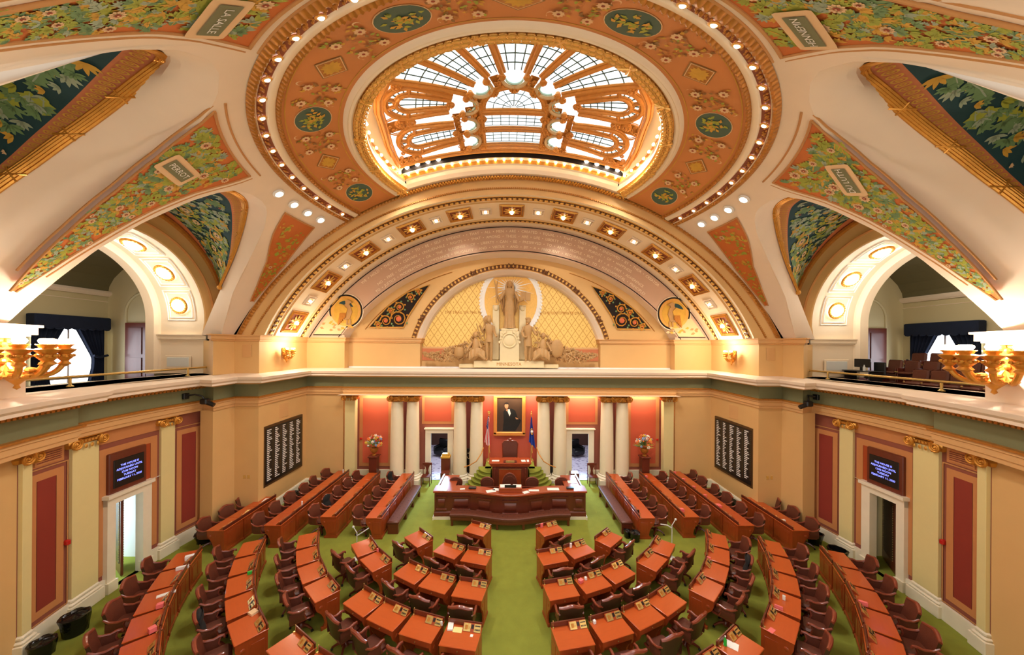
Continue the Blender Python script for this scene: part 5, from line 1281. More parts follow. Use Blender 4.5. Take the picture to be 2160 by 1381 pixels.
# flags
for s, nm in ((-1, 'us'), (1, 'state')):
    t = thing('flag', ('red and white striped flag with starry blue corner, left of the speakers desk' if s < 0 else 'dark blue flag with round seal on a pole, right of the speakers desk'), 'flag', (s * 1.08, 16.95, 1.15), 0, None)
    b = MB(); b.tube([(0, 0, 0), (0, 0, 2.38)], .018, 8); b.lathe([(.15, 0), (.14, .03), (.03, .05)], 16); b.build('pole', M['brass'], t)
    b = MB(); b.sphere((0, 0, 2.4), .04, 8); b.bbox((0, 0, 2.48), (.14 if s < 0 else .04, .02, .12), .01); b.build('finial', M['goldb'], t)
    def fl(u, v):   # v: down the hoist, u: across
        z = 2.3 - 1.3 * v - .35 * u * (.4 + .6 * v); x = s * .0 + (u * .85 - (.6 if s < 0 else .3)) * .36 * (.18 + 1.0 * v) + .02 * math.sin(u * 12); return (x, -.05 - .05 * math.cos(u * 14) - .03 * v, z)
    b = MB()
    if s < 0:
        nu, nv = 26, 26
        vs = [fl(i / nu, j / nv) for i in range(nu + 1) for j in range(nv + 1)]; fs = []
        b.v += [tuple(p) for p in vs]
        for i in range(nu):
            for j in range(nv):
                a0_ = i * (nv + 1) + j; b.f.append([a0_, a0_ + nv + 1, a0_ + nv + 2, a0_ + 1])
                b.m.append(2 if (i < 11 and j < 13) else ((i // 2) % 2 if j >= 0 else 0))
        b.m = [2 if (k // nv < 13 and k % nv < 11) else ((k // nv) // 2) % 2 for k in range(nu * nv)]
        for i in range(5):
            for j in range(4):
                c = Vector(fl(.05 + i * .09, .05 + j * .09)); b.sphere(c + Vector((0, -.012, 0)), .012, 5, 1)
    else:
        b.grid(fl, 26, 20, 2)
        for k in range(16):
            a = 2 * PI * k / 16; c = Vector(fl(.5 + .12 * math.cos(a), .5 + .1 * math.sin(a))); b.sphere(c + Vector((0, -.03, 0)), .03, 5, 3)
        b.sphere(Vector(fl(.5, .5)) + Vector((0, -.04, 0)), .07, 8, 1, sc=(1, .3, 1))
    b.build('cloth', [mat('flag_red', (196, 40, 44), .8) if s < 0 else M['cloth'], M['paper'], mat('flag_blue', (38, 56, 130), .8) if s < 0 else mat('state_flag_blue', (34, 66, 160), .8), M['goldb']], t)
    b = MB(); b.tube([(.05, -.14, .85), (.03, -.15, .65), (.06, -.15, .45)], .025, 6); b.build('tassel', M['goldb'], t)
# curved rails by the steps
for s in (-1, 1):
    t = thing('step_rail', 'thin curved brass rail sweeping down beside the %s side of the steps' % ('left' if s < 0 else 'right'), 'rail')
    b = MB(); b.tube([(s * 1.3, 16.2, 2.05), (s * 1.38, 15.9, 1.85), (s * 1.6, 15.7, 1.55), (s * 1.9, 15.6, 1.4), (s * 2.15, 15.55, 1.33)], .025, 8); b.build('rail', M['goldd'], t)
# pedestals with flowers
cols = [(240, 236, 220), (236, 120, 60), (220, 180, 70), (200, 50, 50), (120, 160, 210), (240, 200, 180)]
FM = [mat('flower_%s' % n, c, .7) for n, c in zip(('white', 'orange', 'yellow', 'red', 'blue', 'pink'), cols)]
for s, sn in ((-1, 'left'), (1, 'right')):
    t = thing('pedestal', 'tall square dark red wooden pedestal in the %s bay of the colonnade' % sn, 'pedestal', (s * 6.78, 16.65, 0))
    b = MB(); b.bbox((0, 0, .8), (.38, .38, 1.3), .01); b.build('shaft', M['woodd'], t)
    b = MB(); b.bbox((0, 0, .08), (.5, .5, .16), .02); b.build('foot', M['woodd'], t)
    b = MB(); b.bbox((0, 0, 1.48), (.48, .48, .08), .02); b.build('cap', M['woodd'], t)
    t = thing('flower_arrangement', 'urn of mixed white orange and blue flowers on the %s wooden pedestal' % sn, 'flowers', (s * 6.78, 16.65, 1.52))
    b = MB(); b.lathe([(.1, 0), (.11, .03), (.05, .07), (.06, .1), (.14, .16), (.19, .26), (.2, .34), (.17, .36), (.19, .38), (.12, .38)], 20); b.build('urn', M['goldd'], t)
    rnd = random.Random(20 + s)
    b = MB()
    for k in range(70):
        a, e = rnd.uniform(0, 2 * PI), rnd.uniform(-.2, 1.5); r = rnd.uniform(.25, .45)
        p = Vector((r * math.cos(a) * math.cos(e), r * math.sin(a) * math.cos(e), .6 + r * .95 * math.sin(e))); rr = rnd.uniform(.04, .08); m = rnd.randrange(6)
        for q in range(5): aq = q * 1.257; b.sphere(p + Vector((rr * .6 * math.cos(aq), -rr * .3, rr * .6 * math.sin(aq))), rr * .5, 5, m)
        b.sphere(p + Vector((0, -rr * .5, 0)), rr * .35, 5, 2)
    b.build('blossoms', FM, t)
    b = MB()
    for k in range(60):
        a, e = rnd.uniform(0, 2 * PI), rnd.uniform(.0, 1.5); L = rnd.uniform(.4, .68); d_ = Vector((math.cos(a) * math.cos(e), math.sin(a) * math.cos(e), math.sin(e) + .2)).normalized(); n2 = d_.orthogonal().normalized() * .03
        o0 = Vector((0, 0, .4)); b.add([o0 + d_ * .1, o0 + d_ * L * .6 + n2, o0 + d_ * L, o0 + d_ * L * .6 - n2], [(0, 1, 2, 3)], k % 2)
    b.build('leaves', [M['leafB'], M['leafA']], t, smooth=False)
# wooden side chairs by the doors
pc = None
for s, sn in ((-1, 'left'), (1, 'right')):
    t = thing('side_chair', 'wooden splat-backed chair against the colonnade by the %s back doorway' % sn, 'chair', (s * 4.2, 16.75, 0), 0, 'wooden chairs by the back doorways')
    b = MB(); b.bbox((0, 0, .45), (.46, .44, .04), .01); b.build('seat', M['woodd'], t)
    b = MB(); b.prism([(-.09, .47), (.09, .47), (.05, .65), (.08, .8), (.14, .94), (-.14, .94), (-.08, .8), (-.05, .65)], .19, .21, 'y'); b.build('back_splat', M['woodd'], t)
    b = MB(); b.bbox((0, .2, .99), (.48, .035, .13), .01); b.build('top_rail', M['woodd'], t)
    for q in (-1, 1):
        b = MB(); b.tube([(q * .21, .2, 0), (q * .21, .2, 1.0)], .022, 6); b.build('leg', M['woodd'], t)
        b = MB(); b.tube([(q * .2, -.19, 0), (q * .2, -.19, .45)], .022, 6); b.build('leg', M['woodd'], t)
    t = thing('small_cabinet', 'small dark wooden drawer cabinet beside the %s back doorway' % sn, 'cabinet', (s * 3.12, 16.1, 0))
    b = MB(); b.bbox((0, 0, .45), (.42, .4, .9), .01); b.build('body', M['woodd'], t)
    b = MB(); b.bbox((0, -.2, .7), (.36, .02, .3), .005); f_ = b.build('drawer', M['woodd'], t)
    b = MB(); b.sphere((0, -.22, .7), .02, 6); b.build('knob', M['brass'], f_)
t = thing('lectern', 'dark lectern with bright orange top left of the left back doorway columns', 'lectern', (-3.22, 16.7, 0)); 
b = MB(); b.bbox((0, 0, .7), (.42, .3, 1.4), .01); b.build('body', M['woodd'], t); b = MB(); b.bbox((0, 0, 1.45), (.46, .34, .1), .01); b.bbox((0, 0, 1.55), (.34, .26, .12), .01); b.build('top', M['leafD'], t)
t = thing('anchor_board', 'tall dark board with a grey anchor emblem between the left paired columns', 'board', (-2.09, 17.2, 0))
b = MB(); b.bbox((0, 0, .85), (.32, .06, 1.7), .01); b.build('board', M['dark'], t)
b = MB(); b.tube([(0, -.05, 1.2), (0, -.05, 1.55)], .015, 6); b.tube([(-.1, -.05, 1.47), (.1, -.05, 1.47)], .012, 6); b.tube([(.12 * math.cos(a), -.05, 1.3 + .12 * math.sin(a)) for a in [PI + PI * k / 8 for k in range(9)]], .014, 6); b.build('anchor_emblem', M['stonel'], t)
t = thing('black_coat', 'black coat hanging on a stand between the right paired columns', 'coat', (2.09, 17.15, 0))
b = MB(); b.lathe([(.16, .05), (.17, .5), (.13, .85), (.04, .98)], 10); b.build('coat', M['cloth'], t); b = MB(); b.tube([(0, 0, 0), (0, 0, 1.5)], .015, 6); b.build('stand', M['black'], t)
# ---------------------------------------------------------------- member desks and chairs
def make_desk():
    t = bpy.data.objects.new('member_desk', None); COL.objects.link(t); t.empty_display_size = .1; W = .8
    b = MB(); b.bbox((0, 0, .765), (W, .6, .03), .01); b.build('desktop', M['top'], t)
    b = MB(); b.bbox((0, -.268, .69), (W - .1, .03, .12), .006); d = b.build('drawer', M['wood'], t)
    b = MB(); b.sphere((0, -.29, .69), .014, 6); b.build('knob', M['brass'], d)
    prof = [(.28, .02), (.28, .75), (-.28, .75), (-.285, .62), (-.25, .52), (-.16, .42), (-.1, .3), (-.07, .16), (-.1, .08), (-.14, .02)]
    for s in (-1, 1):
        b = MB(); x = s * (W / 2 - .035); b.prism(prof, x - .02, x + .02, 'x'); b.box((x, .08, .035), (.06, .46, .07)); b.sphere((x + s * .02, -.16, .57), .05, 8, sc=(.25, 1, 1))
        b.bbox((x + s * .02, .1, .4), (.012, .24, .44), .004); b.build('side_panel', M['wood'], t)
    b = MB(); b.box((0, .27, .39), (W - .06, .025, .73)); b.bbox((0, .286, .42), (W - .22, .014, .48), .005); b.box((0, .28, .05), (W - .04, .04, .09))
    for xx in (-.16, .16): b.bbox((xx, .296, .42), (.2, .01, .38), .004)
    b.build('front_panel', M['wood'], t)
    b = MB(); b.bbox((0, .272, .835), (W, .03, .11), .008); b.build('back_ledge', M['woodd'], t)
    b = MB(); b.prism([(.11, .782), (.245, .782), (.245, .875), (.225, .88)], -.01, .39, 'x'); c = b.build('voting_console', M['wood'], t)
    an = math.atan2(.098, .115)
    def onf(bm, x0, x1, v0, v1, h, m=0):
        n_ = Vector((0, -.65, .76)); p = lambda x, v: Vector((x, .11 + .115 * v, .782 + .098 * v))
        q = [p(x0, v0), p(x1, v0), p(x1, v1), p(x0, v1)]; bm.add([a - n_ * .001 for a in q] + [a + n_ * h for a in q], [(4, 5, 6, 7), (0, 1, 5, 4), (1, 2, 6, 5), (2, 3, 7, 6), (3, 0, 4, 7)], m)
    b = MB(); onf(b, .005, .16, .05, .97, .008); onf(b, .035, .1, .25, .75, .011, 1); onf(b, .118, .13, .35, .6, .011, 1); b.build('brass_plate', [M['brass'], M['goldd']], c, smooth=False)
    b = MB(); onf(b, .24, .385, .05, .97, .008)
    onf(b, .255, .37, .68, .8, .011, 1)
    for k in range(4): onf(b, .258 + k * .03, .278 + k * .03, .22, .42, .012, 1)
    b.build('brass_plate', [M['brass'], M['black']], c, smooth=False)
    b = MB(); onf(b, .175, .225, .4, .85, .01); b.build('speaker_grille', M['black'], c, smooth=False)
    b = MB(); b.tube([(-.36, .22, .78), (-.36, .22, .81)], .02, 8); b.tube([(-.36, .24, .79), (-.355, .245, .93)], .004, 5); b.sphere((-.355, .245, .935), .01, 6); b.build('microphone', M['brass'], t)
    return t
def make_chair():
    t = bpy.data.objects.new('swivel_armchair', None); COL.objects.link(t); t.empty_display_size = .1
    # sitter faces +y
    b = MB(); b.bbox((0, -.02, .47), (.5, .48, .1), .04); b.build('seat_cushion', M['leather'], t)
    b = MB(); P_ = []
    top = lambda x: .93 + .05 * math.cos(x / .3 * PI / 2) ** 2 + .0 * x
    def bk(u, v, d):
        x = lerp(-.29, .29, u); zt = .9 + .07 * math.exp(-(x / .17) ** 2); z = lerp(.46, zt, v); y = -.25 - .1 * v + .06 * (x / .3) ** 2 + d
        return (x * (1 - .08 * (1 - v)), y, z)
    b.grid(lambda u, v: bk(u, v, .03 + .025 * math.sin(PI * u) * math.sin(PI * v)), 10, 6, 0); b.build('back_cushion', M['leather'], t)
    b = MB(); b.grid(lambda u, v: bk(u, v, -.03), 10, 6, 0, flip=True)
    b.grid(lambda u, v: bk(0, u, lerp(-.03, .03, v)), 6, 1, 0); b.grid(lambda u, v: bk(1, u, lerp(.03, -.03, v)), 6, 1, 0); b.build('back_shell', M['leatherd'], t)
    b = MB(); b.tube([Vector(bk(k / 12, 1, 0)) + Vector((0, 0, .012)) for k in range(13)], [.03 + .012 * math.sin(PI * k / 12) for k in range(13)], 8); b.build('top_rail', M['chairw'], t)
    for s in (-1, 1):
        b = MB(); b.tube([(s * .28, -.3, .78), (s * .29, -.2, .7), (s * .29, -.06, .665), (s * .29, .04, .69), (s * .285, .1, .68), (s * .28, .12, .63)], [.024, .026, .028, .032, .03, .02], 8); b.build('armrest', M['chairw'], t)
        b = MB(); b.grid(lambda u, v: (s * (.285 + .012 * math.sin(PI * v)), lerp(-.27, .07 - .04 * math.sin(PI * v), u), lerp(.43, .67, v)), 5, 5, 0); b.grid(lambda u, v: (s * (.265), lerp(-.27, .07 - .04 * math.sin(PI * v), u), lerp(.43, .67, v)), 5, 5, 0)
        b.tube([(s * .28, .05, .67), (s * .275, .02, .57), (s * .28, .07, .44)], .022, 6, 1); b.build('side_panel', [M['leather'], M['chairw']], t)
    b = MB(); b.bbox((0, 0, .405), (.54, .5, .05), .02); b.build('seat_frame', M['chairw'], t)
    b = MB(); b.tube([(0, 0, .12), (0, 0, .4)], .04, 8); b.lathe([(.09, .1), (.08, .16), (.04, .2)], 10); b.build('pedestal', M['woodd'], t)
    for k in range(4):
        a = PI / 4 + k * PI / 2; b = MB(); b.tube([(.03 * math.cos(a), .03 * math.sin(a), .15), (.16 * math.cos(a), .16 * math.sin(a), .14), (.29 * math.cos(a), .29 * math.sin(a), .07)], [.035, .03, .022], 6)
        b.sphere((.29 * math.cos(a), .29 * math.sin(a), .032), .032, 8, 1); b.build('leg', [M['woodd'], M['black']], t)
    return t
DP = make_desk(); CP = make_chair(); DP_used = [False]; CP_used = [False]
CX0, CY0 = .1, 14.0
rj = random.Random(12)
DESK = {}
def place(proto, used, x, y, rz, lab, cat, grp):
    t = proto if not used[0] else dup(proto); used[0] = True
    t.location = (x, y, 0); t.rotation_euler = (0, 0, rz); tag(t, lab, cat, grp); return t
OR = ['first', 'second', 'third', 'fourth', 'fifth', 'sixth']
cn = {}
def deskchair(x, y, rz, lab, grp, key=None, cd=.46, jit=.1, out=0):
    d_ = place(DP, DP_used, x, y, rz, 'orange topped wooden desk, ' + lab, 'desk', 'member desks ' + grp)
    if out: d_.scale = (1.045, 1, 1)
    a = rz + rj.uniform(-jit, jit) * 2.2; d = cd + rj.uniform(-.03, .07)
    cx, cy = x + math.sin(rz) * d, y - math.cos(rz) * d
    place(CP, CP_used, cx, cy, a, 'brown leather armchair, ' + lab, 'chair', 'armchairs ' + grp)
    if key: DESK[key] = (x, y, rz)
def arc_row(Rr, azs_, side, rowname, key, grp):
    for i, az in enumerate(azs_):
        a = R(az); x = CX0 + side * Rr * math.sin(a); y = CY0 - Rr * math.cos(a)
        # local +y points at the centre
        rz = side * a
        deskchair(x, y, rz, rowname % OR[i], grp, (key, i, side))
for side, sn in ((-1, 'left'), (1, 'right')):
    arc_row(2.97, [24.5], side, 'alone at the very front, just %s of the aisle%%.0s' % sn, 'r1', 'of the inner rows')
    arc_row(4.47, [43.5], side, 'alone in the gap between the %s desk blocks%%.0s' % sn, 'r1b', 'of the inner rows')
    arc_row(4.33, [15.0, 27.2], side, '%%s from the aisle, %s second row' % sn, 'r2', 'of the inner rows')
    arc_row(5.63, [11.9, 21.3, 30.2], side, '%%s from the aisle, %s third row' % sn, 'r3', 'of the inner rows')
    arc_row(6.96, [9.9, 17.5, 25.0, 32.0], side, '%%s from the aisle, %s fourth row' % sn, 'r4', 'of the inner rows')
    arc_row(8.52, [26.6, 32.9], side, '%%s outward at the bottom edge, %s fifth row' % sn, 'r5', 'of the inner rows')
    arc_row(5.92, [42.6, 51.3], side, '%%s from the camera, %s two-desk curve' % sn, 's1', 'of the side blocks')
    arc_row(7.36, [42.2, 49.2, 56.2, 63.2], side, '%%s from the near end, %s four-desk curve' % sn, 's2', 'of the side blocks')
    arc_row(8.88, [41.9, 47.8, 53.6, 59.4, 65.2], side, '%%s from the near end, %s five-desk curve' % sn, 's3', 'of the side blocks')
    arc_row(10.5, [41.9, 46.8, 51.6, 56.4, 61.2, 66.0], side, '%%s from the near end, outermost %s curve' % sn, 's4', 'of the side blocks')
    for X, y0, n, nm, k in ((4.93, 12.02, 5, 'straight row beside the %s bench', 'A'), (6.6, 12.1, 5, 'middle straight row on the %s', 'B'), (8.2, 11.52, 6, 'long straight row before the %s board', 'C'), (9.86, 11.2, 3, 'short straight row by the %s wall', 'D')):
        for i in range(n):
            y = y0 + .42 + i * .84
            deskchair(side * (X + .03) + .02, y, side * PI / 2, '%s from the near end, ' % OR[i] + nm % sn, 'of the straight side rows', (k, i, side), cd=.46, jit=.08, out=1)
# straight side benches
for side, sn in ((-1, 'left'), (1, 'right')):
    t = thing('tufted_bench', 'straight buttoned leather bench along the front of the %s straight desk row' % sn, 'bench', (side * 4.36, 13.95, 0))
    b = MB(); b.bbox((0, 0, .43), (.44, 3.25, .12), .04); b.build('seat', M['leather'], t)
    b = MB(); b.bbox((0, 0, .33), (.4, 3.2, .1), .01); b.build('apron', M['woodd'], t)
    for yy in (-1.5, -.5, .5, 1.5):
        b = MB(); b.bbox((-side * .14, yy, .14), (.1, .1, .28), .01); b.build('leg', M['woodd'], t)
    b = MB(); b.box((0, -1.57, .17), (.38, .05, .33)); b.build('end_panel', M['woodd'], t)
    b = MB()
    for i in range(15):
        for j in (-1, 1): b.sphere((j * .09, -1.45 + i * .2 + (.1 if j > 0 else 0), .49), .016, 6, sc=(1, 1, .5))
    b.build('buttons', M['leatherd'], t)['kind'] = 'stuff'
# things lying on the desks
def ondesk(key, lx, ly, lz, make, name, lab, cat, rz=0):
    x, y, a = DESK[key]; o = make(name); o.location = (x + lx * math.cos(a) - ly * math.sin(a), y + lx * math.sin(a) + ly * math.cos(a), lz); o.rotation_euler = (0, 0, a + rz); tag(o, lab, cat); return o
def sheet(w, d, m, h=.005):
    def f(name):
        b = MB(); b.box((0, 0, h / 2), (w, d, h)); return b.build(name, M[m], smooth=False)
    return f
def boxy(w, d, h, m):
    def f(name): b = MB(); b.bbox((0, 0, h / 2), (w, d, h), .004); return b.build(name, M[m])
    return f
def bottle(m, h=.2, r=.03):
    def f(name):
        t = bpy.data.objects.new(name, None); COL.objects.link(t)
        b = MB(); b.lathe([(.001, 0), (r, .002), (r, h * .6), (r * .4, h * .8), (r * .4, h * .9)], 12); b.build('body', M[m], t)
        b = MB(); b.lathe([(r * .45, h * .9), (r * .45, h), (.001, h)], 10); b.build('cap', M['white'], t); return t
    return f
ZT = .781; M['greenglass'] = mat('green_bottle_plastic', (40, 180, 60), .2); M['clear'] = mat('clear_plastic', (220, 224, 220), .1)
its = [
 (('r4', 0, -1), -.3, .17, sheet(.12, .2, 'paper', .03), 'notepad', 'grey and white notepad on the left aisle desk of the fourth row', 'notepad', .2),
 (('r4', 0, -1), -.12, .12, sheet(.2, .14, 'yellowp'), 'paper_sheet', 'cream coloured paper beside the console of the left aisle desk, fourth row', 'paper', .05),
 (('r4', 0, -1), .22, .03, sheet(.06, .06, 'paper'), 'paper_sheet', 'small white note below the console of the left aisle desk, fourth row', 'paper', 0),
 (('r4', 1, -1), .39, .16, boxy(.05, .03, .09, 'clear'), 'small_bottle', 'small clear bottle between two desks of the left fourth row', 'bottle', 0),
 (('r1', 0, 1), -.2, .2, boxy(.09, .05, .14, 'pink'), 'pink_card', 'upright pink card on the lone front desk right of the aisle', 'card', 0),
 (('r3', 1, 1), -.3, .1, boxy(.12, .1, .08, 'pink'), 'pink_card', 'crumpled pink paper on the second desk of the right third row', 'card', .3),
 (('r3', 1, 1), -.12, .14, boxy(.06, .06, .07, 'white'), 'paper_cup', 'white cup on the second desk of the right third row', 'cup', 0),
 (('r4', 1, 1), -.3, .18, boxy(.06, .06, .07, 'white'), 'paper_cup', 'white cup on the second desk from the aisle, right fourth row', 'cup', 0),
 (('r2', 1, 1), -.15, .2, boxy(.06, .05, .13, 'white'), 'small_bottle', 'small white and red bottle on the second desk of the right second row', 'bottle', 0),
 (('r5', 1, 1), -.22, .18, bottle('greenglass'), 'green_bottle', 'green plastic bottle with white cap on the desk at the right bottom edge', 'bottle', 0),
 (('r5', 1, 1), -.1, .12, sheet(.2, .26, 'paper'), 'paper_sheet', 'white paper beside the green bottle', 'paper', .3),
 (('s1', 0, -1), -.36, .22, boxy(.08, .03, .1, 'pink'), 'pink_card', 'pink card standing between the two desks of the left two-desk row', 'card', 0),
 (('s2', 0, 1), .2, -.1, sheet(.001, .001, 'paper'), None, None, None, 0),
 (('s2', 1, 1), .38, .2, boxy(.03, .1, .12, 'pink'), 'pink_card', 'pink card between the nearest two desks of the right four-desk curve', 'card', 0),
 (('s3', 0, 1), -.34, .1, sheet(.18, .1, 'pink'), 'pink_card', 'flat pink paper on the nearest desk of the right five-desk curve', 'card', -.2),
 (('s3', 1, 1), .1, .02, boxy(.06, .06, .1, 'clear'), 'drinking_glass', 'clear glass on the second desk of the right five-desk curve', 'glass', 0),
 (('s3', 1, 1), -.36, .1, boxy(.03, .16, .08, 'pink'), 'pink_card', 'folded pink card on the second desk of the right five-desk curve', 'card', 0),
 (('s4', 3, 1), -.4, .14, boxy(.06, .16, .1, 'pink'), 'pink_card', 'pink paper leaning on a console of the outermost right curve', 'card', 0),
 (('s4', 3, -1), .4, .14, boxy(.1, .12, .1, 'pink'), 'pink_card', 'crumpled red paper in the middle of the outermost left curve', 'card', 0),
 (('s4', 2, -1), .38, .14, boxy(.12, .12, .1, 'pink'), 'pink_card', 'crumpled red paper near the near end of the outermost left curve', 'card', .4),
 (('s4', 3, -1), -.1, .14, sheet(.1, .34, 'paper', .02), 'magazine', 'white and blue magazine on the outermost left curve', 'magazine', .1),
 (('s4', 5, -1), .1, .17, boxy(.1, .2, .12, 'white'), 'tissue_pack', 'crumpled white tissues on the far desk of the outermost left curve', 'tissues', .2),
 (('s4', 4, -1), -.3, .17, boxy(.08, .26, .08, 'white'), 'tissue_pack', 'white folded packet on the fifth desk of the outermost left curve', 'tissues', 0),
 (('s3', 2, -1), -.3, .17, boxy(.06, .1, .08, 'greenglass'), 'green_pack', 'small green pack on the middle desk of the left five-desk curve', 'pack', 0),
 (('s3', 0, -1), -.36, .16, sheet(.16, .14, 'petal', .05), 'brown_envelope', 'tan folded envelope near the near end of the left five-desk curve', 'envelope', .3),
 (('D', 1, -1), -.05, .1, sheet(.2, .18, 'yellowp'), 'paper_sheet', 'yellow paper on the middle desk of the short left row', 'paper', .2),
 (('D', 2, -1), -.1, .12, sheet(.3, .24, 'paper'), 'paper_sheet', 'white leaflet on the far desk of the short left row', 'paper', .2),
 (('C', 1, -1), -.2, .12, boxy(.04, .04, .16, 'white'), 'paper_cup', 'thin white carton on the long left row before the voting board', 'cup', 0),
 (('C', 5, -1), -.1, .1, boxy(.04, .04, .18, 'white'), 'paper_cup', 'thin white carton at the far end of the long left row', 'cup', 0),
 (('A', 0, 1), -.1, .2, boxy(.05, .05, .14, 'black'), 'black_bottle', 'black bottle on the nearest desk of the straight row by the right bench', 'bottle', 0),
 (('A', 1, 1), .1, .16, boxy(.05, .1, .08, 'pink'), 'pink_card', 'pink card on the second desk of the straight row by the right bench', 'card', 0),
 (('A', 3, 1), .1, .16, boxy(.05, .1, .08, 'pink'), 'pink_card', 'pink card on the fourth desk of the straight row by the right bench', 'card', 0),
 (('B', 0, 1), .0, .14, boxy(.12, .14, .1, 'pink'), 'pink_card', 'pink paper on the nearest desk of the middle straight row on the right', 'card', 0),
 (('B', 4, 1), -.1, .14, boxy(.08, .12, .08, 'pink'), 'pink_card', 'pink paper on the far desk of the middle straight row on the right', 'card', 0),
 (('C', 1, 1), .1, .12, boxy(.2, .2, .08, 'pink'), 'pink_card', 'crumpled pink paper on the second desk of the long right row', 'card', 0),
 (('C', 2, 1), .1, .14, boxy(.08, .12, .1, 'pink'), 'pink_card', 'pink card on the third desk of the long right row', 'card', 0),
 (('C', 3, 1), .1, .14, boxy(.08, .12, .1, 'pink'), 'pink_card', 'pink card on the fourth desk of the long right row', 'card', 0),
 (('C', 4, 1), .1, .14, boxy(.08, .12, .1, 'pink'), 'pink_card', 'pink card on the fifth desk of the long right row', 'card', 0),
 (('C', 5, 1), .1, .14, boxy(.08, .12, .1, 'pink'), 'pink_card', 'pink card on the farthest desk of the long right row', 'card', 0),
 (('D', 0, 1), .1, .16, boxy(.05, .1, .1, 'white'), 'tissue_pack', 'white packet on the nearest desk of the short right row', 'tissues', 0),
]
for k_, lx, ly, mk_, nm, lab, cat_, rz in its:
    if nm: ondesk(k_, lx, ly, ZT, mk_, nm, lab, cat_, rz)
# dark jackets hung over chair backs
def jacket(key, d, lab):
    x, y, a = DESK[key]; t = thing('jacket', lab, 'jacket', (x + math.sin(a) * d, y - math.cos(a) * d, 0), a)
    b = MB(); b.grid(lambda u, v: (.24 * math.cos(PI * u), -.22 + .07 * math.sin(PI * u) + .02 * math.sin(9 * v) - .06 * v, lerp(.5, 1.0 - .1 * (abs(u - .5) * 2) ** 3, v)), 14, 8, 0); b.sphere((0, -.27, .9), .2, 12, sc=(1.15, .35, .6)); b.build('cloth', M['cloth'], t)
jacket(('s3', 1, -1), .48, 'black jacket hung on a chair of the left five-desk curve'); jacket(('s2', 2, 1), .48, 'black jacket hung on a chair of the right four-desk curve'); jacket(('B', 1, -1), .48, 'black jacket on the second chair of the middle straight row, left'); jacket(('A', 4, -1), .48, 'black jacket on the farthest chair of the row by the left bench')
# bins and bags
def bag(x, y, r, h, lab, name='bin_bag', cat='bin bag', open_=False):
    t = thing(name, lab, cat, (x, y, 0)); rnd = random.Random(int(x * 10)); b = MB()
    pr = [(.001, .005), (r * .8, .01), (r * .9, h * .3), (r, h * .7), (r * 1.08, h), (r * .9, h * 1.02), (r * .8, h * .6 if open_ else h * .95), (.01, h * .4 if open_ else h * 1.05)]
    n = 18; vs = []
    for rr, z in pr:
        for j in range(n): q = rr * (1 + rnd.uniform(-.09, .09)); vs.append((q * math.cos(2 * PI * j / n), q * math.sin(2 * PI * j / n), z + (rnd.uniform(-.02, .02) if z > .02 else 0)))
    b.add(vs, [(i * n + j, i * n + (j + 1) % n, (i + 1) * n + (j + 1) % n, (i + 1) * n + j) for i in range(len(pr) - 1) for j in range(n)]); b.build('bag', M['blackbag'], t)
    return t
bag(-10.55, 8.15, .24, .45, 'larger shiny black bin bag by the near left wall'); bag(-10.5, 7.55, .2, .34, 'smaller black bin bag nearest the camera on the left')
bag(10.72, 10.75, .24, .42, 'black lined waste bin by the right doorway', 'waste_bin', 'bin', True); bag(10.9, 11.75, .22, .4, 'black waste bin against the wall beyond the right doorway', 'waste_bin', 'bin', True)
bag(-10.85, 11.9, .26, .34, 'black bag on the floor behind the short left row'); bag(-9.6, 15.0, .26, .36, 'black bag against the marble base under the left voting board'); bag(-9.55, 15.6, .2, .4, 'black bag farther along the left voting board wall')
bag(4.5, 11.95, .17, .3, 'black backpack at the end of the right bench', 'backpack', 'backpack'); bag(4.3, 12.15, .12, .26, 'small dark bag behind the backpack at the right bench'); bag(9.6, 14.4, .26, .36, 'black bag behind the long right row'); bag(9.62, 15.1, .2, .3, 'black box bag behind the far chairs of the long right row')
bag(6.05, 9.25, .16, .28, 'black waste bin in front of the right four-desk curve', 'waste_bin', 'bin', True)
# microphone stands
for (x, y, h, s, lab) in ((-5.05, 10.95, .85, 1, 'grey metal microphone stand in the gap before the left side block'), (5.35, 10.95, 1.1, -1, 'grey metal microphone stand in the gap before the right side block')):
    t = thing('microphone_stand', lab, 'microphone stand', (x, y, 0))
    b = MB(); b.tube([(0, 0, 0), (0, 0, h)], .014, 8); b.lathe([(.13, 0), (.12, .02), (.02, .04)], 16); b.build('pole', M['clear'], t)
    b = MB(); b.tube([(0, 0, h - .1), (s * .16, 0, h), (s * .36, .06, h + (.12 if s > 0 else .0))], .018, 6); b.build('boom', M['clear'], t)
    b = MB(); b.tube([(0, 0, h), (s * -.1, 0, h + .16)], .012, 6); b.sphere((s * -.12, 0, h + .19), .04, 8); b.build('microphone', M['clear'], t)
# yellow tape marks
for s in (-1, 1):
    b = MB(); b.box((s * 10.2, 7.05, .004), (.9, .07, .006), -.25 * s); o = b.build('tape_mark', mat('yellow_tape', (240, 200, 30), .6), smooth=False); tag(o, 'yellow tape strip on the carpet by the near %s wall' % ('left' if s < 0 else 'right'), 'tape')
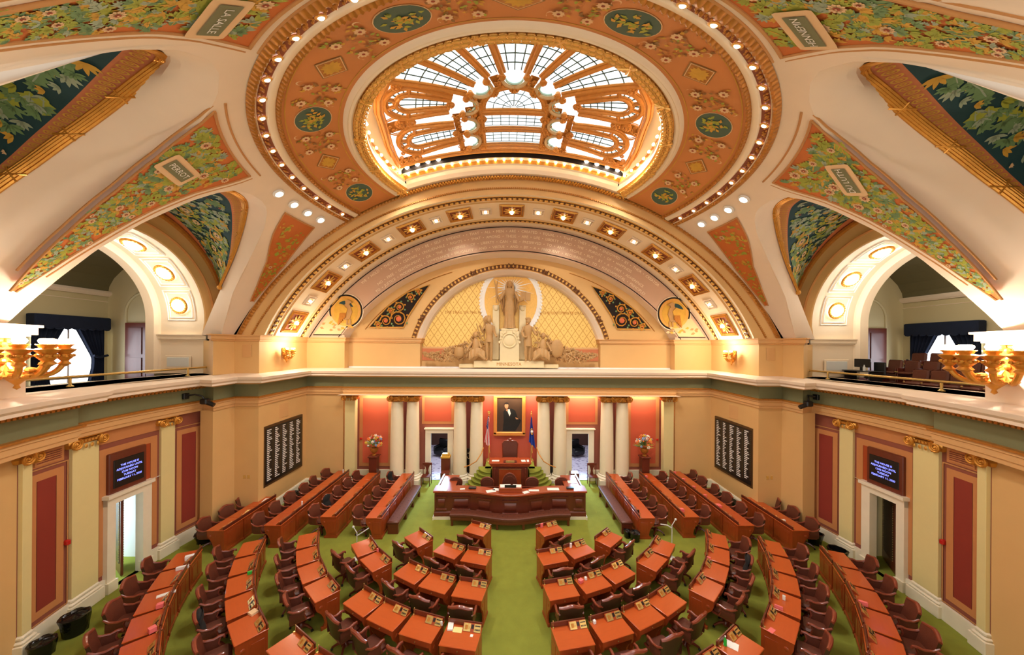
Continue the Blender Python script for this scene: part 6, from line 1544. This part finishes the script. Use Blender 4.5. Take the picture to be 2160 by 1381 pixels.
# ---------------------------------------------------------------- writing
def text_mesh(s, size=1.0, align='CENTER'):
    cu = bpy.data.curves.new('t', 'FONT'); cu.body = s; cu.size = size; cu.align_x = align; cu.align_y = 'CENTER'; cu.resolution_u = 2
    o = bpy.data.objects.new('t', cu); COL.objects.link(o); bpy.context.view_layer.update()
    dg = bpy.context.evaluated_depsgraph_get(); me = bpy.data.meshes.new_from_object(o.evaluated_get(dg))
    vs = [v.co.copy() for v in me.vertices]; fs = [list(p.vertices) for p in me.polygons]
    bpy.data.objects.remove(o); bpy.data.meshes.remove(me); bpy.data.curves.remove(cu); return vs, fs
def addtext(b, s, size, fn, m=0, align='CENTER'):
    vs, fs = text_mesh(s, size, align); b.add([fn(p.x, p.y) for p in vs], fs, m)
M['ltr'] = mat('pale_painted_letters', (252, 240, 214), .6); M['scrt'] = emit('lit_screen_letters', (120, 130, 255), 3)
for t, lines in TEXTS:
    b = MB()
    for i, ln in enumerate(lines): addtext(b, ln, .082, lambda x, y: (-x, .0735, .2 - i * .1 + y))
    b.build('message_text', M['scrt'], t, smooth=False)
LINES = ['WE  •  HOLD  •  THESE  •  TRUTHS  •  TO  •  BE  •  SELF  •  EVIDENT  •  •  THAT  •  ALL  •  MEN  •  ARE  •  CREATED  •  EQUAL  •  •  THAT  •  THEY  •  ARE  •  ENDOWED  •  BY  •  THEIR  •  CREATOR',
 'WITH  •  CERTAIN  •  UNALIENABLE  •  RIGHTS  •  •  THAT  •  AMONG  •  THESE  •  ARE  •  LIFE  •  LIBERTY  •  AND  •  THE  •  PURSUIT  •  OF  •  HAPPINESS',
 'NO  •  FREE  •  GOVERNMENT  •  OR  •  THE  •  BLESSINGS  •  OF  •  LIBERTY  •  CAN  •  BE  •  PRESERVED  •  TO  •  ANY  •  PEOPLE  •  BUT  •  BY  •  A  •  FIRM  •  ADHERENCE',
 'TO  •  JUSTICE  •  MODERATION  •  TEMPERANCE  •  FRUGALITY  •  AND  •  VIRTUE  •  AND  •  BY  •  A  •  FREQUENT  •  RECURRENCE  •  TO  •  FUNDAMENTAL  •  PRINCIPLES']
b = MB()
for ln, v_ in zip(LINES, (.22, .41, .61, .8)):
    C = resample([tuple(p.lerp(q, v_)) for p, q in zip(fb, ti)], 400); L = sum((q - p).length for p, q in zip(C, C[1:]))
    def fn(x, y):
        t_ = max(0, min(398.99, (x / L + .5) * 399)); i = int(t_); p = C[i].lerp(C[i + 1], t_ - i); e = (C[min(399, i + 1)] - C[i]).normalized(); n2 = Vector((-e.z, 0, e.x))
        q = p + n2 * y; return (q.x, 16.445, q.z)
    addtext(b, ln, .185, fn)
b.build('painted_inscription', M['ltr'], lw, smooth=False)
b = MB(); addtext(b, 'THE TRAIL OF THE PIONEER', .2, lambda x, y: (x - 2.2, 17.385, 8.75 + y)); addtext(b, 'BORE THE FOOTPRINTS OF LIBERTY', .2, lambda x, y: (x + 2.75, 17.385, 8.75 + y)); b.build('painted_motto', M['goldd'], lw, smooth=False)
ENDS = {('perrot', -1): ((8.27, -28.3), (8.24, -23.4)), ('perrot', 1): ((8.5, -24.4), (8.1, -27.4)), ('rear', 1): ((7.6, -56), (7.6, -62)), ('rear', -1): ((7.7, -62), (7.7, -56))}
for txt, r_, a_, side, nm in PLAQ:
    c = dome(r_, a_, side, S0 - .04); n_ = (Vector((0, YC, ZC)) - c).normalized()
    e = (dome(r_ + .1, a_, side, S0 - .04) - c).normalized(); w_ = n_.cross(e).normalized()
    # text runs towards the ring; upright for a viewer in the chamber
    (ra, aa_), (rb_, ab_) = ENDS[(nm, side)]; c = dome((ra + rb_) / 2, (aa_ + ab_) / 2, side, S0 - .04); n_ = (Vector((0, YC, ZC)) - c).normalized()
    ex = (dome(rb_, ab_, side) - dome(ra, aa_, side)); ex = (ex - n_ * ex.dot(n_)).normalized()
    ey = n_.cross(ex).normalized()
    b = MB()
    def rr(w, h, o, m): 
        pts_ = [(w * math.copysign(min(1, abs(math.cos(a)) * 1.35), math.cos(a)), h * math.copysign(min(1, abs(math.sin(a)) * 1.35), math.sin(a))) for a in [2 * PI * k / 32 for k in range(32)]]
        b.add([c + ex * x + ey * y + n_ * o for x, y in pts_], [tuple(range(32))], m)
    rr(.52, .27, .02, 0); b.add([c + ex * x * .4 + ey * y * .15 + n_ * .03 for x, y in ((-1, -1), (1, -1), (1, 1), (-1, 1))], [(0, 1, 2, 3)], 1)
    addtext(b, txt, .19 if len(txt) < 8 else .16, lambda x, y: c + ex * x + ey * y + n_ * .035, 2)
    b.build('name_plaque', [M['petal'], M['leafB'] if False else M['green'], M['paper']], ceil, smooth=False)
# ---------------------------------------------------------------- voting boards
for s, sn in ((-1, 'left'), (1, 'right')):
    t = thing('voting_board', 'tall black voting board with columns of white names, %s side wall' % sn, 'voting board', (s * 10.03, 14.82, 2.42), -s * -PI / 2 if False else (PI / 2 if s > 0 else -PI / 2))
    # local -y ... make local -y face the room
    t.rotation_euler.z = -PI / 2 if s > 0 else PI / 2
    b = MB(); b.bbox((0, 0, 0), (2.56, .08, 2.5), .01); b.build('frame', mat('bronze_frame', (88, 62, 34), .4, .3), t)
    b = MB(); b.box((0, -.04, 0), (2.36, .02, 2.3)); b.build('panel', M['black'], t, smooth=False)
    rnd = random.Random(31 + s); b = MB()
    for c in range(5):
        n = 27 if c < 4 else 26
        for r in range(n):
            L = rnd.choice((.12, .15, .18, .2, .24, .28)); z = 1.05 - r * .079; x0 = -1.1 + c * .47
            b.box((x0 + L / 2, -.053, z), (L, .006, .036)); 
            for q in (0, 1): b.box((x0 + .34 + q * .04, -.053, z), (.012, .004, .012), 0, 1)
    b.build('name_rows', [M['paper'], M['brass']], t, smooth=False)['kind'] = 'stuff'
    b = MB(); b.bbox((s * 10.035, 14.8, 4.1), (.02, .62, .6), .004); o = b.build('vent_cover', M['peach'], smooth=False); tag(o, 'plain tan vent cover above the %s voting board' % sn, 'vent')
    t = thing('switch_plates', 'pair of brass switch plates on the corner pier beside the %s voting board' % sn, 'switch', (s * 10.42, 13.225, 1.78))
    for q in (-1, 1): b = MB(); b.bbox((q * .08, 0, 0), (.1, .02, .14), .004); b.build('plate', M['brass'], t)
    # side wall vent above the near red panel
    b = MB(); cylblock(b, 11.49, 11.46, -16.4, -13.3, 4.14, 4.46, 0, s)
    for i in range(16):
        for j in range(5): x, y = pol(11.455, -16.1 + i * .17, s); b.box((x, y, 4.2 + j * .05), (.02, .02, .02), 0, 1)
    o = b.build('vent_grille', [M['ochre'], M['mauve']], smooth=False); tag(o, 'perforated vent grille above the near red panel on the %s wall' % sn, 'vent')
    x, y = pol(11.46, -12.75, s); b = MB(); b.bbox((0, 0, 0), (.12, .09, .13), .02); o = b.build('fire_alarm', mat('alarm_red', (190, 30, 24), .4)); o.location = (x, y, 2.0); tag(o, 'small red fire alarm beside the near red panel on the %s wall' % sn, 'alarm')
    b = MB(); b.bbox((0, 0, 0), (.12, .08, .1), .02); o = b.build('fire_alarm', bpy.data.materials['alarm_red']); o.location = (s * 7.72, 17.29, 2.16); tag(o, 'small red fire alarm behind the %s flower pedestal' % sn, 'alarm')
    # camera on the frieze
    x, y = pol(11.3, 3.2 if s < 0 else 5.6, s); t = thing('robotic_camera', 'black robotic television camera on an arm from the %s green frieze' % sn, 'camera', (x, y, 5.2)); d_ = -s
    b = MB(); b.bbox((0, 0, 0), (.08, .2, .2), .01); b.build('wall_plate', M['black'], t)
    b = MB(); b.tube([(0, 0, 0), (d_ * .2, .12, .04), (d_ * .38, .2 if s < 0 else -.1, -.03), (d_ * .42, .22 if s < 0 else -.14, -.12)], .03, 8); b.build('arm', M['black'], t)
    yy = .24 if s < 0 else -.16
    b = MB(); b.bbox((d_ * .44, yy, -.22), (.24, .2, .2), .03); b.bbox((d_ * .44, yy + .14, -.24), (.1, .08, .16), .02); b.tube([(d_ * .5, yy, -.26), (d_ * .72, yy + .05, -.36)], .075, 12); b.build('camera_head', M['black'], t)
# ---------------------------------------------------------------- sconces
def sconce(x, y, z, ang, big, lab):   # local -y points into the room
    t = thing('wall_sconce', lab, 'wall lamp', (x, y, z), ang); k = 1.0 if big else .62
    b = MB(); b.bbox((0, -.03 * k, .05 * k), (.34 * k, .08 * k, .7 * k), .03)
    for q in range(8): a = 2 * PI * q / 8; b.sphere((.13 * k * math.cos(a), -.09 * k, .1 * k + .24 * k * math.sin(a)), .06 * k, 7)
    b.build('back_plate', M['gold'], t)
    arms = [(0, .62), (-.34, .48), (.34, .48)] + ([(-.58, .26), (.58, .26), (-.2, .78), (.2, .78)] if big else [])
    for ax, ay in arms:
        b = MB(); P_ = [(0, -.05, -.1), (ax * .3, -ay * .35, -.42), (ax * .7, -ay * .8, -.38), (ax, -ay, -.14), (ax, -ay, .14)]
        P_ = [Vector(p) * k for p in P_]; b.tube(smooth_curve(P_, 2), .05 * k, 8)
        c = P_[-1]
        b.lathe([(r * k, z_ * k) for r, z_ in ((.02, -.34), (.1, -.28), (.05, -.22), (.12, -.14), (.07, -.08), (.15, 0), (.17, .03), (.08, .06), (.1, .1), (.13, .12), (.13, .14))], 14, c)
        for q in range(7): a = 2 * PI * q / 7; b.sphere((c.x + .12 * k * math.cos(a), c.y + .12 * k * math.sin(a), c.z - .1 * k), .035 * k, 6)
        for q in (0, 1): b.sphere((c.x * .6, c.y * .6 - .02, c.z - (.5 - .1 * q) * k), .07 * k, 7, sc=(1.3, 1, .7))
        ar = b.build('arm', M['gold'], t)
        b = MB()
        for dx, dy in ((-.06, 0), (.06, 0), (0, -.06), (0, .06)): b.tube([(c.x + dx * k, c.y + dy * k, c.z + .13 * k), (c.x + dx * k, c.y + dy * k, c.z + .17 * k)], .025 * k, 6); b.sphere((c.x + dx * k, c.y + dy * k, c.z + .21 * k), .05 * k, 8)
        b.build('bulb', M['bulb'], ar)
    b = MB(); b.lathe([(r * k, z_ * k) for r, z_ in ((.001, -.66), (.05, -.62), (.03, -.56), (.12, -.46), (.2, -.38), (.1, -.3))], 12, (0, -.22 * k, 0)); b.build('finial', M['gold'], t)
    return t
for s, sn in ((-1, 'left'), (1, 'right')):
    sconce(s * 10.02, 14.75, 6.62, PI / 2 if s < 0 else -PI / 2, False, 'small gilded candle sconce on the pier above the %s voting board' % sn)
    x, y = pol(11.2, -21.8, s); sconce(x, y, 6.7, math.atan2(y - YC, x) - PI / 2, True, 'large many-armed gilded sconce on the great %s pier' % sn)
    # soffit lamps of the gallery arch
    for k, q in enumerate((12, 40, 68, 112, 140, 168)):
        c = Vector((s * 12.88, YC - .55 + 2.64 * math.cos(R(q)), 7.95 + 2.64 * math.sin(R(q)))); n_ = Vector((0, -math.cos(R(q)), -math.sin(R(q))))
        t = bpy.data.objects.new('soffit_lamp', None); COL.objects.link(t); t.matrix_world = Matrix.Translation(c) @ look(n_)
        tag(t, 'round glowing lamp under the %s gallery arch, %s up from its %s foot' % (sn, ordn[k if k < 3 else 5 - k], 'far' if k < 3 else 'near'), 'ceiling light', 'lamps under the %s gallery arch' % sn)
        b = MB(); b.lathe([(.3, 0), (.33, .03), (.3, .07), (.25, .08), (.22, .05)], 24)
        for i in range(20): a = 2 * PI * i / 20; b.sphere((.29 * math.cos(a), .29 * math.sin(a), .06), .035, 6)
        b.build('rim', M['gold'], t)
        b = MB(); b.lathe([(.235, .05), (.2, .12), (.12, .17), (.001, .19)], 20); b.build('globe', M['bulbw'], t)
    b = MB(); b.bbox((s * 12.99, 13.1, 6.3), (1.0, .03, .5), .01); 
    b.bbox((s * 12.99, 13.09, 6.3), (.84, .03, .36), .005, 1); o = b.build('air_grille', [M['cream2'], M['clear']], smooth=False); tag(o, 'grey rectangular air grille on the pier inside the %s gallery opening' % sn, 'vent')
# ---------------------------------------------------------------- gallery seats (right gallery)
b = MB()
for x0, z1 in ((14.75, 5.7), (15.65, 5.98)): b.prism([(x0, 9.0), (16.9, 9.0), (16.9, 13.7), (x0, 13.7)], 5.41, z1, 'z')
st = b.build('seating_tiers', M['woodd'], smooth=False); tag(st, 'dark stepped wooden tiers carrying the leather seats in the right gallery', 'steps')
sp = None; OR2 = ['first', 'second', 'third', 'fourth', 'fifth', 'sixth']
for row, (X, z, ys) in enumerate(((14.32, 5.42, (11.52, 11.0, 10.5, 10.0, 9.5)), (15.22, 5.7, (13.05, 12.48, 11.92, 11.4, 10.9, 10.4)), (16.12, 5.98, (13.0, 12.42, 11.86, 11.3, 10.75, 10.2)))):
    for i, y in enumerate(ys):
        if sp is None:
            t = bpy.data.objects.new('gallery_seat', None); COL.objects.link(t); sp = t
            b = MB(); b.bbox((0, .1, .58), (.48, .12, .56), .045, rx=-.12); b.build('backrest', M['leather'], t)
            b = MB(); b.bbox((0, -.1, .36), (.46, .4, .1), .04); b.build('seat', M['leather'], t)
            for q in (-1, 1):
                b = MB(); b.bbox((q * .255, -.02, .28), (.03, .36, .56), .01); b.sphere((q * .255, -.2, .4), .03, 6, 1); b.build('arm_frame', [M['woodd'], M['brass']], t)
        else: t = dup(sp)
        t.location = (X, y, z + .0); t.rotation_euler = (0, 0, -PI / 2)
        tag(t, 'brown leather gallery seat, %s from the far end of the %s row' % (OR2[i], ('front', 'middle', 'back')[row]), 'seat', 'leather seats of the right gallery')
t = thing('control_desk', 'black control desk with monitor inside the right gallery by the pier', 'desk', (13.45, 12.55, 5.42))
b = MB(); b.bbox((0, 0, .72), (.6, 1.0, .04), .01); b.build('desktop', M['black'], t)
for q in (-1, 1): b = MB(); b.bbox((0, q * .45, .35), (.5, .04, .7), .01); b.build('leg', M['black'], t)
t = thing('monitor', 'black flat monitor standing on the gallery control desk', 'monitor', (13.5, 12.6, 6.162), .2)
b = MB(); b.bbox((0, 0, .28), (.04, .5, .32), .01); b.build('screen', M['black'], t); b = MB(); b.bbox((0, 0, .07), (.12, .1, .14), .01); b.build('stand', M['black'], t)
t = thing('office_chair', 'black office chair between the control desk and the gallery door', 'chair', (14.1, 12.7, 5.42))
b = MB(); b.bbox((0, 0, .45), (.45, .45, .08), .03); b.build('seat', M['black'], t); b = MB(); b.bbox((.2, 0, .8), (.08, .42, .5), .03); b.build('backrest', M['black'], t); b = MB(); b.tube([(0, 0, 0), (0, 0, .42)], .03, 6); b.lathe([(.25, 0), (.2, .05), (.03, .08)], 10); b.build('pedestal', M['black'], t)
for y, l in ((12.35, 'nearer the pier'), (11.95, 'nearer the seats')):
    o = bottle('clear', .22, .04)('water_bottle'); o.location = (13.3, y - .35 if False else y, 5.44 if False else 6.162 if y > 12.3 else 5.44); tag(o, 'clear plastic water bottle in the right gallery, ' + l, 'bottle')
# ---------------------------------------------------------------- sculpture group
sg_ = thing('sculpture_group', 'buff plaster sculpture group of a robed woman and attendant figures in the lunette', 'sculpture', (0, 16.75, 5.93)); O = Vector((0, 16.75, 5.93))
def L_(x, y, z): return Vector((x, y - 16.75, z - 5.93))
b = MB(); b.bbox(L_(-.08, 16.85, 6.1), (3.5, .7, .34), .02); b.bbox(L_(-.08, 16.95, 6.0), (5.0, .6, .2), .02); b.build('base', M['stonel'], sg_)
b = MB(); addtext(b, 'MINNESOTA', .22, lambda x, y: L_(x - .08, 16.49, 6.1 + y)); b.build('base_lettering', M['goldd'], sg_, smooth=False)
b = MB(); b.bbox(L_(-.06, 16.85, 7.0), (.98, .6, 1.5), .02); b.bbox(L_(-.06, 16.85, 7.82), (.86, .56, .16), .03); b.build('pedestal', M['stonel'], sg_)
b = MB(); b.tube([L_(-.06 + .34 * math.cos(a), 16.53, 7.28 + .34 * math.sin(a)) for a in [2 * PI * k / 24 for k in range(24)]], .035, 6, closed=True); b.sphere(L_(-.06, 16.56, 7.28), .3, 12, sc=(1, .15, 1))
for s in (-1, 1):
    for q in range(6): b.sphere(L_(-.06 + s * (.2 + q * .06), 16.54, 7.7 - .04 * q * q * .5), .07, 6, sc=(1, .6, 1)); 
b.build('carved_shield', M['stonel'], sg_)
for s in (-1, 1):
    b = MB(); b.bbox(L_(-.08 + s * .68, 17.1, 7.7), (.34, .3, 2.8), .02); b.sphere(L_(-.08 + s * .68, 16.95, 8.95), .15, 10, sc=(1, .5, 1)); b.build('carved_post', M['stonel'], sg_)
def head(b, c, r=.15, turn=0, hair=True):
    c = Vector(c); b.sphere(c, r, 12, sc=(.85, .95, 1.15)); f = Vector((math.sin(turn), -math.cos(turn), 0)); sd = Vector((f.y, -f.x, 0))
    b.sphere(c + f * r * .95 + Vector((0, 0, -.02)), r * .18, 6, sc=(.7, 1, 1.5))
    for q in (-1, 1): b.sphere(c + f * r * .8 + sd * q * r * .33 + Vector((0, 0, r * .15)), r * .13, 5); b.sphere(c + sd * q * r * .82, r * .2, 5, sc=(.6, 1, 1.4))
    b.sphere(c + f * r * .8 + Vector((0, 0, -r * .55)), r * .2, 6, sc=(1.2, .6, .4)); b.sphere(c + f * r * .55 + Vector((0, 0, -r * .85)), r * .35, 6)
    if hair: b.sphere(c - f * r * .2 + Vector((0, 0, r * .35)), r * 1.05, 10, sc=(1, 1, .95)); 
# robed central figure
b = MB(); zb, H = 7.9, 2.36
rws = [(0, .3, .2), (.08, .27, .19), (.25, .24, .17), (.42, .25, .18), (.52, .24, .17), (.6, .19, .14), (.66, .2, .15), (.74, .25, .18), (.8, .28, .16), (.83, .24, .13), (.86, .1, .1), (.9, .07, .07)]
def rob(u, v):
    j = v * (len(rws) - 1); i = min(len(rws) - 2, int(j)); f = j - i; h = lerp(rws[i][0], rws[i + 1][0], f); rx = lerp(rws[i][1], rws[i + 1][1], f); ry = lerp(rws[i][2], rws[i + 1][2], f); a = 2 * PI * u
    fo_ = 1 + (.09 * math.sin(13 * a) + .05 * math.sin(7 * a + 1)) * max(0, 1 - h / .62)
    return L_(-.07 + rx * fo_ * math.cos(a), 16.72 + ry * fo_ * math.sin(a), zb + h * H)
b.grid(rob, 48, 33); head(b, L_(-.07, 16.7, zb + H * .935), .15); 
for s in (-1, 1): b.tube([L_(-.07 + s * .1, 16.76, zb + H * .97), L_(-.07 + s * .17, 16.74, zb + H * .88), L_(-.07 + s * .16, 16.66, zb + H * .8), L_(-.07 + s * .15, 16.6, zb + H * .72)], [.07, .07, .05, .03], 8)
b.tube([L_(-.33, 16.72, 9.72), L_(-.5, 16.66, 9.4), L_(-.56, 16.6, 9.28), L_(-.68, 16.52, 9.52), L_(-.7, 16.5, 9.6)], [.1, .08, .07, .055, .05], 8)
b.tube([L_(.2, 16.72, 9.72), L_(.36, 16.66, 9.4), L_(.42, 16.6, 9.25), L_(.6, 16.5, 9.3)], [.1, .08, .07, .05], 8)
for k in range(5):
    for cx in (-.7, .66): b.tube([L_(cx - .04 + k * .018, 16.46, 9.5 if cx < 0 else 9.3), L_(cx - .05 + k * .022, 16.45, 9.6 if cx < 0 else 9.36)], .016, 5)
b.build('robed_figure', M['stone'], sg_)
b = MB()
for s in (-1, 1):   # cloak falling from the arms
    b.grid(lambda u, v: L_(-.07 + s * (lerp(.24, .5, u) + .02 * math.sin(16 * u)) * (1 - .25 * v), 16.72 + .06 * math.sin(u * 14 + v * 2), lerp(9.6 - .25 * u, 8.35 + .45 * u, v)), 16, 10)
b.build('cloak', M['stone'], sg_)
b = MB(); b.tube([L_(-.72, 16.5, 9.15), L_(-.72, 16.5, 9.65), L_(-.74, 16.5, 9.95)], [.03, .05, .07], 8); b.tube([L_(-.74, 16.5, 9.95), L_(-.79, 16.5, 10.1), L_(-.86, 16.5, 10.35)], [.06, .04, .01], 6); b.tube([L_(-.74, 16.5, 9.95), L_(-.69, 16.5, 10.1), L_(-.64, 16.5, 10.35)], [.06, .04, .01], 6); b.build('ear_of_maize', M['stone'], sg_)
b = MB(); b.bbox(L_(.62, 16.48, 9.5), (.3, .05, .42), .01, rz=-.3); b.bbox(L_(.84, 16.46, 9.46), (.26, .05, .4), .01, rz=.25); b.build('open_book', M['stone'], sg_)
def standing(x, zb, H, sgn, kind):
    b = MB(); y = 16.55
    P3 = lambda dx, h, dy=0: L_(x + sgn * dx, y + dy, zb + h * H)
    for q, off_ in ((-1, -.05), (1, .03)): b.tube([P3(q * .1, .02, off_), P3(q * .1, .14, off_), P3(q * .11, .27, off_ - .02), P3(q * .1, .4, 0), P3(q * .08, .5, 0)], [.05, .075, .07, .1, .12], 10); b.sphere(P3(q * .11, .02, off_ - .08), .07, 8, sc=(.8, 1.6, .6))
    rr_ = [(.34, .2, .15) if kind else (.42, .18, .14), (.44, .19, .14), (.52, .17, .12), (.58, .15, .11), (.66, .19, .13), (.74, .22, .13), (.8, .2, .11), (.825, .09, .08), (.86, .07, .07)]
    def body(u, v):
        j = v * (len(rr_) - 1); i = min(len(rr_) - 2, int(j)); f = j - i; h, rx, ry = (lerp(rr_[i][k], rr_[i + 1][k], f) for k in range(3)); a = 2 * PI * u; fd_ = 1 + .06 * math.sin(11 * a) * max(0, 1 - h / .55)
        return P3(rx * fd_ * math.cos(a), h, ry * fd_ * math.sin(a))
    b.grid(body, 32, 20); head(b, P3(0, .91, -.02), .135, -sgn * .5 if kind else sgn * .7)
    if kind: b.tube([P3(-.2, .78), P3(-.3, .66, -.02), P3(-.22, .56, -.14), P3(-.05, .55, -.2)], [.075, .065, .055, .045], 8); b.tube([P3(.2, .78), P3(.32, .66), P3(.42, .6, -.1), P3(.48, .64, -.16)], [.075, .065, .05, .045], 8); b.sphere(P3(0, .975), .14, 10, sc=(1.1, 1, .5)); b.tube([P3(.5, .05, -.16), P3(.48, .75, -.16)], .018, 6)
    else:
        b.tube([P3(-.2, .78), P3(-.36, .68, -.06), P3(-.46, .8, -.14)], [.075, .06, .045], 8); b.tube([P3(.2, .78), P3(.27, .62), P3(.38, .54, -.12)], [.075, .06, .045], 8)
        for k in range(11): a = -.4 + k * .34; b.tube([P3(0, .93), P3(-.05 - .26 * math.sin(a), .93 + .1 * math.cos(a), .06)], [.05, .035], 6)
        b.tube([P3(-.2, .95, .08), P3(-.26, .7, .1), P3(-.24, .5, .1)], [.07, .06, .03], 6); b.tube([P3(-.62, .84, -.1), P3(-.3, .3, .05)], .025, 6)
    b.build('standing_figure', M['stone'], sg_)
standing(-1.08, 6.27, 2.2, 1, 0); standing(.86, 6.27, 2.16, 1, 1)
for s, x in ((-1, -1.75), (1, 1.62)):
    b = MB(); P3 = lambda dx, z, dy=0: L_(x + s * dx, 16.55 + dy, z)
    b.tube([P3(.05, 6.5), P3(.0, 6.8), P3(-.04, 7.1), P3(0, 7.3), P3(0, 7.38)], [.2, .18, .2, .13, .07], 12); head(b, P3(0, 7.52), .13, -s * .6)
    b.tube([P3(.05, 6.5), P3(-.3, 6.85, -.1), P3(-.42, 6.5, -.14), P3(-.5, 6.3, -.18)], [.17, .12, .09, .06], 10); b.tube([P3(.05, 6.45, -.08), P3(-.2, 6.6, -.22), P3(-.5, 6.34, -.24)], [.15, .11, .06], 10)
    b.tube([P3(.16, 7.2), P3(.32, 6.95, -.06), P3(.4, 6.75, -.16)], [.08, .06, .045], 8); b.tube([P3(-.14, 7.2), P3(-.26, 6.98, -.1), P3(-.32, 6.9, -.2)], [.08, .06, .045], 8)
    b.grid(lambda u, v: P3(lerp(.3, -.5, u), 6.72 + .2 * math.sin(PI * u) - .42 * v, -.16 - .12 * math.sin(PI * v * .6) + .02 * math.sin(u * 26)), 30, 8)
    b.build('reclining_figure', M['stone'], sg_)
    b = MB()
    if s < 0: b.lathe([(.1, 0), (.22, .1), (.26, .3), (.2, .5), (.1, .56), (.14, .62)], 18, L_(-2.55, 16.5, 6.4))
    else: b.sphere(L_(2.3, 16.45, 6.9), .45, 16, sc=(.72, .22, 1))
    b.build('vase' if s < 0 else 'round_shield', M['stone'], sg_)
    rnd = random.Random(77 + s); b = MB()
    for k in range(330):
        t_ = rnd.random() ** .8; X = s * lerp(1.2, 4.35, t_); top_ = interp([(1.2, 8.0), (1.6, 7.75), (2.2, 7.2), (3, 6.95), (3.6, 6.7), (4.4, 6.62)], abs(X)); bot = interp([(1.2, 6.5), (2.2, 6.35), (3, 6.15), (3.6, 6.2), (4.4, 6.55)], abs(X))
        z = lerp(bot, top_, rnd.random()); a = rnd.uniform(0, 6.28); L = rnd.uniform(.1, .2); p = L_(X, 16.72 + rnd.uniform(-.1, .2), z)
        Mx_ = Matrix.Translation(p) @ Matrix.Rotation(a, 4, 'Y') @ Matrix.Rotation(rnd.uniform(-.6, .6), 4, 'Z') @ Matrix.Diagonal((L, .03, L * .45, 1)); b.sphere((0, 0, 0), .6, 6, M=Mx_)
    b.build('carved_foliage', M['stone'], sg_)['kind'] = 'stuff'
# added unseen box around everything: stops world light leaking through wall gaps
b = MB()
b.add([(-19, -3, -.05), (19, -3, -.05), (19, 25, -.05), (-19, 25, -.05), (-19, -3, 17), (19, -3, 17), (19, 25, 17), (-19, 25, 17)], [(0, 4, 7, 3), (1, 2, 6, 5), (3, 7, 6, 2), (4, 5, 6, 7), (0, 3, 2, 1)], 0)
struct(b.build('wall_outer', M['dark'], smooth=False))
# ---------------------------------------------------------------- lights
def light(name, typ, loc, power, col=(1, .86, .66), size=.1, rot=None, sy=None, spot=None):
    l = bpy.data.lights.new(name, typ); l.energy = power; l.color = col
    if typ == 'AREA':
        l.shape = 'RECTANGLE'; l.size = size; l.size_y = sy or size
    elif typ == 'SPOT': l.spot_size = spot or R(120); l.spot_blend = .8; l.shadow_soft_size = size
    else: l.shadow_soft_size = size
    o = bpy.data.objects.new(name, l); COL.objects.link(o); o.location = loc
    if rot: o.rotation_euler = rot
    return o
w = bpy.data.worlds.new('world'); sc.world = w; w.use_nodes = True
w.node_tree.nodes['Background'].inputs[0].default_value = (1, .95, .9, 1); w.node_tree.nodes['Background'].inputs[1].default_value = 1.35
for s in (-1, 1):
    light('sconce_light', 'POINT', (s * 9.4, 14.8, 7.0), 95, (1, .86, .68), .12)
    light('sconce_light', 'POINT', (s * 9.9, 7.0, 7.02), 190, (1, .9, .78), .12)
    light('sconce_light', 'POINT', (s * 5.2, 2.3, 7.2), 110, (1, .9, .76), .15)  # beside the unseen rear piers, where no sconce is built
    for q in (12, 40, 68):
        light('soffit_light', 'POINT', (s * 12.88, YC - .55 + 2.25 * math.cos(R(q)), 7.95 + 2.25 * math.sin(R(q))), 15, (1, .95, .88), .1)
    light('window_daylight', 'AREA', (s * 17.0, 13.2, 6.7), 22, (.8, .9, 1), 1.6, (R(90), 0, R(90) * (-1 if s < 0 else 1)), 2.0)
    light('corridor_light', 'AREA', (s * 14.2, 10.0, 2.6), 110 if s < 0 else 14, (.7, .88, 1) if s < 0 else (1, .9, .7), 1.2, (0, 0, 0))
    light('lobby_light', 'AREA', (s * 3.7, 20.0, 3.2), 70, (.86, .88, 1), 2.5, (0, 0, 0), 4)
for x, w_ in ((0, 3.0), (-3.76, 1.6), (3.76, 1.6), (-6.9, 1.5), (6.9, 1.5)):
    light('cove_light', 'AREA', (x, 16.98, 4.53), 30 * w_ / 1.5, (1, .84, .64), w_, (R(12), 0, 0), .12)
light('arch_light', 'POINT', (-8.7, 15.0, 7.5), 26, (1, .85, .6), .1); light('arch_light', 'POINT', (8.7, 15.0, 7.5), 26, (1, .85, .6), .1)
for x in (-2.3, 2.3): light('lunette_light', 'SPOT', (x, 14.7, 12.7), 330, (1, .9, .74), .15, (R(38), 0, 0), None, R(75))
for s in (-1, 1):
    for i, (x, y) in enumerate(((3.9, 11.4), (2.2, 8.6), (4.1, 9.6))):
        light('skylight_lamp', 'SPOT', (s * x, y, 13.5), 650, (1, .97, .92), .25, (0, 0, 0), None, R(150))
vs = sc.view_settings; sc.display_settings.display_device = 'sRGB'; vs.view_transform = 'Standard'; vs.look = 'None'; vs.gamma = 1; vs.use_curve_mapping = False; vs.exposure = 0.22

for s in (-1, 1):
    light('lobby_daylight', 'SPOT', (s * 3.75, 20.5, 3.1), 1700, (.38, .68, 1), .3, (R(-62), 0, 0), None, R(60))
    light('gallery_fill', 'POINT', (s * 15.5, 11.0, 9.6), 60 if s > 0 else 25, (1, .88, .7), .3)  # added fill to brighten the galleries and the right-hand seats, no fixture built
